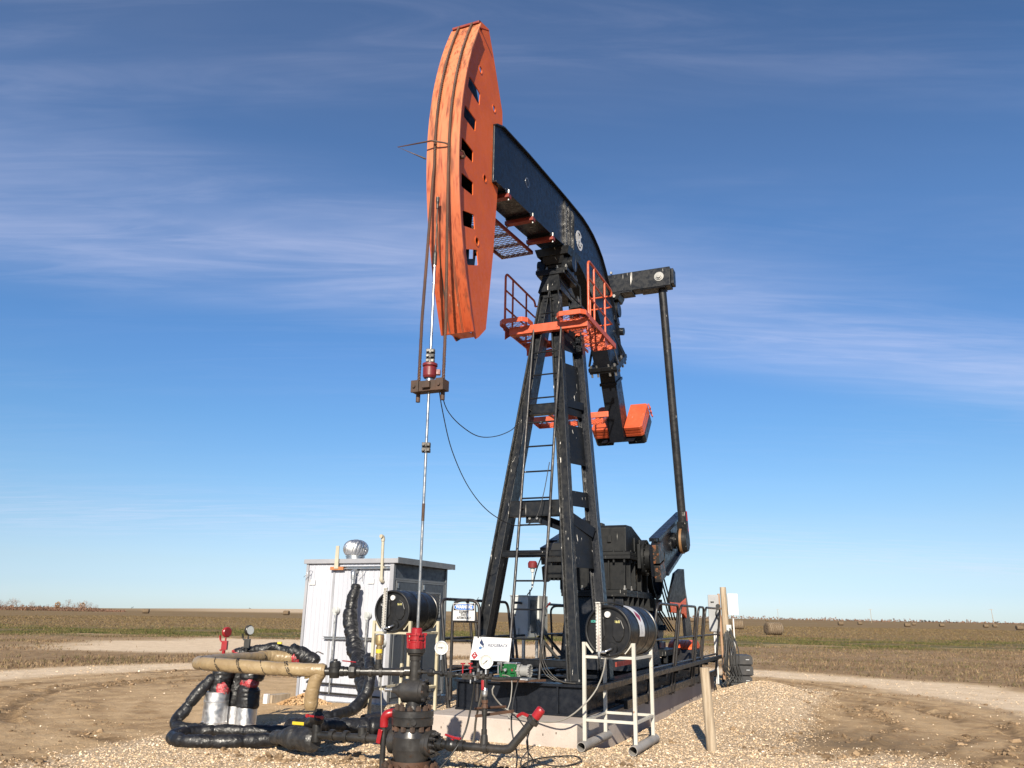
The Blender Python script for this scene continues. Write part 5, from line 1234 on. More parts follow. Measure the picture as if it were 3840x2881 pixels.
b = MB(); b.beam(Wp(.25, -1.75, .335), Wp(.25, -1.57, .335), .012, .035, UP); b.build('yellow_lever', YELLOW, LL, 0.003)
# tan insulated pipe: down leg, elbow, long run to the left, bend back towards the canisters
TP = thing('insulated_pipe', 'tan tape wrapped pipe bending over the silver canisters', 'pipe', V((-2.1, 9.25, .5)))
wrapped([(-1.98, YF - .0, .985), (-2.2, YF + .02, .985), (-2.6, YF + .12, .99), (-3.0, YF + .24, 1.0), (-3.38, YF + .42, 1.005), (-3.62, YF + .68, 1.0), (-3.7, YF + 1.1, .99), (-3.66, 10.9, .985), (-3.55, 11.4, .98), (-3.42, 11.75, .98)], .073, .012, 28, .12, 3, TAN, .42).build('wrapped_run', TAN, TP)
wrapped([(-2.02, YF + .02, .99), (-2.08, YF + .02, .90), (-2.11, YF + .03, .78), (-2.12, YF + .04, .66), (-2.12, YF + .05, .585)], .074, .012, 26, .12, 9, TAN, .12).build('wrapped_leg', TAN, TP)
# printed edge of the tape: a dark spiral and blotted marks on the wrapped run
def spiral_marks(path, r, pitch, name):
    b = MB(); pth = smooth_path(path, .01); L = 0; px = None; rows = []
    for i, p in enumerate(pth):
        if i: L += (p - pth[i - 1]).length
        d = (pth[min(i + 1, len(pth) - 1)] - pth[max(i - 1, 0)]).normalized()
        if px is None: px = frame(d)[0]
        px = (px - d * px.dot(d)).normalized(); rows.append((p, px.copy(), d.cross(px), d.copy(), L))
    pts = []; 
    for p, x, y, d, l in rows:
        a = 2 * math.pi * l / pitch; pts.append((p + (x * math.cos(a) + y * math.sin(a)) * r, d, (x * math.cos(a) + y * math.sin(a))))
    fine_ = []
    for (p, d, e), (q, d2, e2) in zip(pts[:-1], pts[1:]):
        pass
    rr = random.Random(5); TOT = rows[-1][4]
    n = int(TOT / pitch * 40)
    def at(l):
        i = min(int(l / TOT * (len(rows) - 1)), len(rows) - 2); return rows[i]
    prev = None
    for k in range(n):
        l = TOT * k / n; p, x, y, d, _ = at(l); a = 2 * math.pi * l / pitch; e = x * math.cos(a) + y * math.sin(a); q = p + e * (r * 1.03)
        if prev is not None and rr.random() < .8: b.beam(prev, q, .006, .003, e)
        if rr.random() < .75 and math.sin(l * 9) > -.1:
            tan_ = (q - prev).normalized() if prev is not None else d; u = d.lerp(tan_, .25).normalized()
            c = q - d * (.02 + rr.random() * .006); b.obox(c + e * .001, u * (.011 + .004 * rr.random()), e * .0015, tan_ * (.0022 + .002 * rr.random()))
            if rr.random() < .5: b.obox(c + e * .001 + tan_ * .005, tan_ * .006, e * .0015, u * .0022)
        prev = q
    b.build(name, INK, TP)
spiral_marks([(-2.25, YF + .03, .985), (-2.6, YF + .12, .99), (-3.0, YF + .24, 1.0), (-3.38, YF + .42, 1.005), (-3.62, YF + .68, 1.0)], .0785, .30, 'printed_tape')
# second tan lobe and torn wrap by the shed, in front of the red and black valves
TW = thing('wrapped_valves', 'black plastic and red tape bundled over the pipe valves beside the shed', 'wrapped valves', V((-3.2, 11.9, .8)))
wrapped([(-3.5, 11.75, .97), (-3.36, 11.9, .975), (-3.2, 11.95, .965), (-3.05, 11.98, .95)], .088, .012, 24, .22, 21, TAN, .2).build('tan_sleeve', TAN, TW)
wrapped([(-3.08, 11.97, .955), (-2.98, 12.0, .96)], .095, .01, 22, .35, 23, REDWRAP).build('red_tape', REDWRAP, TW)
wrapped([(-3.95, 12.1, 1.0), (-3.75, 12.12, 1.03), (-3.55, 12.1, 1.06), (-3.4, 12.1, 1.09), (-3.25, 12.1, 1.06), (-3.1, 12.05, 1.04)], .075, .012, 24, .6, 25, WRAP).build('black_plastic', WRAP, TW)
wrapped([(-3.12, 12.02, 1.05), (-3.0, 12.0, 1.03), (-2.86, 12.0, .98), (-2.72, 12.0, .88)], .11, .012, 26, .5, 31, WRAP).build('black_plastic', WRAP, TW)
b = MB(); b.obox(V((-3.27, 12.0, 1.16)), XD * .03, YD * .02, UP * .015); b.build('yellow_lever', YELLOW, TW, .003)
b = MB(); b.tube(smooth_path([(-2.76, 11.95, .92), (-2.74, 11.95, 1.02), (-2.70, 11.95, 1.05), (-2.62, 11.95, 1.02)], .02), .008, 6); b.build('bent_wire', DARKST, TW)

# ------------------------------------------------------------------ two silver canisters under torn wrap
def canister(name, label, x, y, r, ztop, seed, step, redtop):
    o = thing(name, label, 'canister', V((x, y, 0)), 'wrapped silver canisters')
    b = MB(); q = V((x, y, 0))
    if step: b.lathe(q, UP, [(-.05, r * .78), (.075, r * .78), (.075, r), (.10, r), (.105, r + .004), (.115, r + .004), (.12, r), (ztop - .13, r), (ztop - .125, r + .005), (ztop - .115, r + .005), (ztop - .11, r), (ztop, r), (ztop, .0005)], 40)
    else: b.lathe(q, UP, [(-.05, r), (ztop, r), (ztop, .0005)], 40)
    b.build('can', ALU, o)
    return o
CA = canister('insulated_canister', 'left silver canister whose shiny metal jacket stands on a narrower foot', -4.06, 11.93, .166, .50, 3, True, True)
wrapped([(-4.06, 11.95, .46), (-4.05, 11.96, .52), (-4.04, 11.98, .62), (-4.03, 12.0, .72), (-4.02, 12.02, .84)], .150, .013, 30, .34, 11, WRAP).build('black_wrap', WRAP, CA)
wrapped([(-4.04, 11.93, .50), (-4.0, 11.93, .53), (-3.94, 11.95, .58)], .13, .012, 24, .5, 13, REDWRAP).build('red_wrap', REDWRAP, CA)
wrapped([(-4.02, 12.0, .76), (-4.0, 12.02, .88)], .13, .012, 24, .45, 15, REDWRAP).build('red_wrap', REDWRAP, CA)
CB = canister('insulated_canister', 'right silver canister with its upper half bound in ribbed black wrap', -3.645, 12.0, .143, .34, 4, False, True)
wrapped([(-3.645, 12.0, .27), (-3.64, 12.0, .40), (-3.64, 12.0, .52), (-3.63, 12.0, .575)], .158, .012, 30, .16, 17, WRAP, .25).build('black_wrap', WRAP, CB)
wrapped([(-3.64, 12.0, .555), (-3.635, 12.0, .62), (-3.63, 12.0, .68)], .135, .012, 30, .4, 19, REDWRAP).build('red_wrap', REDWRAP, CB)
wrapped([(-3.635, 12.02, .64), (-3.63, 12.03, .76), (-3.63, 12.03, .88)], .165, .013, 30, .25, 29, WRAP).build('black_wrap', WRAP, CB)
CC = canister('insulated_canister', 'third silver canister in shade between and behind the other two', -3.86, 12.15, .14, .30, 5, False, False)
wrapped([(-3.86, 12.15, .28), (-3.86, 12.15, .5), (-3.86, 12.15, .8)], .14, .014, 24, .2, 33, WRAP).build('black_wrap', WRAP, CC)
def pulse(label, x, y, zb, body, dial, mat2):
    o = thing('pressure_switch', label, 'gauge', V((x, y, zb)))
    b = MB(); b.lathe(V((x, y, zb)), UP, [(-.1, .024), (.10, .024), (.10, .0005)], 12); b.build('stem', body, o)
    b = MB(); b.obox(V((x + .005, y, zb + .165)), XD * .040, YD * .03, UP * .062); b.obox(V((x - .045, y, zb + .10)), XD * .012, YD * .02, UP * .012)
    b.lathe(V((x + .01, y, zb + .22)), UP, [(0, .012), (.05, .012)], 8); b.build('switch_body', body, o, .004)
    b = MB(); b.beam(V((x - .075, y, zb + .30)), V((x - .065, y, zb + .24)), .018, .02); b.beam(V((x - .065, y, zb + .24)), V((x - .045, y, zb + .21)), .016, .018); b.build('switch_lever', body, o)
    d = V((.82, -.57, .05)).normalized(); c = V((x + .018, y, zb + .345))
    b = MB(); b.lathe(c - d * .028, d, [(0, .0005), (0, .066), (.008, .072), (.04, .072), (.05, .064), (.05, .0005)], 28); b.build('dial_case', dial, o, .003)
    b = MB(); b.lathe(c + d * .0225, d, [(0, .058), (.003, .058), (.003, .0005)], 28); b.build('dial_face', mat2, o)
pulse('red pressure switch gauge standing up from the left canister', -4.06, 12.0, .95, RED, RED, DKRED)
pulse('black pressure switch gauge with a grey dial on the right canister', -3.74, 12.0, .98, PIPEBLK, PIPEBLK, GREYBOX)
b = MB(); b.beam((-3.93, 12.0, 1.03), (-3.82, 12.0, 1.0), .03, .018); b.obox(V((-3.92, 12.0, 1.04)), XD * .02, YD * .02, UP * .015); o = b.build('red_lever_handle', RED, None, .004); tag(o, 'short red lever handle between the red and black gauges', 'lever')
# black wrapped hoses
def hose(label, pts, r, seed, amp=.2, mat=WRAP, rf=None, n=26):
    o = wrapped(pts, r, .016, n, amp, seed, mat, .12, rf, .16).build('wrapped_hose', mat, None); tag(o, label, 'hose', 'black plastic wrapped hoses'); return o
hose('black wrapped hose curving down the left side of the left canister', [(-4.12, 11.9, .70), (-4.2, 11.85, .60), (-4.33, 11.78, .42), (-4.42, 11.72, .26), (-4.47, 11.62, .15), (-4.40, 11.5, .09), (-4.24, 11.45, .075), (-4.0, 11.5, .07)], .078, 41, .3)
hose('long black wrapped hose lying on the gravel in front of the canisters', [(-2.45, 10.65, .10), (-2.8, 10.6, .085), (-3.1, 10.5, .08), (-3.4, 10.42, .075), (-3.7, 10.4, .075), (-3.95, 10.45, .08), (-4.12, 10.65, .085), (-4.13, 10.9, .085), (-4.0, 11.12, .09), (-3.7, 11.2, .09), (-3.4, 11.22, .09), (-3.1, 11.25, .09), (-2.7, 11.3, .09)], .078, 43, .25)
hose('fat dusty black bundle of wrapped pipe left of the red lever valve', [(-2.14, 9.72, .20), (-2.24, 9.8, .20), (-2.4, 9.92, .20), (-2.55, 10.05, .19), (-2.68, 10.2, .17), (-2.80, 10.4, .14)], .122, 45, .18, WRAPT, lambda f: .62 + .45 * math.sin(math.pi * min(1, f * 1.15 + .18)), 32)
hose('thick black wrapped hose lying between the bundle and the shed', [(-2.9, 11.5, .1), (-2.6, 11.2, .14), (-2.4, 11.05, .16), (-2.15, 11.0, .17), (-1.85, 11.1, .17), (-1.6, 11.3, .16), (-1.45, 11.6, .15)], .125, 47, .25, WRAP, None, 30)
hose('glossy black hose rising from the ground to the shed wall', [(-2.62, 12.05, .16), (-2.45, 12.2, .18), (-2.25, 12.5, .24), (-2.12, 12.7, .40), (-2.08, 12.8, .58), (-2.10, 12.9, .78), (-2.2, 13.3, .92)], .085, 49, .22)
hose('loose black plastic sleeve hanging from the elbow on the white shed wall', [(-2.86, 15.36, 2.10), (-2.87, 15.33, 1.98), (-2.90, 15.28, 1.75), (-2.89, 15.2, 1.42), (-2.76, 15.0, 1.05), (-2.58, 14.6, .78), (-2.42, 14.1, .58), (-2.28, 13.5, .40), (-2.2, 13.0, .25)], .125, 51, .34, WRAP, lambda f: .62 + .5 * math.sin(math.pi * min(1, f * .95 + .08)), 32)
hose('black hose tail running under the tan leg to the lever valve', [(-2.1, 9.6, .48), (-2.16, 9.75, .42), (-2.3, 10.1, .32), (-2.3, 10.5, .26), (-2.05, 10.8, .22)], .075, 53, .25)

# ------------------------------------------------------------------ manifold to the right of the tee with gauges
MF = thing('manifold', 'black pipe manifold with two white dial gauges and small red valves', 'pipe manifold', P(0, .45, .9))
b = MB(); b.tube([P(0, .03, .99), P(0, .20, .99), P(0, .32, .985), P(0, .98, .955), P(.5, 1.0, .93)], .019, 10)
b.lathe(P(0, .14, .99), RT, [(0, .02), (.01, .042), (.04, .045), (.07, .042), (.075, .03), (.09, .02)], 8, None, False)
for t in (.30, .36, .45, .52, .6, .66, .73, .8, .88): b.lathe(P(0, t, .978), RT, [(0, .02), (0, .029), (.03, .029), (.03, .02)], 10)
b.obox(P(0, .40, .975), RT * .05, AX * .02, UP * .03); b.obox(P(0, .62, .965), RT * .06, AX * .022, UP * .028); b.obox(P(0, .755, .99), RT * .02, AX * .02, UP * .035)
b.tube([P(0, .33, .98), P(0, .31, 1.17)], .017, 10); b.build('pipe', PIPEBLK, MF)
b = MB()
for t, z in ((.755, 1.02), (.79, 1.0), (.70, .985), (.72, .93)): b.lathe(P(-.02, t, z), UP, [(0, .0005), (0, .013), (.03, .013), (.03, .0005)], 6, None, False)
b.tube([P(-.01, .66, 1.0), P(-.01, .66, .90)], .009, 8); b.build('fittings', GALV, MF)
for t, z in ((.565, 1.085), (.655, 1.09), (.66, 1.045)):
    b = MB(); b.tube([P(-.01, t, z - .09 if z > 1.06 else z - .04), P(-.01, t, z)], .008, 8); b.lathe(P(-.01, t, z), UP, [(0, .0005), (0, .026), (.014, .026), (.014, .0005)], 12); b.build('red_hand_knob', RED, MF)
def gauge(c, r, needle, d=None):
    d = V((.05, -1, .04)).normalized() if d is None else d; ex = d.cross(UP) * -1; ex.normalize(); ey = ex.cross(d) * -1
    ey = d.cross(ex); 
    if ey.z < 0: ey = -ey
    ex = ey.cross(d) 
    b = MB(); b.lathe(c - d * .03, d, [(0, .0005), (0, r * .9), (.02, r), (.045, r), (.05, r * .96), (.05, r * .86), (.042, r * .86)], 36); b.lathe(c - ey * r * 1.0, -ey, [(-.01, .012), (.05, .012)], 8)
    G = b.build('gauge_case', GALV, MF)
    b = MB(); b.lathe(c + d * .009, d, [(0, r * .87), (.003, r * .87), (.003, .0005)], 36); b.build('dial_face', DIAL, G)
    b = MB()
    for k in range(28):
        a = math.radians(-45 + k * 10); q = ex * math.cos(a) + ey * math.sin(a); b.beam(c + d * .0135 + q * r * (.66 if k % 5 else .6), c + d * .0135 + q * r * .76, .0022, .001, d)
    a = math.radians(needle); q = ex * math.cos(a) + ey * math.sin(a); b.beam(c + d * .0145 - q * r * .25, c + d * .0145 + q * r * .55, .006, .001, d); b.lathe(c + d * .0135, d, [(0, .007), (.003, .007), (.003, .0005)], 10)
    b.build('needle_and_scale', INK, G)
gauge(P(-.02, .305, 1.245), .074, 180); gauge(P(-.03, .845, 1.125), .076, 222)
b = MB(); b.tube([P(-.01, .845, 1.06), P(-.005, .845, .98)], .016, 8); b.lathe(P(-.005, .845, 1.0), UP, [(0, .024), (.04, .024), (.04, .0005)], 8); b.build('gauge_stem', DARKST, MF)
# side outlet line on the right with lever valve, riser and angled end
SL = thing('side_line', 'black pipe right of the wellhead ending in an angled red capped branch', 'pipe', P(0, .6, .2))
b = MB(); b.tube([P(0, .27, .285), P(0, 1.10, .285)], .040, 16)
for t in (.31, .49, .56, .83): b.lathe(P(0, t, .285), RT, [(0, .04), (0, .056), (.045, .056), (.045, .04)], 18)
b.lathe(P(0, .40, .285), RT, [(0, .05), (.03, .062), (.07, .062), (.1, .05)], 18)
b.tube(smooth_path([P(0, 1.06, .285), P(0, 1.11, .295), P(0.0, 1.15, .33), P(0.01, 1.30, .50), P(.02, 1.40, .625)], .03), .043, 16); b.lathe(P(.015, 1.345, .555), (P(.02, 1.40, .625) - P(.01, 1.30, .50)), [(0, .043), (0, .066), (.045, .066), (.045, .043)], 8, None, False)
b.build('pipe', PIPEBLK, SL)
b = MB(); b.tube([P(.02, 1.385, .605), P(.025, 1.44, .675)], .048, 16); b.lathe(P(.025, 1.44, .675), V((.6, -.2, .75)), [(0, .048), (.018, .04), (.022, .0005)], 16); b.build('red_cap', RED, SL)
b = MB(); b.lathe(P(-.01, .47, .32), UP, [(0, .02), (.03, .02), (.03, .0005)], 8); b.beam(P(-.02, .39, .385), P(-.02, .50, .362), .03, .02); b.beam(P(-.02, .50, .362), P(-.03, .575, .357), .04, .022); b.build('red_lever', RED, SL, .004)
b = MB(); b.tube([P(0, .83, .32), P(0, .825, .95)], .023, 12); b.lathe(P(0, .83, .30), UP, [(0, .045), (.10, .036), (.12, .025)], 14); b.lathe(P(0, .828, .40), UP, [(0, .03), (.06, .03)], 12); b.lathe(P(0, .827, .60), UP, [(0, .03), (.03, .03), (.03, .033), (.05, .033), (.05, .026)], 10); b.build('riser', PIPEBLK, SL)
b = MB(); b.lathe(P(0, .827, .665), UP, [(0, .036), (.03, .036), (.032, .028), (.05, .028), (.05, .036), (.08, .036), (.08, .0005)], 8, None, False); b.build('rusty_union', RUSTY, SL)
b = MB(); b.lathe(P(0, .825, .78), UP, [(0, .025), (.02, .03), (.06, .03), (.08, .025)], 10); b.build('needle_valve', GALV, SL)
b = MB(); b.beam(P(-.04, .815, .94), P(-.045, .82, .84), .032, .02, AX); b.build('red_handle', RED, SL, .008)
b = MB(); b.tube([P(.3, .58, .62), P(.1, 1.02, .68)], .014, 8); b.beam(P(.25, .62, .55), P(.1, 1.1, .64), .05, .03); b.build('rusty_bracket', RUSTY, SL)
b = MB(); b.beam(P(.05, 1.17, .60), P(.03, 1.24, .635), .014, .03); b.beam(P(.03, 1.24, .635), P(.02, 1.32, .61), .014, .03); b.build('red_lever', RED, SL, .003)
# hoses and cables on the ground at the right of the wellhead
sag('grey_hose', 'pale grey hose slanting from the ground up to the red handled needle valve', [P(-.02, .815, .93), P(.15, .72, .78), P(.5, .50, .50), P(.8, .34, .26), P(.9, .26, .12)], .013, GREYHOSE, None, 'hose')
sag('black_hose', 'black hose dropping from the manifold to the gravel beside the side valve', [P(.0, .70, .92), P(.05, .66, .75), P(.02, .60, .42), P(-.1, .50, .2), P(-.25, .36, .03), P(-.3, .1, .02)], .010)
sag('loose_cable', 'black cable looping over the gravel under the angled red capped pipe', [P(.5, 1.0, .93), P(.35, 1.0, .7), P(.2, 1.05, .45), P(.1, 1.16, .2), P(-.2, 1.2, .03), P(-.4, 1.0, .02), P(-.45, .6, .02), P(-.35, .2, .02), P(-.2, 0, .02)], .009)
sag('loose_cable', 'black cable circling on the gravel in front of the concrete slab edge', [P(.6, 1.15, .5), P(.5, 1.1, .3), P(.6, 1.15, .1), P(.9, 1.35, .02), P(1.3, 1.45, .02), P(1.6, 1.25, .02), P(1.2, .95, .02), P(.6, 1.0, .02), P(.2, 1.3, .02), P(-.1, 1.1, .02)], .008)
sag('loose_cable', 'black cable arching from the rusty bracket down to the slab front', [P(.25, .85, .66), P(.3, 1.0, .60), P(.4, 1.12, .45), P(.3, 1.2, .25), P(.15, 1.25, .03)], .008)
sag('drum_hose', 'grey hose curving from the right drum gauge down across the slab', [P(2.1, 1.52, 1.10), P(2.08, 1.50, .95), P(2.05, 1.42, .74), P(1.95, 1.28, .55), P(2.0, 1.0, .36), P(2.2, .6, .295), P(2.3, .1, .40), P(2.1, -.02, .6), P(2.1, .0, .70)], .010, GREYHOSE, None, 'hose')
for k in range(3):
    sag('tower_conduit', 'grey black cable looping from the ladder down onto the front plate', [P(3.08, .30 + .012 * k, 1.25), P(2.98, .31 + .03 * k, .98), P(2.93, .42 + .05 * k, .80), P(2.96, .62 + .03 * k, .715), P(3.05, .85 + .02 * k, .71)], .008, DARKST, 'cables looping off the ladder foot')
sag('ladder_cable', 'black cable tied along the right rail of the tower ladder', [P(ls(z) - .03, .31 + .008 * math.sin(z * 5), z) for z in np.linspace(1.2, 6.0, 16)], .009)

# green chemical pump on its tray
TR = thing('pump_tray', 'rusty steel tray bracketed off the front plate under the green pump', 'tray', P(2.75, .05, .7))
b = MB(); b.hexa([P(2.5, -.22, .725), P(2.62, .22, .725), P(2.92, .42, .725), P(2.92, -.25, .725), P(2.5, -.22, .74), P(2.62, .22, .74), P(2.92, .42, .74), P(2.92, -.25, .74)]); b.beam(P(2.49, -.22, .735), P(2.61, .22, .735), .01, .03); b.beam(P(2.62, .22, .735), P(2.92, .42, .735), .01, .03); b.build('tray_plate', RUSTY, TR, .002)
b = MB(); b.hexa([P(2.6, .06, .742), P(2.63, .26, .742), P(2.85, .32, .742), P(2.85, .1, .742), P(2.6, .06, .765), P(2.63, .26, .765), P(2.85, .32, .765), P(2.85, .1, .765)]); b.build('grey_pad', GALV, TR)
PUMPGREY = paint('pump_motor_grey', (.17, .17, .165), (.26, .26, .25), .45, dirt=.3, dirtc=(.1, .09, .08))
GP_ = thing('chemical_pump', 'green chemical pump with a grey motor on the rusty tray', 'pump', P(2.75, 0, .76))
b = MB(); b.obox(P(2.75, -.02, .855), RT * .095, AX * .08, UP * .09); b.obox(P(2.66, .03, .87), RT * .035, AX * .02, UP * .04); b.obox(P(2.75, -.02, .765), RT * .12, AX * .09, UP * .014); b.obox(P(2.7, -.14, .84), RT * .03, AX * .05, UP * .07)
for t in (-.06, .05): b.prism([P(2.665, t, .78), P(2.60, t, .78), P(2.665, t, .84)], RT * .012)
b.build('pump_housing', GREEN, GP_, .006)
b = MB(); b.obox(P(2.75, -.02, .953), RT * .10, AX * .085, UP * .007); b.build('lid', GALV, GP_, .002)
b = MB(); b.obox(P(2.635, .03, .87), RT * .014, AX * .006, UP * .015); b.build('red_plug', DKRED, GP_)
b = MB(); b.lathe(P(2.75, .08, .86), RT, [(0, .0005), (0, .085), (.03, .085), (.03, .065), (.05, .07), (.14, .07), (.14, .085), (.165, .085), (.165, .0005)], 26, PUMPGREY); b.bolts(P(2.75, .245, .86), RT, .078, 14, .012, .015, PUMPGREY); b.bolts(P(2.75, .06, .86), RT, .078, 6, .012, .06, PUMPGREY); b.build('motor', PUMPGREY, GP_)
b = MB(); b.tube([P(2.64, -.12, .86), P(2.60, -.12, .86), P(2.60, -.12, .96)], .014, 8); b.obox(P(2.62, -.15, .95), RT * .03, AX * .02, UP * .015); b.lathe(P(2.63, -.06, .87), -AX, [(0, .02), (.04, .02), (.04, .0005)], 8); b.tube([P(2.6, -.165, .93), P(2.6, -.165, .82)], .012, 8); b.build('check_fittings', GALV, GP_)
sag('pump_tubing', 'thin white tubing running from the green pump over the tray edge to the slab', [P(2.6, -.1, .80), P(2.55, 0, .80), P(2.48, .08, .77), P(2.42, .12, .68), P(2.35, .13, .5), P(2.3, .11, .38), P(2.3, .14, .30), P(2.25, .3, .296), P(2.2, .5, .296)], .008, GREYHOSE, None, 'tubing', .04)

# ------------------------------------------------------------------ chemical drums on their stands
def drum_stand(label, s0, t0, dz, w=.65, d=.92, WHITEP=WHITEP):
    o = thing('drum_stand', label, 'stand', P(s0, t0, 0), 'white drum stands')
    leg = .022
    for s in (s0, s0 + d):
        for t in (t0, t0 + w):
            b = MB(); b.obox(P(s, t, (.09 + 1.28 + dz) / 2), RT * leg, AX * leg, UP * ((1.28 + dz - .09) / 2)); b.build('leg', WHITEP, o, .002)
    for z in (1.10 + dz, .35 + dz * .6):
        for s in (s0, s0 + d): b = MB(); b.beam(P(s, t0 + leg, z), P(s, t0 + w - leg, z), .036, .034); b.build('crossbar', WHITEP, o, .002)
        for t in (t0, t0 + w): b = MB(); b.beam(P(s0 + leg, t, z - .004), P(s0 + d - leg, t, z - .004), .036, .034); b.build('crossbar', WHITEP, o, .002)
    for t in (t0, t0 + w):      # open pipe skids
        b = MB(); p, q = P(s0 - .16, t, .055), P(s0 + d + .12, t, .055); x = (q - p)
        b.lathe(p, x, [(0, .050), (0, .056), (x.length, .056), (x.length, .050), (0, .050)], 18); b.build('skid_pipe', RUSTPIPE, o)
    for t, c in ((t0, 1), (t0 + w, -1)):
        for s in (s0, s0 + d):
            b = MB(); b.beam(P(s, t + c * .02, 1.27 + dz), P(s, t + c * .12, 1.155 + dz), .03, .012, AX); b.build('cradle_plate', WHITEP, o)
    return o
RUSTPIPE = paint('grey_rusty_pipe', (0.20, 0.19, 0.18), (0.28, 0.26, 0.24), 0.6, rust=0.42, rustc=(0.16, 0.08, 0.04))
drum_stand('tall white angle iron drum stand on pipe skids right of the slab', 2.2, 1.21, 0)
drum_stand('yellowed white drum stand between the shed and the wellhead', 3.2, -2.58, .20, WHITEP=paint('yellowed_stand_paint', (.36, .32, .22), (.46, .42, .33), .5, rust=.5, rustc=(.17, .09, .04)))
def drum(label, s0, tc, zc, L=.98, R=.318):
    o = thing('chemical_drum', label, 'drum', P(s0, tc, zc - R), 'black chemical drums')
    c = P(s0, tc, zc); b = MB()
    prof = [(.045, .0005), (.045, R * .86), (.03, R * .90), (.0, R * .90), (-.004, R * .94), (0, R * .985), (.02, R), (.05, R * 1.0), (.055, R * .965), (.07, R * .965), (.10, R * .975)]
    for f in (.33, .66): prof += [(L * f - .03, R * .985), (L * f - .012, R * 1.0), (L * f + .012, R * 1.0), (L * f + .03, R * .985)]
    prof += [(L - .10, R * .975), (L - .055, R * .965), (L - .05, R), (L - .01, R), (L, R * .97), (L, R * .9), (L - .03, R * .88), (L - .03, .0005)]
    b.lathe(c, AX, prof, 56); D = b.build('shell', DRUMBLK, o)
    # raised lobes on the head and the bung boss at its foot
    b = MB()
    lob = [P(s0 + .046, tc + x * R, zc + y * R) for x, y in ((-.62, -.25), (-.66, .1), (-.5, .45), (-.3, .55), (-.18, .5), (-.16, -.2), (-.3, -.42), (-.48, -.45))]; b.prism(lob, -AX * .022)
    lob = [P(s0 + .046, tc + x * R, zc + y * R) for x, y in ((.16, -.2), (.18, .52), (.35, .55), (.55, .42), (.68, .1), (.64, -.2), (.5, -.42), (.32, -.42))]; b.prism(lob, -AX * .022)
    b.lathe(P(s0 + .046, tc + .12 * R, zc - .68 * R), -AX, [(0, .082), (.03, .075), (.03, .035), (.045, .03), (.045, .0005)], 20); b.build('head_panel', DRUMBLK, D, .012)
    b = MB(); b.lathe(P(s0 + .046, tc - .03 * R, zc + .62 * R), -AX, [(0, .04), (.028, .04), (.034, .034), (.034, .012), (.028, .010), (.028, .0005)], 20); b.build('bung', WHITE, o)
    # sight glass
    gx = tc - .30 * R
    b = MB(); b.pbox(s0 - .075, s0 - .05, gx - .030, gx - .022, zc - .80 * R, zc + 1.06 * R, GALVP); b.pbox(s0 - .075, s0 - .05, gx + .022, gx + .030, zc - .80 * R, zc + 1.06 * R, GALVP)
    b.pbox(s0 - .05, s0 - .046, gx - .030, gx + .030, zc - .80 * R, zc + 1.06 * R, GALVP); b.pbox(s0 - .08, s0 - .04, gx - .032, gx + .032, zc + 1.06 * R, zc + 1.10 * R, GALVP)
    for k in range(14):
        z = zc - .7 * R + k * .12 * R; b.pbox(s0 - .0765, s0 - .0748, gx - .029, gx - .023, z, z + .035 * R, INK)
        b.pbox(s0 - .0766, s0 - .0748, gx + .0225, gx + .0295, z + .03 * R, z + .085 * R, INK)
    SG = b.build('sight_glass', None, o)
    b = MB(); b.tube([P(s0 - .062, gx, zc - .78 * R), P(s0 - .062, gx, zc + 1.05 * R)], .009, 8); b.build('glass_tube', GLASSY, SG)
    b = MB(); b.lathe(P(s0 - .06, gx, zc - 1.0 * R), UP, [(0, .0005), (0, .014), (.03, .014), (.03, .022), (.065, .022), (.065, .0005)], 10); b.tube([P(s0 - .06, gx, zc - .84 * R), P(s0 - .06, gx + .07, zc - .80 * R), P(s0 - .02, tc + .12 * R, zc - .70 * R), P(s0 + .02, tc + .12 * R, zc - .68 * R)], .014, 10); b.lathe(P(s0 - .06, gx + .05, zc - .81 * R), RT, [(0, .021), (.04, .021), (.04, .0005)], 8); b.build('drain_fitting', GALV, o)
    return o, SG, gx
GALVP = paint('sight_glass_frame', (0.50, 0.49, 0.46), (0.62, 0.61, 0.58), 0.4, rust=0.25)
GLASSY = paint('dull_glass_tube', (0.30, 0.28, 0.26), (0.42, 0.40, 0.38), 0.15, bump=0)
DR, SG, gx = drum('black plastic drum with a white hazard label lying on the tall white stand', 2.13, 1.545, 1.425)
b = MB(); b.pbox(2.062, 2.066, gx - .010, gx + .010, 1.425 - .24, 1.425 - .06); b.build('red_fluid', DKRED, SG)
fx = -RT * -1.0
DR.rotation_euler = (0, 0, math.radians(-7))
# handwriting on the heads
def wr(txt, size, mat, s, t, z, par, sx=1.0, nm='handwriting'): text_mesh(txt, size, mat, P(s, t, z), RT, UP, sx, .0012, 0.0, 'CENTER', nm, par)
wr('16/0', .045, CHALK, 2.150, 1.545 + .125, 1.535, DR, .9); wr('LC0110', .040, TEALMK, 2.150, 1.545 - .185, 1.535, DR, .8)
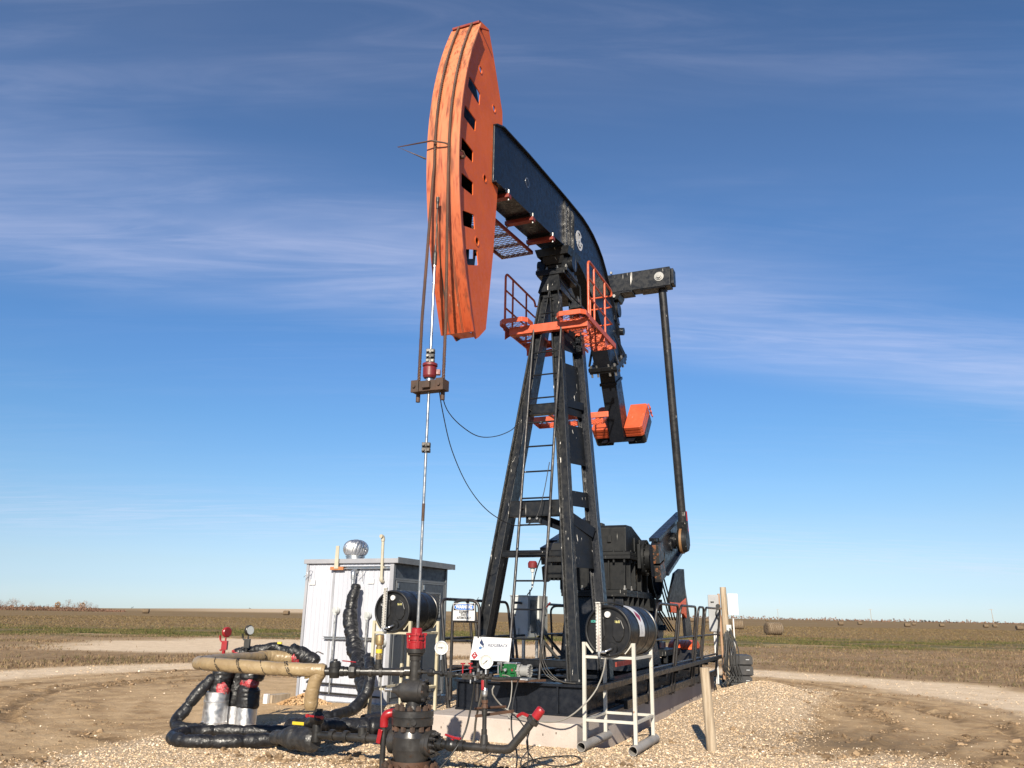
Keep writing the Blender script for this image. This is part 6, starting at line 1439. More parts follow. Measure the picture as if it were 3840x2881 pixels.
# label band round the near side of the right drum
b = MB(); R_ = .318 * 1.002 + .0015; s0_, s1_ = 2.13 + .30, 2.13 + .48
angs = np.radians(np.linspace(118, -12, 26))
def cylp(s, a, r): return P(s, 1.545 + r * math.cos(a), 1.425 + r * math.sin(a))
vs_ = []
for a in angs: vs_ += [cylp(s0_, a, R_), cylp(s1_, a, R_)]
b.add(vs_, [(2 * i, 2 * i + 1, 2 * i + 3, 2 * i + 2) for i in range(len(angs) - 1)], None, True); LB = b.build('hazard_label', SIGNW, DR)
b = MB(); ac = math.radians(36); hw_ = .070
def dm(ds, da, r=R_ + .0012): return cylp((s0_ + s1_) / 2 + ds, ac + da / R_, r)
rows_ = 9; vs_ = []; fs_ = []
for i in range(rows_ + 1):
    f = -1 + 2 * i / rows_; w_ = hw_ * (1 - abs(f)); vs_ += [dm(-w_, -f * hw_ * 1.25), dm(w_, -f * hw_ * 1.25)]
fs_ = [(2 * i, 2 * i + 1, 2 * i + 3, 2 * i + 2) for i in range(rows_)]
b.add(vs_, fs_); b.build('red_diamond', RED, LB)
b = MB()
def patch(ds0, ds1, a0, a1):
    b.add([cylp((s0_ + s1_) / 2 + ds0, a0, R_ + .0012), cylp((s0_ + s1_) / 2 + ds1, a0, R_ + .0012), cylp((s0_ + s1_) / 2 + ds1, a1, R_ + .0012), cylp((s0_ + s1_) / 2 + ds0, a1, R_ + .0012)], [(0, 1, 2, 3)])
rr_ = random.Random(2)
for k in range(26):
    a_ = math.radians(114 - k * 2.0); patch(-.045, -.045 + .05 + .03 * rr_.random(), a_, a_ - math.radians(.6))
for k in range(9):
    a_ = math.radians(14 - k * 2.4); patch(-.04, -.04 + .03 + .04 * rr_.random(), a_, a_ - math.radians(.8))
b.build('small_print', paint('grey_print', (0.35, 0.35, 0.36), (0.4, 0.4, 0.4), 0.5, bump=0), LB)
sag('vent_hose', 'black vent hose from the top of the right drum sight glass over the drum', [P(2.07, 1.47, 1.765), P(2.12, 1.55, 1.77), P(2.25, 1.62, 1.76), P(2.4, 1.68, 1.735)], .011)
DL, SGL, gxl = drum('black plastic drum with a plain side lying on the yellowed stand by the shed', 3.13, -2.235, 1.63)
wr('1610', .045, CHALK, 3.150, -2.235 + .12, 1.73, DL, .9); wr('Sc', .04, SIGNW, 3.150, -2.235 - .20, 1.72, DL, .9)
sag('drum_tube', 'thin grey tube hanging from the left drum drain to the gravel', [P(3.07, -2.33, 1.31), P(3.05, -2.32, 1.1), P(3.03, -2.30, .7), P(3.0, -2.25, .3), P(2.8, -2.1, .05)], .008, GREYHOSE, None, 'tubing')

# ------------------------------------------------------------------ signs
SGN = thing('warning_sign', 'white warning sign with a blue oval hung on the black guard rail', 'sign', P(2.96, -.89, 1.5))
def Sp(u, v, off=0.0): return P(2.962 - off, -.895 + u, 1.632 + v)
hw2, hh2 = .178, .124
b = MB(); b.prism([Sp(-hw2, -hh2), Sp(hw2, -hh2), Sp(hw2, hh2), Sp(-hw2, hh2)], -AX * .003); b.build('plate', SIGNW, SGN)
b = MB(); b.prism([Sp(-hw2 + .008, .02, .0035), Sp(hw2 - .008, .02, .0035), Sp(hw2 - .008, hh2 - .008, .0035), Sp(-hw2 + .008, hh2 - .008, .0035)], -AX * .001); b.build('black_panel', INK, SGN)
def oval(w, h, off, th=.001):
    pts = []
    for k in range(40):
        a = 2 * math.pi * k / 40; ca, sa = math.cos(a), math.sin(a)
        pts.append(Sp(w * abs(ca) ** .6 * (1 if ca > 0 else -1), .068 + h * abs(sa) ** .75 * (1 if sa > 0 else -1), off))
    m_ = MB(); m_.prism(pts, -AX * th); return m_
oval(.163, .045, .0048).build('white_oval', SIGNW, SGN); oval(.157, .039, .0062).build('blue_oval', SIGNBLUE, SGN)
def signtext(txt, size, mat, u, v, off, par, sx, bold, nm): text_mesh(txt, size, mat, Sp(u, v, off), RT, UP, sx, .0006, bold, 'CENTER', nm, par)
signtext('WARNING', .064, SIGNW, 0, .068, .0080, SGN, .86, .0040, 'heading')
for txt, v, sx in (('EQUIPMENT', -.004, .62), ('STARTS', -.045, .62), ('AUTOMATICALLY', -.088, .62)): signtext(txt, .047, INK, 0, v, .0036, SGN, sx, .0022, 'lettering')
b = MB(); b.tube([Sp(-.15, .12, .006), Sp(-.20, .17, -.03), Sp(-.25, .20, -.03)], .004, 6); b.build('tie_wire', DARKST, SGN)
b = MB(); b.tube([Sp(.15, .12, .006), Sp(.19, .17, -.03), Sp(.22, .21, -.03)], .004, 6); b.build('tie_wire', DARKST, SGN)
b = MB(); b.tube([Sp(.01, -.12, .005), Sp(.0, -.17, -.0), Sp(.015, -.24, .0)], .004, 6); b.build('tie_wire', DARKST, SGN)
RB = thing('company_sign', 'white company sign with a dark blue logo wired to the tower foot', 'sign', P(2.9, -.45, .95))
ex_ = RT; ey_ = (P(2.99, 0, 1.30) - P(2.90, 0, .965)).normalized(); ez_ = ex_.cross(ey_)
def Bp(u, v, off=0.0): return P(2.945, -.445, 1.125) + ex_ * u + ey_ * v + ez_ * off
b = MB(); b.prism([Bp(-.305, -.165), Bp(.315, -.17), Bp(.315, .155), Bp(-.285, .165)], ez_ * .004); b.build('plate', SIGNW, RB)
text_mesh('RIDGEBACK', .060, LOGONAVY, Bp(.115, .045, .0055), ex_, ey_, .96, .0006, .0010, 'CENTER', 'lettering', RB)
b = MB()
b.prism([Bp(-.155, .135, .0055), Bp(-.105, .055, .0055), Bp(-.118, .03, .0055), Bp(-.185, .075, .0055)], ez_ * .001, LOGONAVY); b.prism([Bp(-.112, .052, .0058), Bp(-.106, .02, .0058), Bp(-.118, .0, .0058), Bp(-.124, .03, .0058)], ez_ * .001, LOGONAVY)
b.prism([Bp(-.165, .032, .0055), Bp(-.125, .012, .0055), Bp(-.15, -.018, .0055), Bp(-.19, .0, .0055)], ez_ * .001, LOGOBLUE); b.build('logo', None, RB)
b = MB(); b.prism([Bp(-.235, -.045, .0055), Bp(-.285, -.105, .0055), Bp(-.235, -.162, .0055), Bp(-.182, -.105, .0055)], ez_ * .001); b.build('red_diamond', RED, RB)
b = MB(); b.prism([Bp(-.255, -.112, .0068), Bp(-.215, -.112, .0068), Bp(-.215, -.102, .0068), Bp(-.255, -.102, .0068)], ez_ * .001); b.prism([Bp(-.242, -.09, .0068), Bp(-.228, -.09, .0068), Bp(-.230, -.075, .0068), Bp(-.235, -.065, .0068), Bp(-.240, -.075, .0068)], ez_ * .001); b.build('flame_mark', SIGNW, RB)
b = MB(); b.lathe(Bp(-.225, .06, .0055), ez_, [(0, .05), (.001, .05), (.001, .044), (0, .044)], 24); b.build('faint_roundel', paint('faint_grey', (0.62, 0.64, 0.68), (0.66, 0.67, 0.7), 0.5, bump=0), RB)
b = MB(); b.tube(smooth_path([Bp(-.17, .14, .006), Bp(-.17, .175, .0), Bp(-.13, .19, -.01), Bp(-.1, .175, -.01)], .02), .006, 6); b.build('tie_wire', RUBBER, RB)

# ------------------------------------------------------------------ shed
SC0 = V((-2.17, 15.27, 0)); SW, SD, SH = 1.96, 2.18, 2.50
def H_(u, v, z): return SC0 - RT * u + AX * v + UP * z       # u to the left along the white wall, v back along the doors
SHED = thing('equipment_shed', 'small white steel shed with charcoal double doors and a roof turbine', 'shed', H_(SW / 2, SD / 2, 0))
b = MB()
def hbox(mb, u0, u1, v0, v1, z0, z1, mat=None):
    return mb.hexa([H_(u1, v0, z0), H_(u0, v0, z0), H_(u0, v1, z0), H_(u1, v1, z0), H_(u1, v0, z1), H_(u0, v0, z1), H_(u0, v1, z1), H_(u1, v1, z1)], mat)
hbox(b, 0.02, SW, 0.02, SD, 0.02, SH - .002)
n_r = 40
for k in range(n_r):                         # shallow ribs of the cladding
    u0 = .02 + (SW - .02) * k / n_r; wd = (SW - .02) / n_r
    if k % 2 == 0: hbox(b, u0 + wd * .2, u0 + wd * .8, .014, .0195, .03, SH - .02)
b.build('wall', SHEDWALL, SHED)
b = MB(); hbox(b, -.02, .06, -.004, .013, .0, SH); hbox(b, SW - .05, SW + .006, -.004, .013, .0, SH); hbox(b, SW * .66, SW * .66 + .045, .006, .0135, .0, SH - .03); b.build('wall_trim', SHEDEDGE, SHED)
b = MB(); hbox(b, -.004, .0195, .0, SD, .05, SH); DW = b.build('door_wall', SHEDGREY, SHED)
b = MB()
for v0, v1, z0, z1 in ((0.0, .07, .05, SH), (SD - .07, SD, .05, SH), (.07, SD - .07, SH - .30, SH - .27), (1.06, 1.09, .1, SH - .30), (1.03, 1.06, SH - .27, SH)): hbox(b, -.022, -.0045, v0, v1, z0, z1)
for v0, v1 in ((.12, 1.04), (1.12, 2.08)):
    for a_, c_, z0, z1 in ((v0, v1, SH - .335, SH - .305), (v0, v0 + .03, .12, SH - .336), (v1 - .03, v1, .12, SH - .336)): hbox(b, -.020, -.0046, a_, c_, z0, z1)
b.build('door_frame', SHEDTRIM, SHED)
for v0, v1 in ((.155, 1.005), (1.155, 2.045)):
    b = MB(); hbox(b, -.016, -.0047, v0, v1, .12, SH - .34); D_ = b.build('door', SHEDGREY, SHED, .003)
    b = MB(); m0 = (v0 + v1) / 2
    for a_, c_, z0, z1 in ((m0 - .3, m0 + .3, 1.98, 2.01), (m0 - .3, m0 - .27, 1.55, 1.98), (m0 + .27, m0 + .3, 1.55, 1.98), (m0 - .3, m0 + .3, 1.52, 1.55)): hbox(b, -.034, -.0165, a_, c_, z0, z1)
    b.build('vent_frame', SHEDTRIM, D_)
    b = MB()
    for k in range(7): z = 1.57 + k * .06; b.hexa([H_(-.017, m0 - .265, z), H_(-.017, m0 + .265, z), H_(-.019, m0 + .265, z), H_(-.019, m0 - .265, z), H_(-.030, m0 - .265, z + .045), H_(-.030, m0 + .265, z + .045), H_(-.032, m0 + .265, z + .045), H_(-.032, m0 - .265, z + .045)])
    b.build('vent_louvre', SHEDTRIM, D_)
    b = MB()
    for z in (.3, 1.2, 2.05): hbox(b, -.030, -.0165, v0 + .0, v0 + .05, z, z + .09)
    split_build(b, 'hinge', GALV, D_)
b = MB(); b.tube([H_(-.05, 1.10, .3), H_(-.05, 1.10, 1.3)], .012, 8); b.tube([H_(-.05, 1.10, .9), H_(-.05, .85, .92)], .012, 8); b.build('door_bolt', GALV, SHED)
b = MB(); b.hexa([H_(SW + .05, -.04, SH), H_(-.12, -.04, SH), H_(-.12, SD + .12, SH), H_(SW + .05, SD + .12, SH), H_(SW + .05, -.04, SH + .085), H_(-.12, -.04, SH + .085), H_(-.12, SD + .12, SH + .10), H_(SW + .05, SD + .12, SH + .10)])
RF = b.build('roof', SHEDEDGE, SHED, .004)
b = MB(); hbox(b, -.135, -.121, -.05, SD + .13, SH - .005, SH + .105); b.build('dark_fascia', SHEDTRIM, RF)
b = MB(); hbox(b, -.07, SW + .05, -.07, SD + .04, -.10, .018); b.build('shed_skid', GALV, SHED)
vc = H_(1.52, 1.0, SH + .09)
b = MB(); b.lathe(vc, UP, [(0, .185), (.10, .185), (.10, .20), (.125, .20), (.125, .0005)], 32); TV = b.build('vent_collar', GALV, SHED)
b = MB(); nf = 22; rows = 9
for k in range(nf):
    a0 = 2 * math.pi * k / nf; vs_ = []
    for i in range(rows + 1):
        f = i / rows; ph_ = math.radians(-42 + 124 * f); r_ = .258 * math.cos(ph_) ** .8 if f < .99 else .02; z_ = .15 + .165 + .19 * math.sin(ph_) - .045
        for da, rr2 in ((0, 1.0), (.20, 1.02), (.31, .90)):
            a = a0 + da + f * .55; vs_.append(vc + V((math.cos(a) * r_ * rr2, math.sin(a) * r_ * rr2, z_)))
    b.add(vs_, [(3 * i + j, 3 * i + j + 1, 3 * i + j + 4, 3 * i + j + 3) for i in range(rows) for j in (0, 1)], None, True)
b.lathe(vc, UP, [(.455, .0005), (.46, .05), (.445, .07), (.43, .07)], 20); b.lathe(vc, UP, [(.125, .17), (.15, .19), (.165, .19)], 28)
b.build('turbine_fins', ALU, TV)
# fittings on the white wall
def Fw(u, z, out=0.0): return H_(u, -out, z)
b = MB(); hbox(b, .06, 1.22, -.05, -.006, 2.395, 2.405); hbox(b, .06, 1.22, -.05, -.006, 2.435, 2.445); hbox(b, .06, 1.22, -.012, -.006, 2.405, 2.435); b.build('upper_strut', GALV, SHED)
b = MB(); hbox(b, .10, 1.42, -.05, -.006, 1.105, 1.115); hbox(b, .10, 1.42, -.05, -.006, 1.145, 1.155); hbox(b, .10, 1.42, -.012, -.006, 1.115, 1.145); b.build('lower_strut', GALV, SHED)
b = MB(); hbox(b, 1.06, 1.36, -.075, -.055, 2.375, 2.435); b.build('rusty_bracket', RUSTOR := paint('orange_rust', (0.30, 0.10, 0.03), (0.36, 0.15, 0.06), 0.7, rust=.3), SHED)
b = MB(); b.hexa([Fw(1.26, 2.40, .09), Fw(1.17, 2.40, .09), Fw(1.17, 2.40, .074), Fw(1.26, 2.40, .074), Fw(1.25, 2.83, .09), Fw(1.18, 2.83, .09), Fw(1.18, 2.83, .074), Fw(1.25, 2.83, .074)]); b.build('white_slat', CREAMP, SHED)
b = MB(); b.tube([Fw(.21, 2.20, .05), Fw(.20, 2.95, .09)], .028, 12); b.tube(smooth_path([Fw(.20, 2.90, .09), Fw(.20, 2.96, .095), Fw(.205, 2.985, .12), Fw(.21, 2.985, .16)], .015), .036, 12); b.tube(smooth_path([Fw(.21, 2.24, .05), Fw(.21, 2.18, .05), Fw(.205, 2.16, .0)], .02), .036, 12); b.lathe(Fw(.205, 2.40, .03), UP, [(0, .035), (.04, .035), (.04, .028)], 10); b.build('vent_pipe', CREAMP, SHED)
def conduit(u, z0, z1, nm='conduit'):
    o_ = MB(); o_.tube([Fw(u, z0, .06), Fw(u - .01, z1, .06)], .021, 12); o_.lathe(Fw(u, z0 + (z1 - z0) * .35, .06), UP, [(0, .03), (.1, .03)], 10); c_ = o_.build(nm, GALV, SHED)
    o_ = MB(); d = (AX * -.9 - RT * .35 + UP * .05).normalized(); o_.lathe(Fw(u, z1 + .05, .05) - d * .05, d, [(0, .0005), (0, .062), (.07, .066), (.075, .06), (.085, .058), (.085, .0005)], 24); o_.lathe(Fw(u, z1 - .03, .06), UP, [(0, .034), (.05, .034)], 10); o_.build('junction_box', GREYBOX, c_)
conduit(1.18, .15, 1.58); conduit(.47, .15, 1.50); conduit(.12, .3, 1.02)
b = MB(); b.tube([Fw(.80, 2.02, .10), Fw(.80, 2.24, .10)], .034, 14); b.tube(smooth_path([Fw(.80, 2.20, .10), Fw(.80, 2.32, .10), Fw(.80, 2.35, .06), Fw(.80, 2.35, .0)], .02), .048, 14); b.lathe(Fw(.80, 2.33, .08), -AX + RT * -.4, [(0, .05), (.05, .045), (.055, .0005)], 14); b.build('pipe_elbow', GALV, SHED)
for u in (1.82, .60):
    b = MB(); b.tube([Fw(u, 2.36, -.005), Fw(u, 2.36, .09), Fw(u + .12, 2.24, .10)], .006, 6); b.tube([Fw(u, 2.36, .09), Fw(u + .02, 2.16, .06)], .006, 6); b.build('wire_hook', GALV, SHED)
for u, z in ((1.80, 2.15), (.47, 2.17)):
    b = MB(); hbox(b, u - .07, u + .07, -.0055, -.0045, z - .05, z + .05); b.build('white_sticker', SIGNW, SHED)
b = MB(); b.lathe(Fw(1.66, .42, .03), -AX, [(0, .02), (.08, .02), (.08, .03), (.1, .03), (.1, .0005)], 10); b.tube([Fw(1.66, .42, .1), Fw(1.72, .40, .1)], .016, 8); b.tube([Fw(1.66, .46, .08), Fw(1.72, .52, .08)], .008, 6); b.build('tap', BRASS, SHED)
for z_, u1_ in ((.30, 1.7), (.14, 1.75)): b = MB(); b.tube([Fw(.1, z_, .06), Fw(u1_, z_ + .03, .06)], .018, 8); b.build('wall_pipe', DARKST, SHED)
# block and timber lying left of the shed
o = MB(); q = H_(1.95, -.55, .07); o.obox(q, -RT * .10 + AX * .02, AX * .22 + RT * .03, UP * .075); o = o.build('wooden_block', WOOD, None, .006); tag(o, 'weathered wooden block lying in the gravel at the left shed corner', 'wood block')
b = MB(); b.obox(H_(1.98, -.82, .075), -RT * .045, AX * .035, UP * .09); o = b.build('white_block', WHITE, None, .004); tag(o, 'small white block standing against the wooden block by the shed', 'block')
PIL = thing('gravel_heap', 'small heap of orange gravel piled against the shed foot', 'gravel heap', H_(1.35, -.55, 0)); 
b = MB(); rg = random.Random(4)
for k in range(700):
    a, r_ = rg.random() * 6.28, rg.random() ** .7 * .42; h_ = max(0, .19 * (1 - r_ / .42)); sz = .008 + rg.random() * .013
    q = H_(1.35, -.55, 0) + V((math.cos(a) * r_ * 1.2, math.sin(a) * r_ * .7, h_)); R3 = Matrix.Rotation(rg.random() * 6, 3, V((rg.random(), rg.random(), rg.random())).normalized())
    b.add([q + R3 @ V(tuple(v)) * sz * (0.7 + .6 * rg.random()) for v in ico_v], [tuple(f) for f in ico_f])
PIL2 = b.build('stones', paint('orange_gravel', (0.34, 0.20, 0.09), (0.50, 0.34, 0.19), 0.9, bump=.2), PIL); PIL2['kind'] = 'stuff'

# ------------------------------------------------------------------ electrical cabinet behind the ladder
CB_ = thing('electrical_cabinet', 'grey electrical control cabinet on legs behind the tower ladder', 'cabinet', P(7.0, -1.46, .3))
b = MB(); b.pbox(6.5, 6.98, -1.64, -1.28, 1.19, 1.95); b.pbox(6.48, 6.499, -1.65, -1.275, 1.94, 1.965); BX = b.build('main_box', GREYBOX, CB_, .004)
b = MB(); b.pbox(7.02, 7.5, -1.62, -1.25, 1.22, 1.97); b.pbox(6.46, 6.497, -1.60, -1.46, 1.24, 1.36)
for t in (-1.46, ): b.pbox(6.455, 6.459, -1.60, -1.47, 1.25, 1.27)
b.build('meter_box', GREYBOX, CB_, .004)
b = MB(); b.pbox(6.62, 6.92, -1.279, -1.262, 1.3, 1.88); b.build('dark_door', SHEDGREY, CB_, .003)
for (a_, c_) in ((P(6.6, -1.4, 1.19), P(6.6, -1.4, .05)), (P(7.3, -1.4, 1.19), P(7.3, -1.4, .05)), (P(7.1, -1.25, 1.18), P(7.9, -.75, .32)), (P(7.4, -1.25, 1.22), P(8.5, -.8, .32)), (P(6.55, -1.6, 1.19), P(6.55, -1.6, .05))):
    b = MB(); b.beam(a_, c_, .05, .05); b.build('leg', GALV, CB_)
b = MB(); b.tube([P(7.3, -1.2, 1.75), P(7.3, -1.12, 1.85)], .016, 8); b.build('red_switch_handle', DKRED, CB_)
b = MB(); b.tube([P(6.9, -1.4, 1.97), P(6.9, -1.4, 2.08)], .016, 8); b.build('conduit_stub', GREYBOX, CB_)
sag('cabinet_cable', 'black cable dropping from the tower to the top of the grey cabinet', [P(3.5, .12, 2.45), P(3.6, .0, 2.25), P(4.2, -.3, 2.02), P(5.4, -.85, 1.95), P(6.7, -1.35, 2.0)], .010)
# junction head hanging on the tower crossbar
b = MB(); b.lathe(P(3.35, .04, 2.22), UP, [(0, .0005), (0, .03), (.06, .035), (.06, .055), (.10, .06), (.11, .04), (.11, .0005)], 14); b.tube([P(3.35, .04, 2.22), P(3.35, .04, 2.0)], .016, 8); b2 = MB(); b2.lathe(P(3.35, .04, 2.285), UP, [(0, .0005), (0, .068), (.07, .072), (.10, .05), (.10, .0005)], 14); o = b.build('junction_head', GREYBOX, None); b2.build('dark_cap', DKRED, o); tag(o, 'small grey conduit head with a dark red cap hanging below the tower crossbar', 'conduit head')
# ------------------------------------------------------------------ power pole with two boxes, blocks, marker post
PO = V((5.30, 20.27, 0)); pz = tz(PO.x, PO.y)
PL = thing('power_pole', 'round wooden power pole carrying a white box and a grey box', 'pole', PO + UP * pz)
b = MB(); b.tube([PO + V((.05, 0, -.1)), PO + V((.0, 0, 2.34))], [.085, .075], 14); b.build('post', WOOD, PL)
b = MB(); b.tube([PO + V((-.10, -.05, .2)), PO + V((-.13, -.05, 2.18))], .032, 10); b.build('conduit_pipe', paint('brown_pipe', (0.26, 0.15, 0.09), (0.33, 0.21, 0.13), 0.6), PL)
b = MB(); b.obox(PO + V((.19, -.12, 1.93)), V((.118, -.02, 0)), V((.02, .09, 0)), UP * .25); b.build('white_box', WHITE, PL, .006)
b = MB(); b.obox(PO + V((-.28, -.10, 1.72)), V((.125, -.02, 0)), V((.02, .09, 0)), UP * .43); GB2 = b.build('grey_box', paint('grey_pole_box', (.22, .225, .235), (.27, .275, .285), .45, bump=.03), PL, .006)
b = MB(); b.lathe(PO + V((-.20, -.2, 1.88)), -YD, [(0, .055), (.03, .055), (.03, .0005)], 16); b.obox(PO + V((-.33, -.2, 1.98)), XD * .04, YD * .01, UP * .012); b.tube(smooth_path([PO + V((-.2, -.2, 1.85)), PO + V((-.26, -.22, 1.7)), PO + V((-.19, -.2, 1.5)), PO + V((-.24, -.2, 1.3))], .03), .018, 8); b.build('switch_and_lead', RUBBER, GB2)
b = MB()
for k, (x, z0, z1) in enumerate(((-.30, .1, 1.29), (-.26, .1, 1.29), (.10, .1, 1.0), (.14, .1, .95), (.18, .1, 1.6))): b.tube([PO + V((x, -.12, z0)), PO + V((x, -.12, z1))], .018, 8)
b.build('white_conduit', WHITE, PL)
b = MB(); b.obox(PO + V((.06, -.10, 1.35)), XD * .06, YD * .03, UP * .10); b.build('white_fitting', GREYBOX, PL)
rg = random.Random(8)
for k in range(11):
    x = -.14 + .032 * k; sag('pole_cable', 'black cable hanging in tangled loops round the foot of the power pole', [PO + V((x * .5, -.16, 1.2 + .2 * rg.random())), PO + V((x + .05 * rg.random(), -.22, .9)), PO + V((x + .12 * rg.random() - .06, -.25, .5)), PO + V((x + .1, -.25, .2 + .1 * rg.random())), PO + V((x + .3 * rg.random() - .1, -.3, .10))], .014, RUBBER, 'tangled pole cables')
b = MB(); b.obox(V((5.42, 19.9, .10)), XD * .18, YD * .12, UP * .05); o = b.build('rubber_foot', RUBBER, None, .02); tag(o, 'flat black rubber foot on the gravel below the pole cables', 'rubber block')
zb = tz(5.65, 20.3)
for k, (wd, lab) in enumerate(((.235, 'bottom black plastic block of the stack beside the power pole'), (.26, 'middle black plastic block of the stack beside the power pole'), (.255, 'top black plastic block of the stack beside the power pole'))):
    o = thing('black_block', lab, 'block', V((5.60 + .01 * (k > 0), 20.4, .06 + .235 * k)), 'stacked black blocks')
    c = V((5.60 + .02 * (k > 0), 20.4, .06 + .235 * k + .112))
    b = MB(); b.obox(c, V((wd, -.03, 0)), V((.05, .34, 0)), UP * .112); b.obox(c - YD * .365 - XD * .05 * 0 + XD * .04, V((wd * .72, -.02, 0)), V((.0, .02, 0)), UP * .09); b.build('block_body', WEIGHTBLK, o, .004)
    b = MB(); b.obox(c + V((.10, -.40, .02)), XD * .04, YD * .004, UP * .008); b.build('grip_mark', GALV, o)
MPx = (P(2.945, 2.65, 0)); zb = tz(MPx.x, MPx.y)
b = MB(); p, q = V((MPx.x, MPx.y, zb - .15)), V((MPx.x - .055, MPx.y, .985)); b.tube([p, q.lerp(p, .5), q], [.066, .064, .060], 18); mp_ = b.build('marker_post', WOOD, None, .004); tag(mp_, 'short bare wooden marker post standing in the gravel at the right', 'post')

# ------------------------------------------------------------------ far things
HAY = None
def hay_mat():
    m, nt, b = new_mat('hay_bale'); k = NT(nt); o = k.obj()
    n = k.noise(o, 6, 8, 0.75, .5, (1, 1, 3)); c = k.mix(k.ramp(n, .35, .68), (0.075, .05, .03), (0.21, .15, .09)); k.l(c, b.inputs['Base Color']); b.inputs['Roughness'].default_value = .95; k.bump(b, n, .9, .1); return m
HAY = hay_mat(); TWINE = paint('pale_twine', (.33, .27, .2), (.38, .32, .24), .8, bump=0)
bales = [(-129.9, 296.9, 1.7, 'lone hay bale far left near the bushes'), (-92.1, 343.8, 1.85, 'hay bale on the far field just left of the shed'), (27.9, 87.2, 1.30, 'nearest and largest hay bale, right of the power pole'), (35.5, 128.4, 1.40, 'second largest hay bale, just right of the power pole'), (172.1, 550.2, 1.5, 'tiny hay bale on the skyline above the largest bale'),
         (108.4, 270, 1.25, 'hay bale far right of the largest bale, first of the scattered row'), (136.3, 321, 1.2, 'hay bale second in the scattered row on the right field'), (116.6, 242, 1.15, 'hay bale third in the scattered row, touching a smaller one'), (170.5, 348, 1.15, 'small hay bale behind the third of the scattered row'), (147.1, 281, 1.12, 'hay bale alone midway along the right field'),
         (158.6, 275, 1.12, 'left hay bale of the pair left of the last power line pole'), (176.9, 301, 1.12, 'right hay bale of the pair beside the last power line pole'), (122.2, 198, 1.15, 'hay bale at the right edge of the picture'), (77.9, 350, 1.7, 'rounded hay bale left of the grey pole box'), (77.4, 322.8, 1.4, 'hay bale seen just left of the grey pole box'), (-11.9, 672, 1.9, 'far hay bale on the skyline between the tower and the cabinet')]
for i, (x, y, h, lab) in enumerate(bales):
    R_ = h / 2; L_b = h * 1.30; zg = tz(x, y); o = thing('hay_bale', lab, 'hay bale', V((x, y, zg)), 'round hay bales on the field')
    b = MB(); vs_ = []; nr, ns = 9, 26; rg = random.Random(i); an = rg.uniform(-.35, .25); d = V((math.cos(an), math.sin(an), 0)); e = V((-math.sin(an), math.cos(an), 0))
    prf = [(-L_b / 2, .05), (-L_b / 2 - .02, .6), (-L_b / 2 + .02, .93), (-L_b / 2 + .10, 1.0), (-L_b / 6, 1.01), (L_b / 6, 1.01), (L_b / 2 - .10, 1.0), (L_b / 2 - .02, .93), (L_b / 2 + .02, .6), (L_b / 2, .05)]
    for u, rr3 in prf:
        for k in range(ns):
            a = 2 * math.pi * k / ns; w = 1 + .035 * mnoise.noise(V((u * 2 + i, math.cos(a) * 2, math.sin(a) * 2))); vs_.append(V((x, y, zg + R_ * .96)) + d * u + (e * math.cos(a) + UP * math.sin(a)) * R_ * rr3 * w * (1 if math.sin(a) > -.8 else .94))
    b.add(vs_, [(r_ * ns + k, r_ * ns + (k + 1) % ns, (r_ + 1) * ns + (k + 1) % ns, (r_ + 1) * ns + k) for r_ in range(len(prf) - 1) for k in range(ns)], None, True); b.build('bale_body', HAY, o)
    if h / y > .008:
        b = MB()
        for u in np.linspace(-L_b * .4, L_b * .4, 7): b.lathe(V((x, y, zg + R_ * .96)) + d * u, d, [(0, R_ * 1.012), (.012, R_ * 1.022), (.024, R_ * 1.012)], 26)
        b.build('twine', TWINE, o)
# power line poles
for x, y, H2, lab in ((222, 680, 9, 'leftmost power line pole on the right horizon'), (245, 558, 9, 'middle power line pole on the right horizon'), (273, 465, 9, 'rightmost power line pole, slightly leaning, on the right horizon')):
    zg = tz(x, y); o = thing('utility_pole', lab, 'utility pole', V((x, y, zg)), 'power line poles'); lean = .5 if y < 500 else 0
    b = MB(); b.tube([V((x, y, zg - .3)), V((x - lean, y, zg + H2))], [.16, .11], 8); b.build('pole', WOOD, o)
    b = MB(); b.beam(V((x - lean - 1.3, y, zg + H2 - .4)), V((x - lean + 1.3, y, zg + H2 - .4)), .1, .12); b.build('crossarm', WOOD, o)
    b = MB()
    for dx in (-1.2, -.4, .4, 1.2): b.lathe(V((x - lean + dx, y, zg + H2 - .34)), UP, [(0, .06), (.2, .06), (.2, .0005)], 6)
    b.build('insulator', GREYBOX, o)
# far pumpjacks on the left skyline
for x, y, sc_, lab, fl in ((-955, 2100, .9, 'far left pumpjack on the skyline beyond the bushes', 1), (-655, 2100, 1.0, 'small pumpjack on the skyline left of the shed', -1)):
    zg = tz(x, y); o = thing('far_pumpjack', lab, 'pumpjack', V((x, y, zg)), 'pumpjacks on the skyline')
    def F(u, z): return V((x + u * sc_ * fl, y, zg + z * sc_))
    b = MB(); b.beam(F(-2.2, 5.2), F(2.6, 6.6 if fl < 0 else 5.6), .5, .7); b.build('beam', BLACK, o)
    b = MB(); b.prism([F(2.5, 4.6), F(3.2, 4.5), F(3.4, 6.0), F(3.0, 7.6), F(2.5, 7.4)], YD * .5); b.build('horse_head', BLACK, o)
    for u in (-1.3, 1.3): b = MB(); b.beam(F(u, 0), F(0, 5.8), .3, .3); b.build('leg', BLACK, o)
    b = MB(); b.prism([F(-3.2, 0), F(-1.5, 0), F(-1.5, 2.4), F(-2.8, 2.6)], YD * 1.2); b.build('gear_box', BLACK, o)
    b = MB(); b.beam(F(-2.1, 5.2), F(-2.4, 2.0), .2, .2); b.build('pitman_arm', BLACK, o)
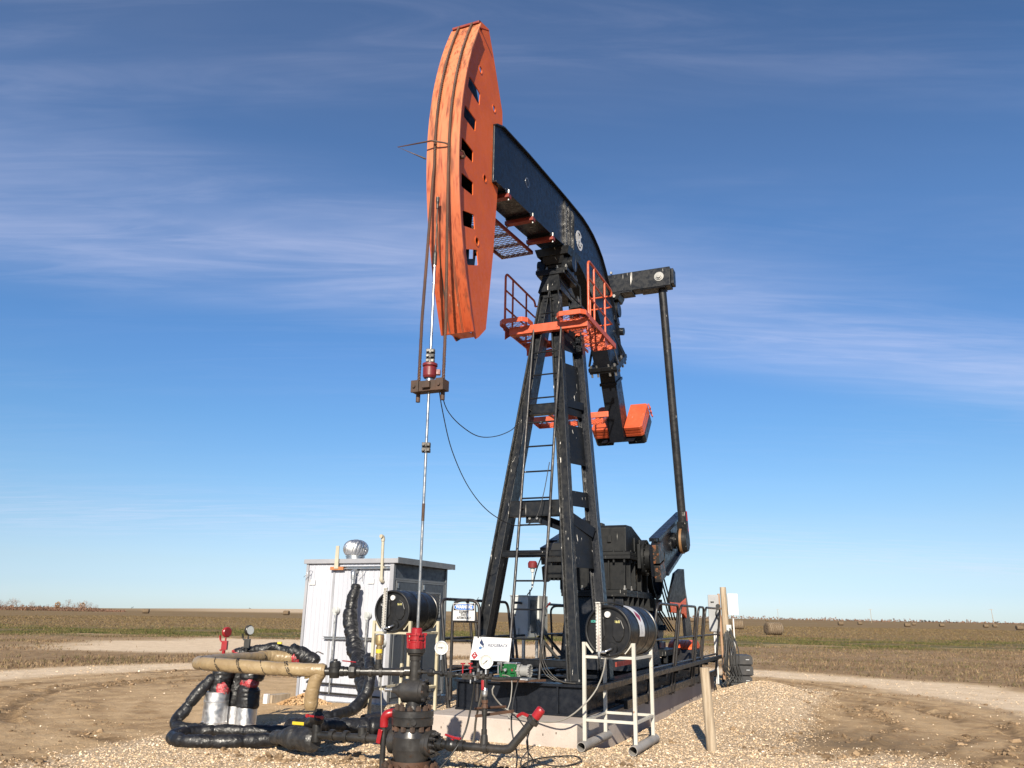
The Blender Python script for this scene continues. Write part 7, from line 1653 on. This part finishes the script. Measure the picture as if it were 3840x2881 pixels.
# bare autumn trees and brush on the left skyline, spruce clumps on the right
BARK = paint('grey_bark', (.16, .12, .10), (.24, .19, .16), .9, bump=0)
def leafm(nm, c1, c2):
    m, nt, b = new_mat(nm); k = NT(nt); c = k.mix(k.ramp(k.noise(k.obj(), .6, 3), .35, .65), c1, c2); k.l(c, b.inputs['Base Color']); b.inputs['Roughness'].default_value = .95; return m
TWIGM = leafm('bare_twigs', (.20, .145, .12), (.29, .22, .19)); BRUSHM = leafm('red_brown_brush', (.13, .07, .045), (.20, .115, .075)); RUSTM = leafm('rusty_leaves', (.24, .12, .05), (.30, .18, .08)); SPRM = leafm('dark_spruce', (.03, .038, .035), (.05, .055, .05))
def crown(mb, c, rx, rz, n, size, rg, thin=1.0):
    for k in range(n):
        while True:
            q = V((rg.uniform(-1, 1), rg.uniform(-1, 1), rg.uniform(-1, 1)))
            if .2 < q.length < 1: break
        if mnoise.noise(q * 2.2 + V((c.x * .37, 0, 0))) < -.12: continue
        p = c + V((q.x * rx, q.y * rx, q.z * rz)); a = V((rg.gauss(0, 1), rg.gauss(0, 1), rg.gauss(0, 1) + 1.4 * (thin < 1))).normalized(); bb = a.cross(V((rg.gauss(0, 1), rg.gauss(0, 1), rg.gauss(0, 1)))).normalized()
        s_ = size * rg.uniform(.6, 1.4); mb.add([p - bb * s_ * thin, p + bb * s_ * thin, p + a * s_ * 2], [(0, 1, 2)])
def tree(name, label, x, y, h, mat, kind, rg):
    zg = tz(x, y); o = thing(name, label, 'tree', V((x, y, zg)), 'trees on the skyline')
    b = MB(); b.tube([V((x, y, zg - .3)), V((x + rg.uniform(-.3, .3), y, zg + h * .45)), V((x + rg.uniform(-.4, .4), y, zg + h * .9))], [h * .022, h * .014, h * .004], 6)
    for k in range(9):
        z0 = rg.uniform(.2, .7) * h; a = rg.uniform(0, 6.28); l = h * rg.uniform(.2, .35); b.tube([V((x, y, zg + z0)), V((x + math.cos(a) * l * .6, y + math.sin(a) * l * .6, zg + z0 + l * .6)), V((x + math.cos(a) * l * .8, y + math.sin(a) * l * .8, zg + z0 + l * 1.1))], [h * .01, h * .006, h * .002], 4)
    b.build('trunk', BARK, o)
    b = MB(); crown(b, V((x, y, zg + h * .60)), h * .34, h * .40, 420 if kind == 'bare' else 520, h * (.045 if kind == 'bare' else .05), rg, .14 if kind == 'bare' else .8); b.build('crown', mat, o)
rg = random.Random(12)
# (x across the picture as a bearing, distance, height)
treeset = [(-.621, 395, 4.6, 'b'), (-.614, 400, 4.8, 'b'), (-.606, 390, 4.4, 'b'), (-.600, 385, 5.6, 'b'), (-.595, 398, 5.4, 'b'), (-.588, 392, 3.4, 'b'), (-.576, 390, 4.4, 'b'), (-.567, 396, 2.8, 'b'), (-.557, 388, 3.0, 'b'), (-.545, 384, 4.0, 'r'), (-.538, 390, 3.4, 'b'), (-.532, 388, 5.4, 'b'), (-.525, 392, 3.8, 'b'), (-.519, 386, 4.4, 'b'), (-.515, 390, 3.9, 'r'), (-.511, 384, 5.0, 'b'), (-.505, 390, 4.2, 'b'), (-.498, 388, 3.2, 'b')]
words = ['first', 'second', 'third', 'fourth', 'fifth', 'sixth', 'seventh', 'eighth', 'ninth', 'tenth', 'eleventh', 'twelfth', 'thirteenth', 'fourteenth', 'fifteenth', 'sixteenth', 'seventeenth', 'eighteenth']
for i, (bx, d, h, kd) in enumerate(treeset):
    tree('bare_tree' if kd == 'b' else 'rusty_tree', ('bare grey autumn tree' if kd == 'b' else 'bush with rusty orange leaves') + ', %s from the left edge on the skyline' % words[i], bx * d, d, h, TWIGM if kd == 'b' else RUSTM, 'bare' if kd == 'b' else 'leaf', rg)
b = MB()
for k in range(230):
    bx = -.68 + .215 * (k / 230) + rg.uniform(-.002, .002); d = 378 + rg.uniform(-6, 10); hh_ = rg.uniform(1.1, 2.2) * (1 if bx < -.51 else max(.35, (-.455 - bx) / .055)); crown(b, V((bx * d, d, tz(bx * d, d) + hh_ * .45)), rg.uniform(1.4, 2.4), hh_ * .75, 34, .26, rg, .8)
o = b.build('brush_belt', BRUSHM, None); o['kind'] = 'stuff'; tag(o, 'low red brown brush massed along the left skyline', 'brush')
spr = [(.500, 760, 2.3, 'dark spruce, leftmost of the clump on the right horizon'), (.504, 765, 2.6, 'dark spruce second in the clump on the right horizon'), (.509, 760, 2.4, 'dark spruce third in the clump on the right horizon'), (.5135, 758, 2.2, 'dark spruce at the right end of the horizon clump'), (.533, 770, 1.7, 'lone dark spruce between the horizon clump and the last pole'), (.538, 770, 1.4, 'small spruce next to the lone dark one on the horizon')]
for bx, d, h, lab in spr: tree('spruce_tree', lab, bx * d, d, h, SPRM, 'leaf', rg)
b = MB()
for k in range(150):
    bx = .22 + .50 * k / 150; d = 900 + rg.uniform(-20, 20); hh_ = rg.uniform(.6, 3.2) ** 1.0 * (0.4 + .9 * max(0, mnoise.noise(V((bx * 30, 0, 0))) + .3)); crown(b, V((bx * d, d, tz(bx * d, d) + hh_ * .4)), rg.uniform(3, 7), hh_, 16, .8, rg, .8)
o = b.build('far_treeline', BRUSHM, None); o['kind'] = 'stuff'; tag(o, 'thin dark line of far brush along the right horizon', 'treeline')
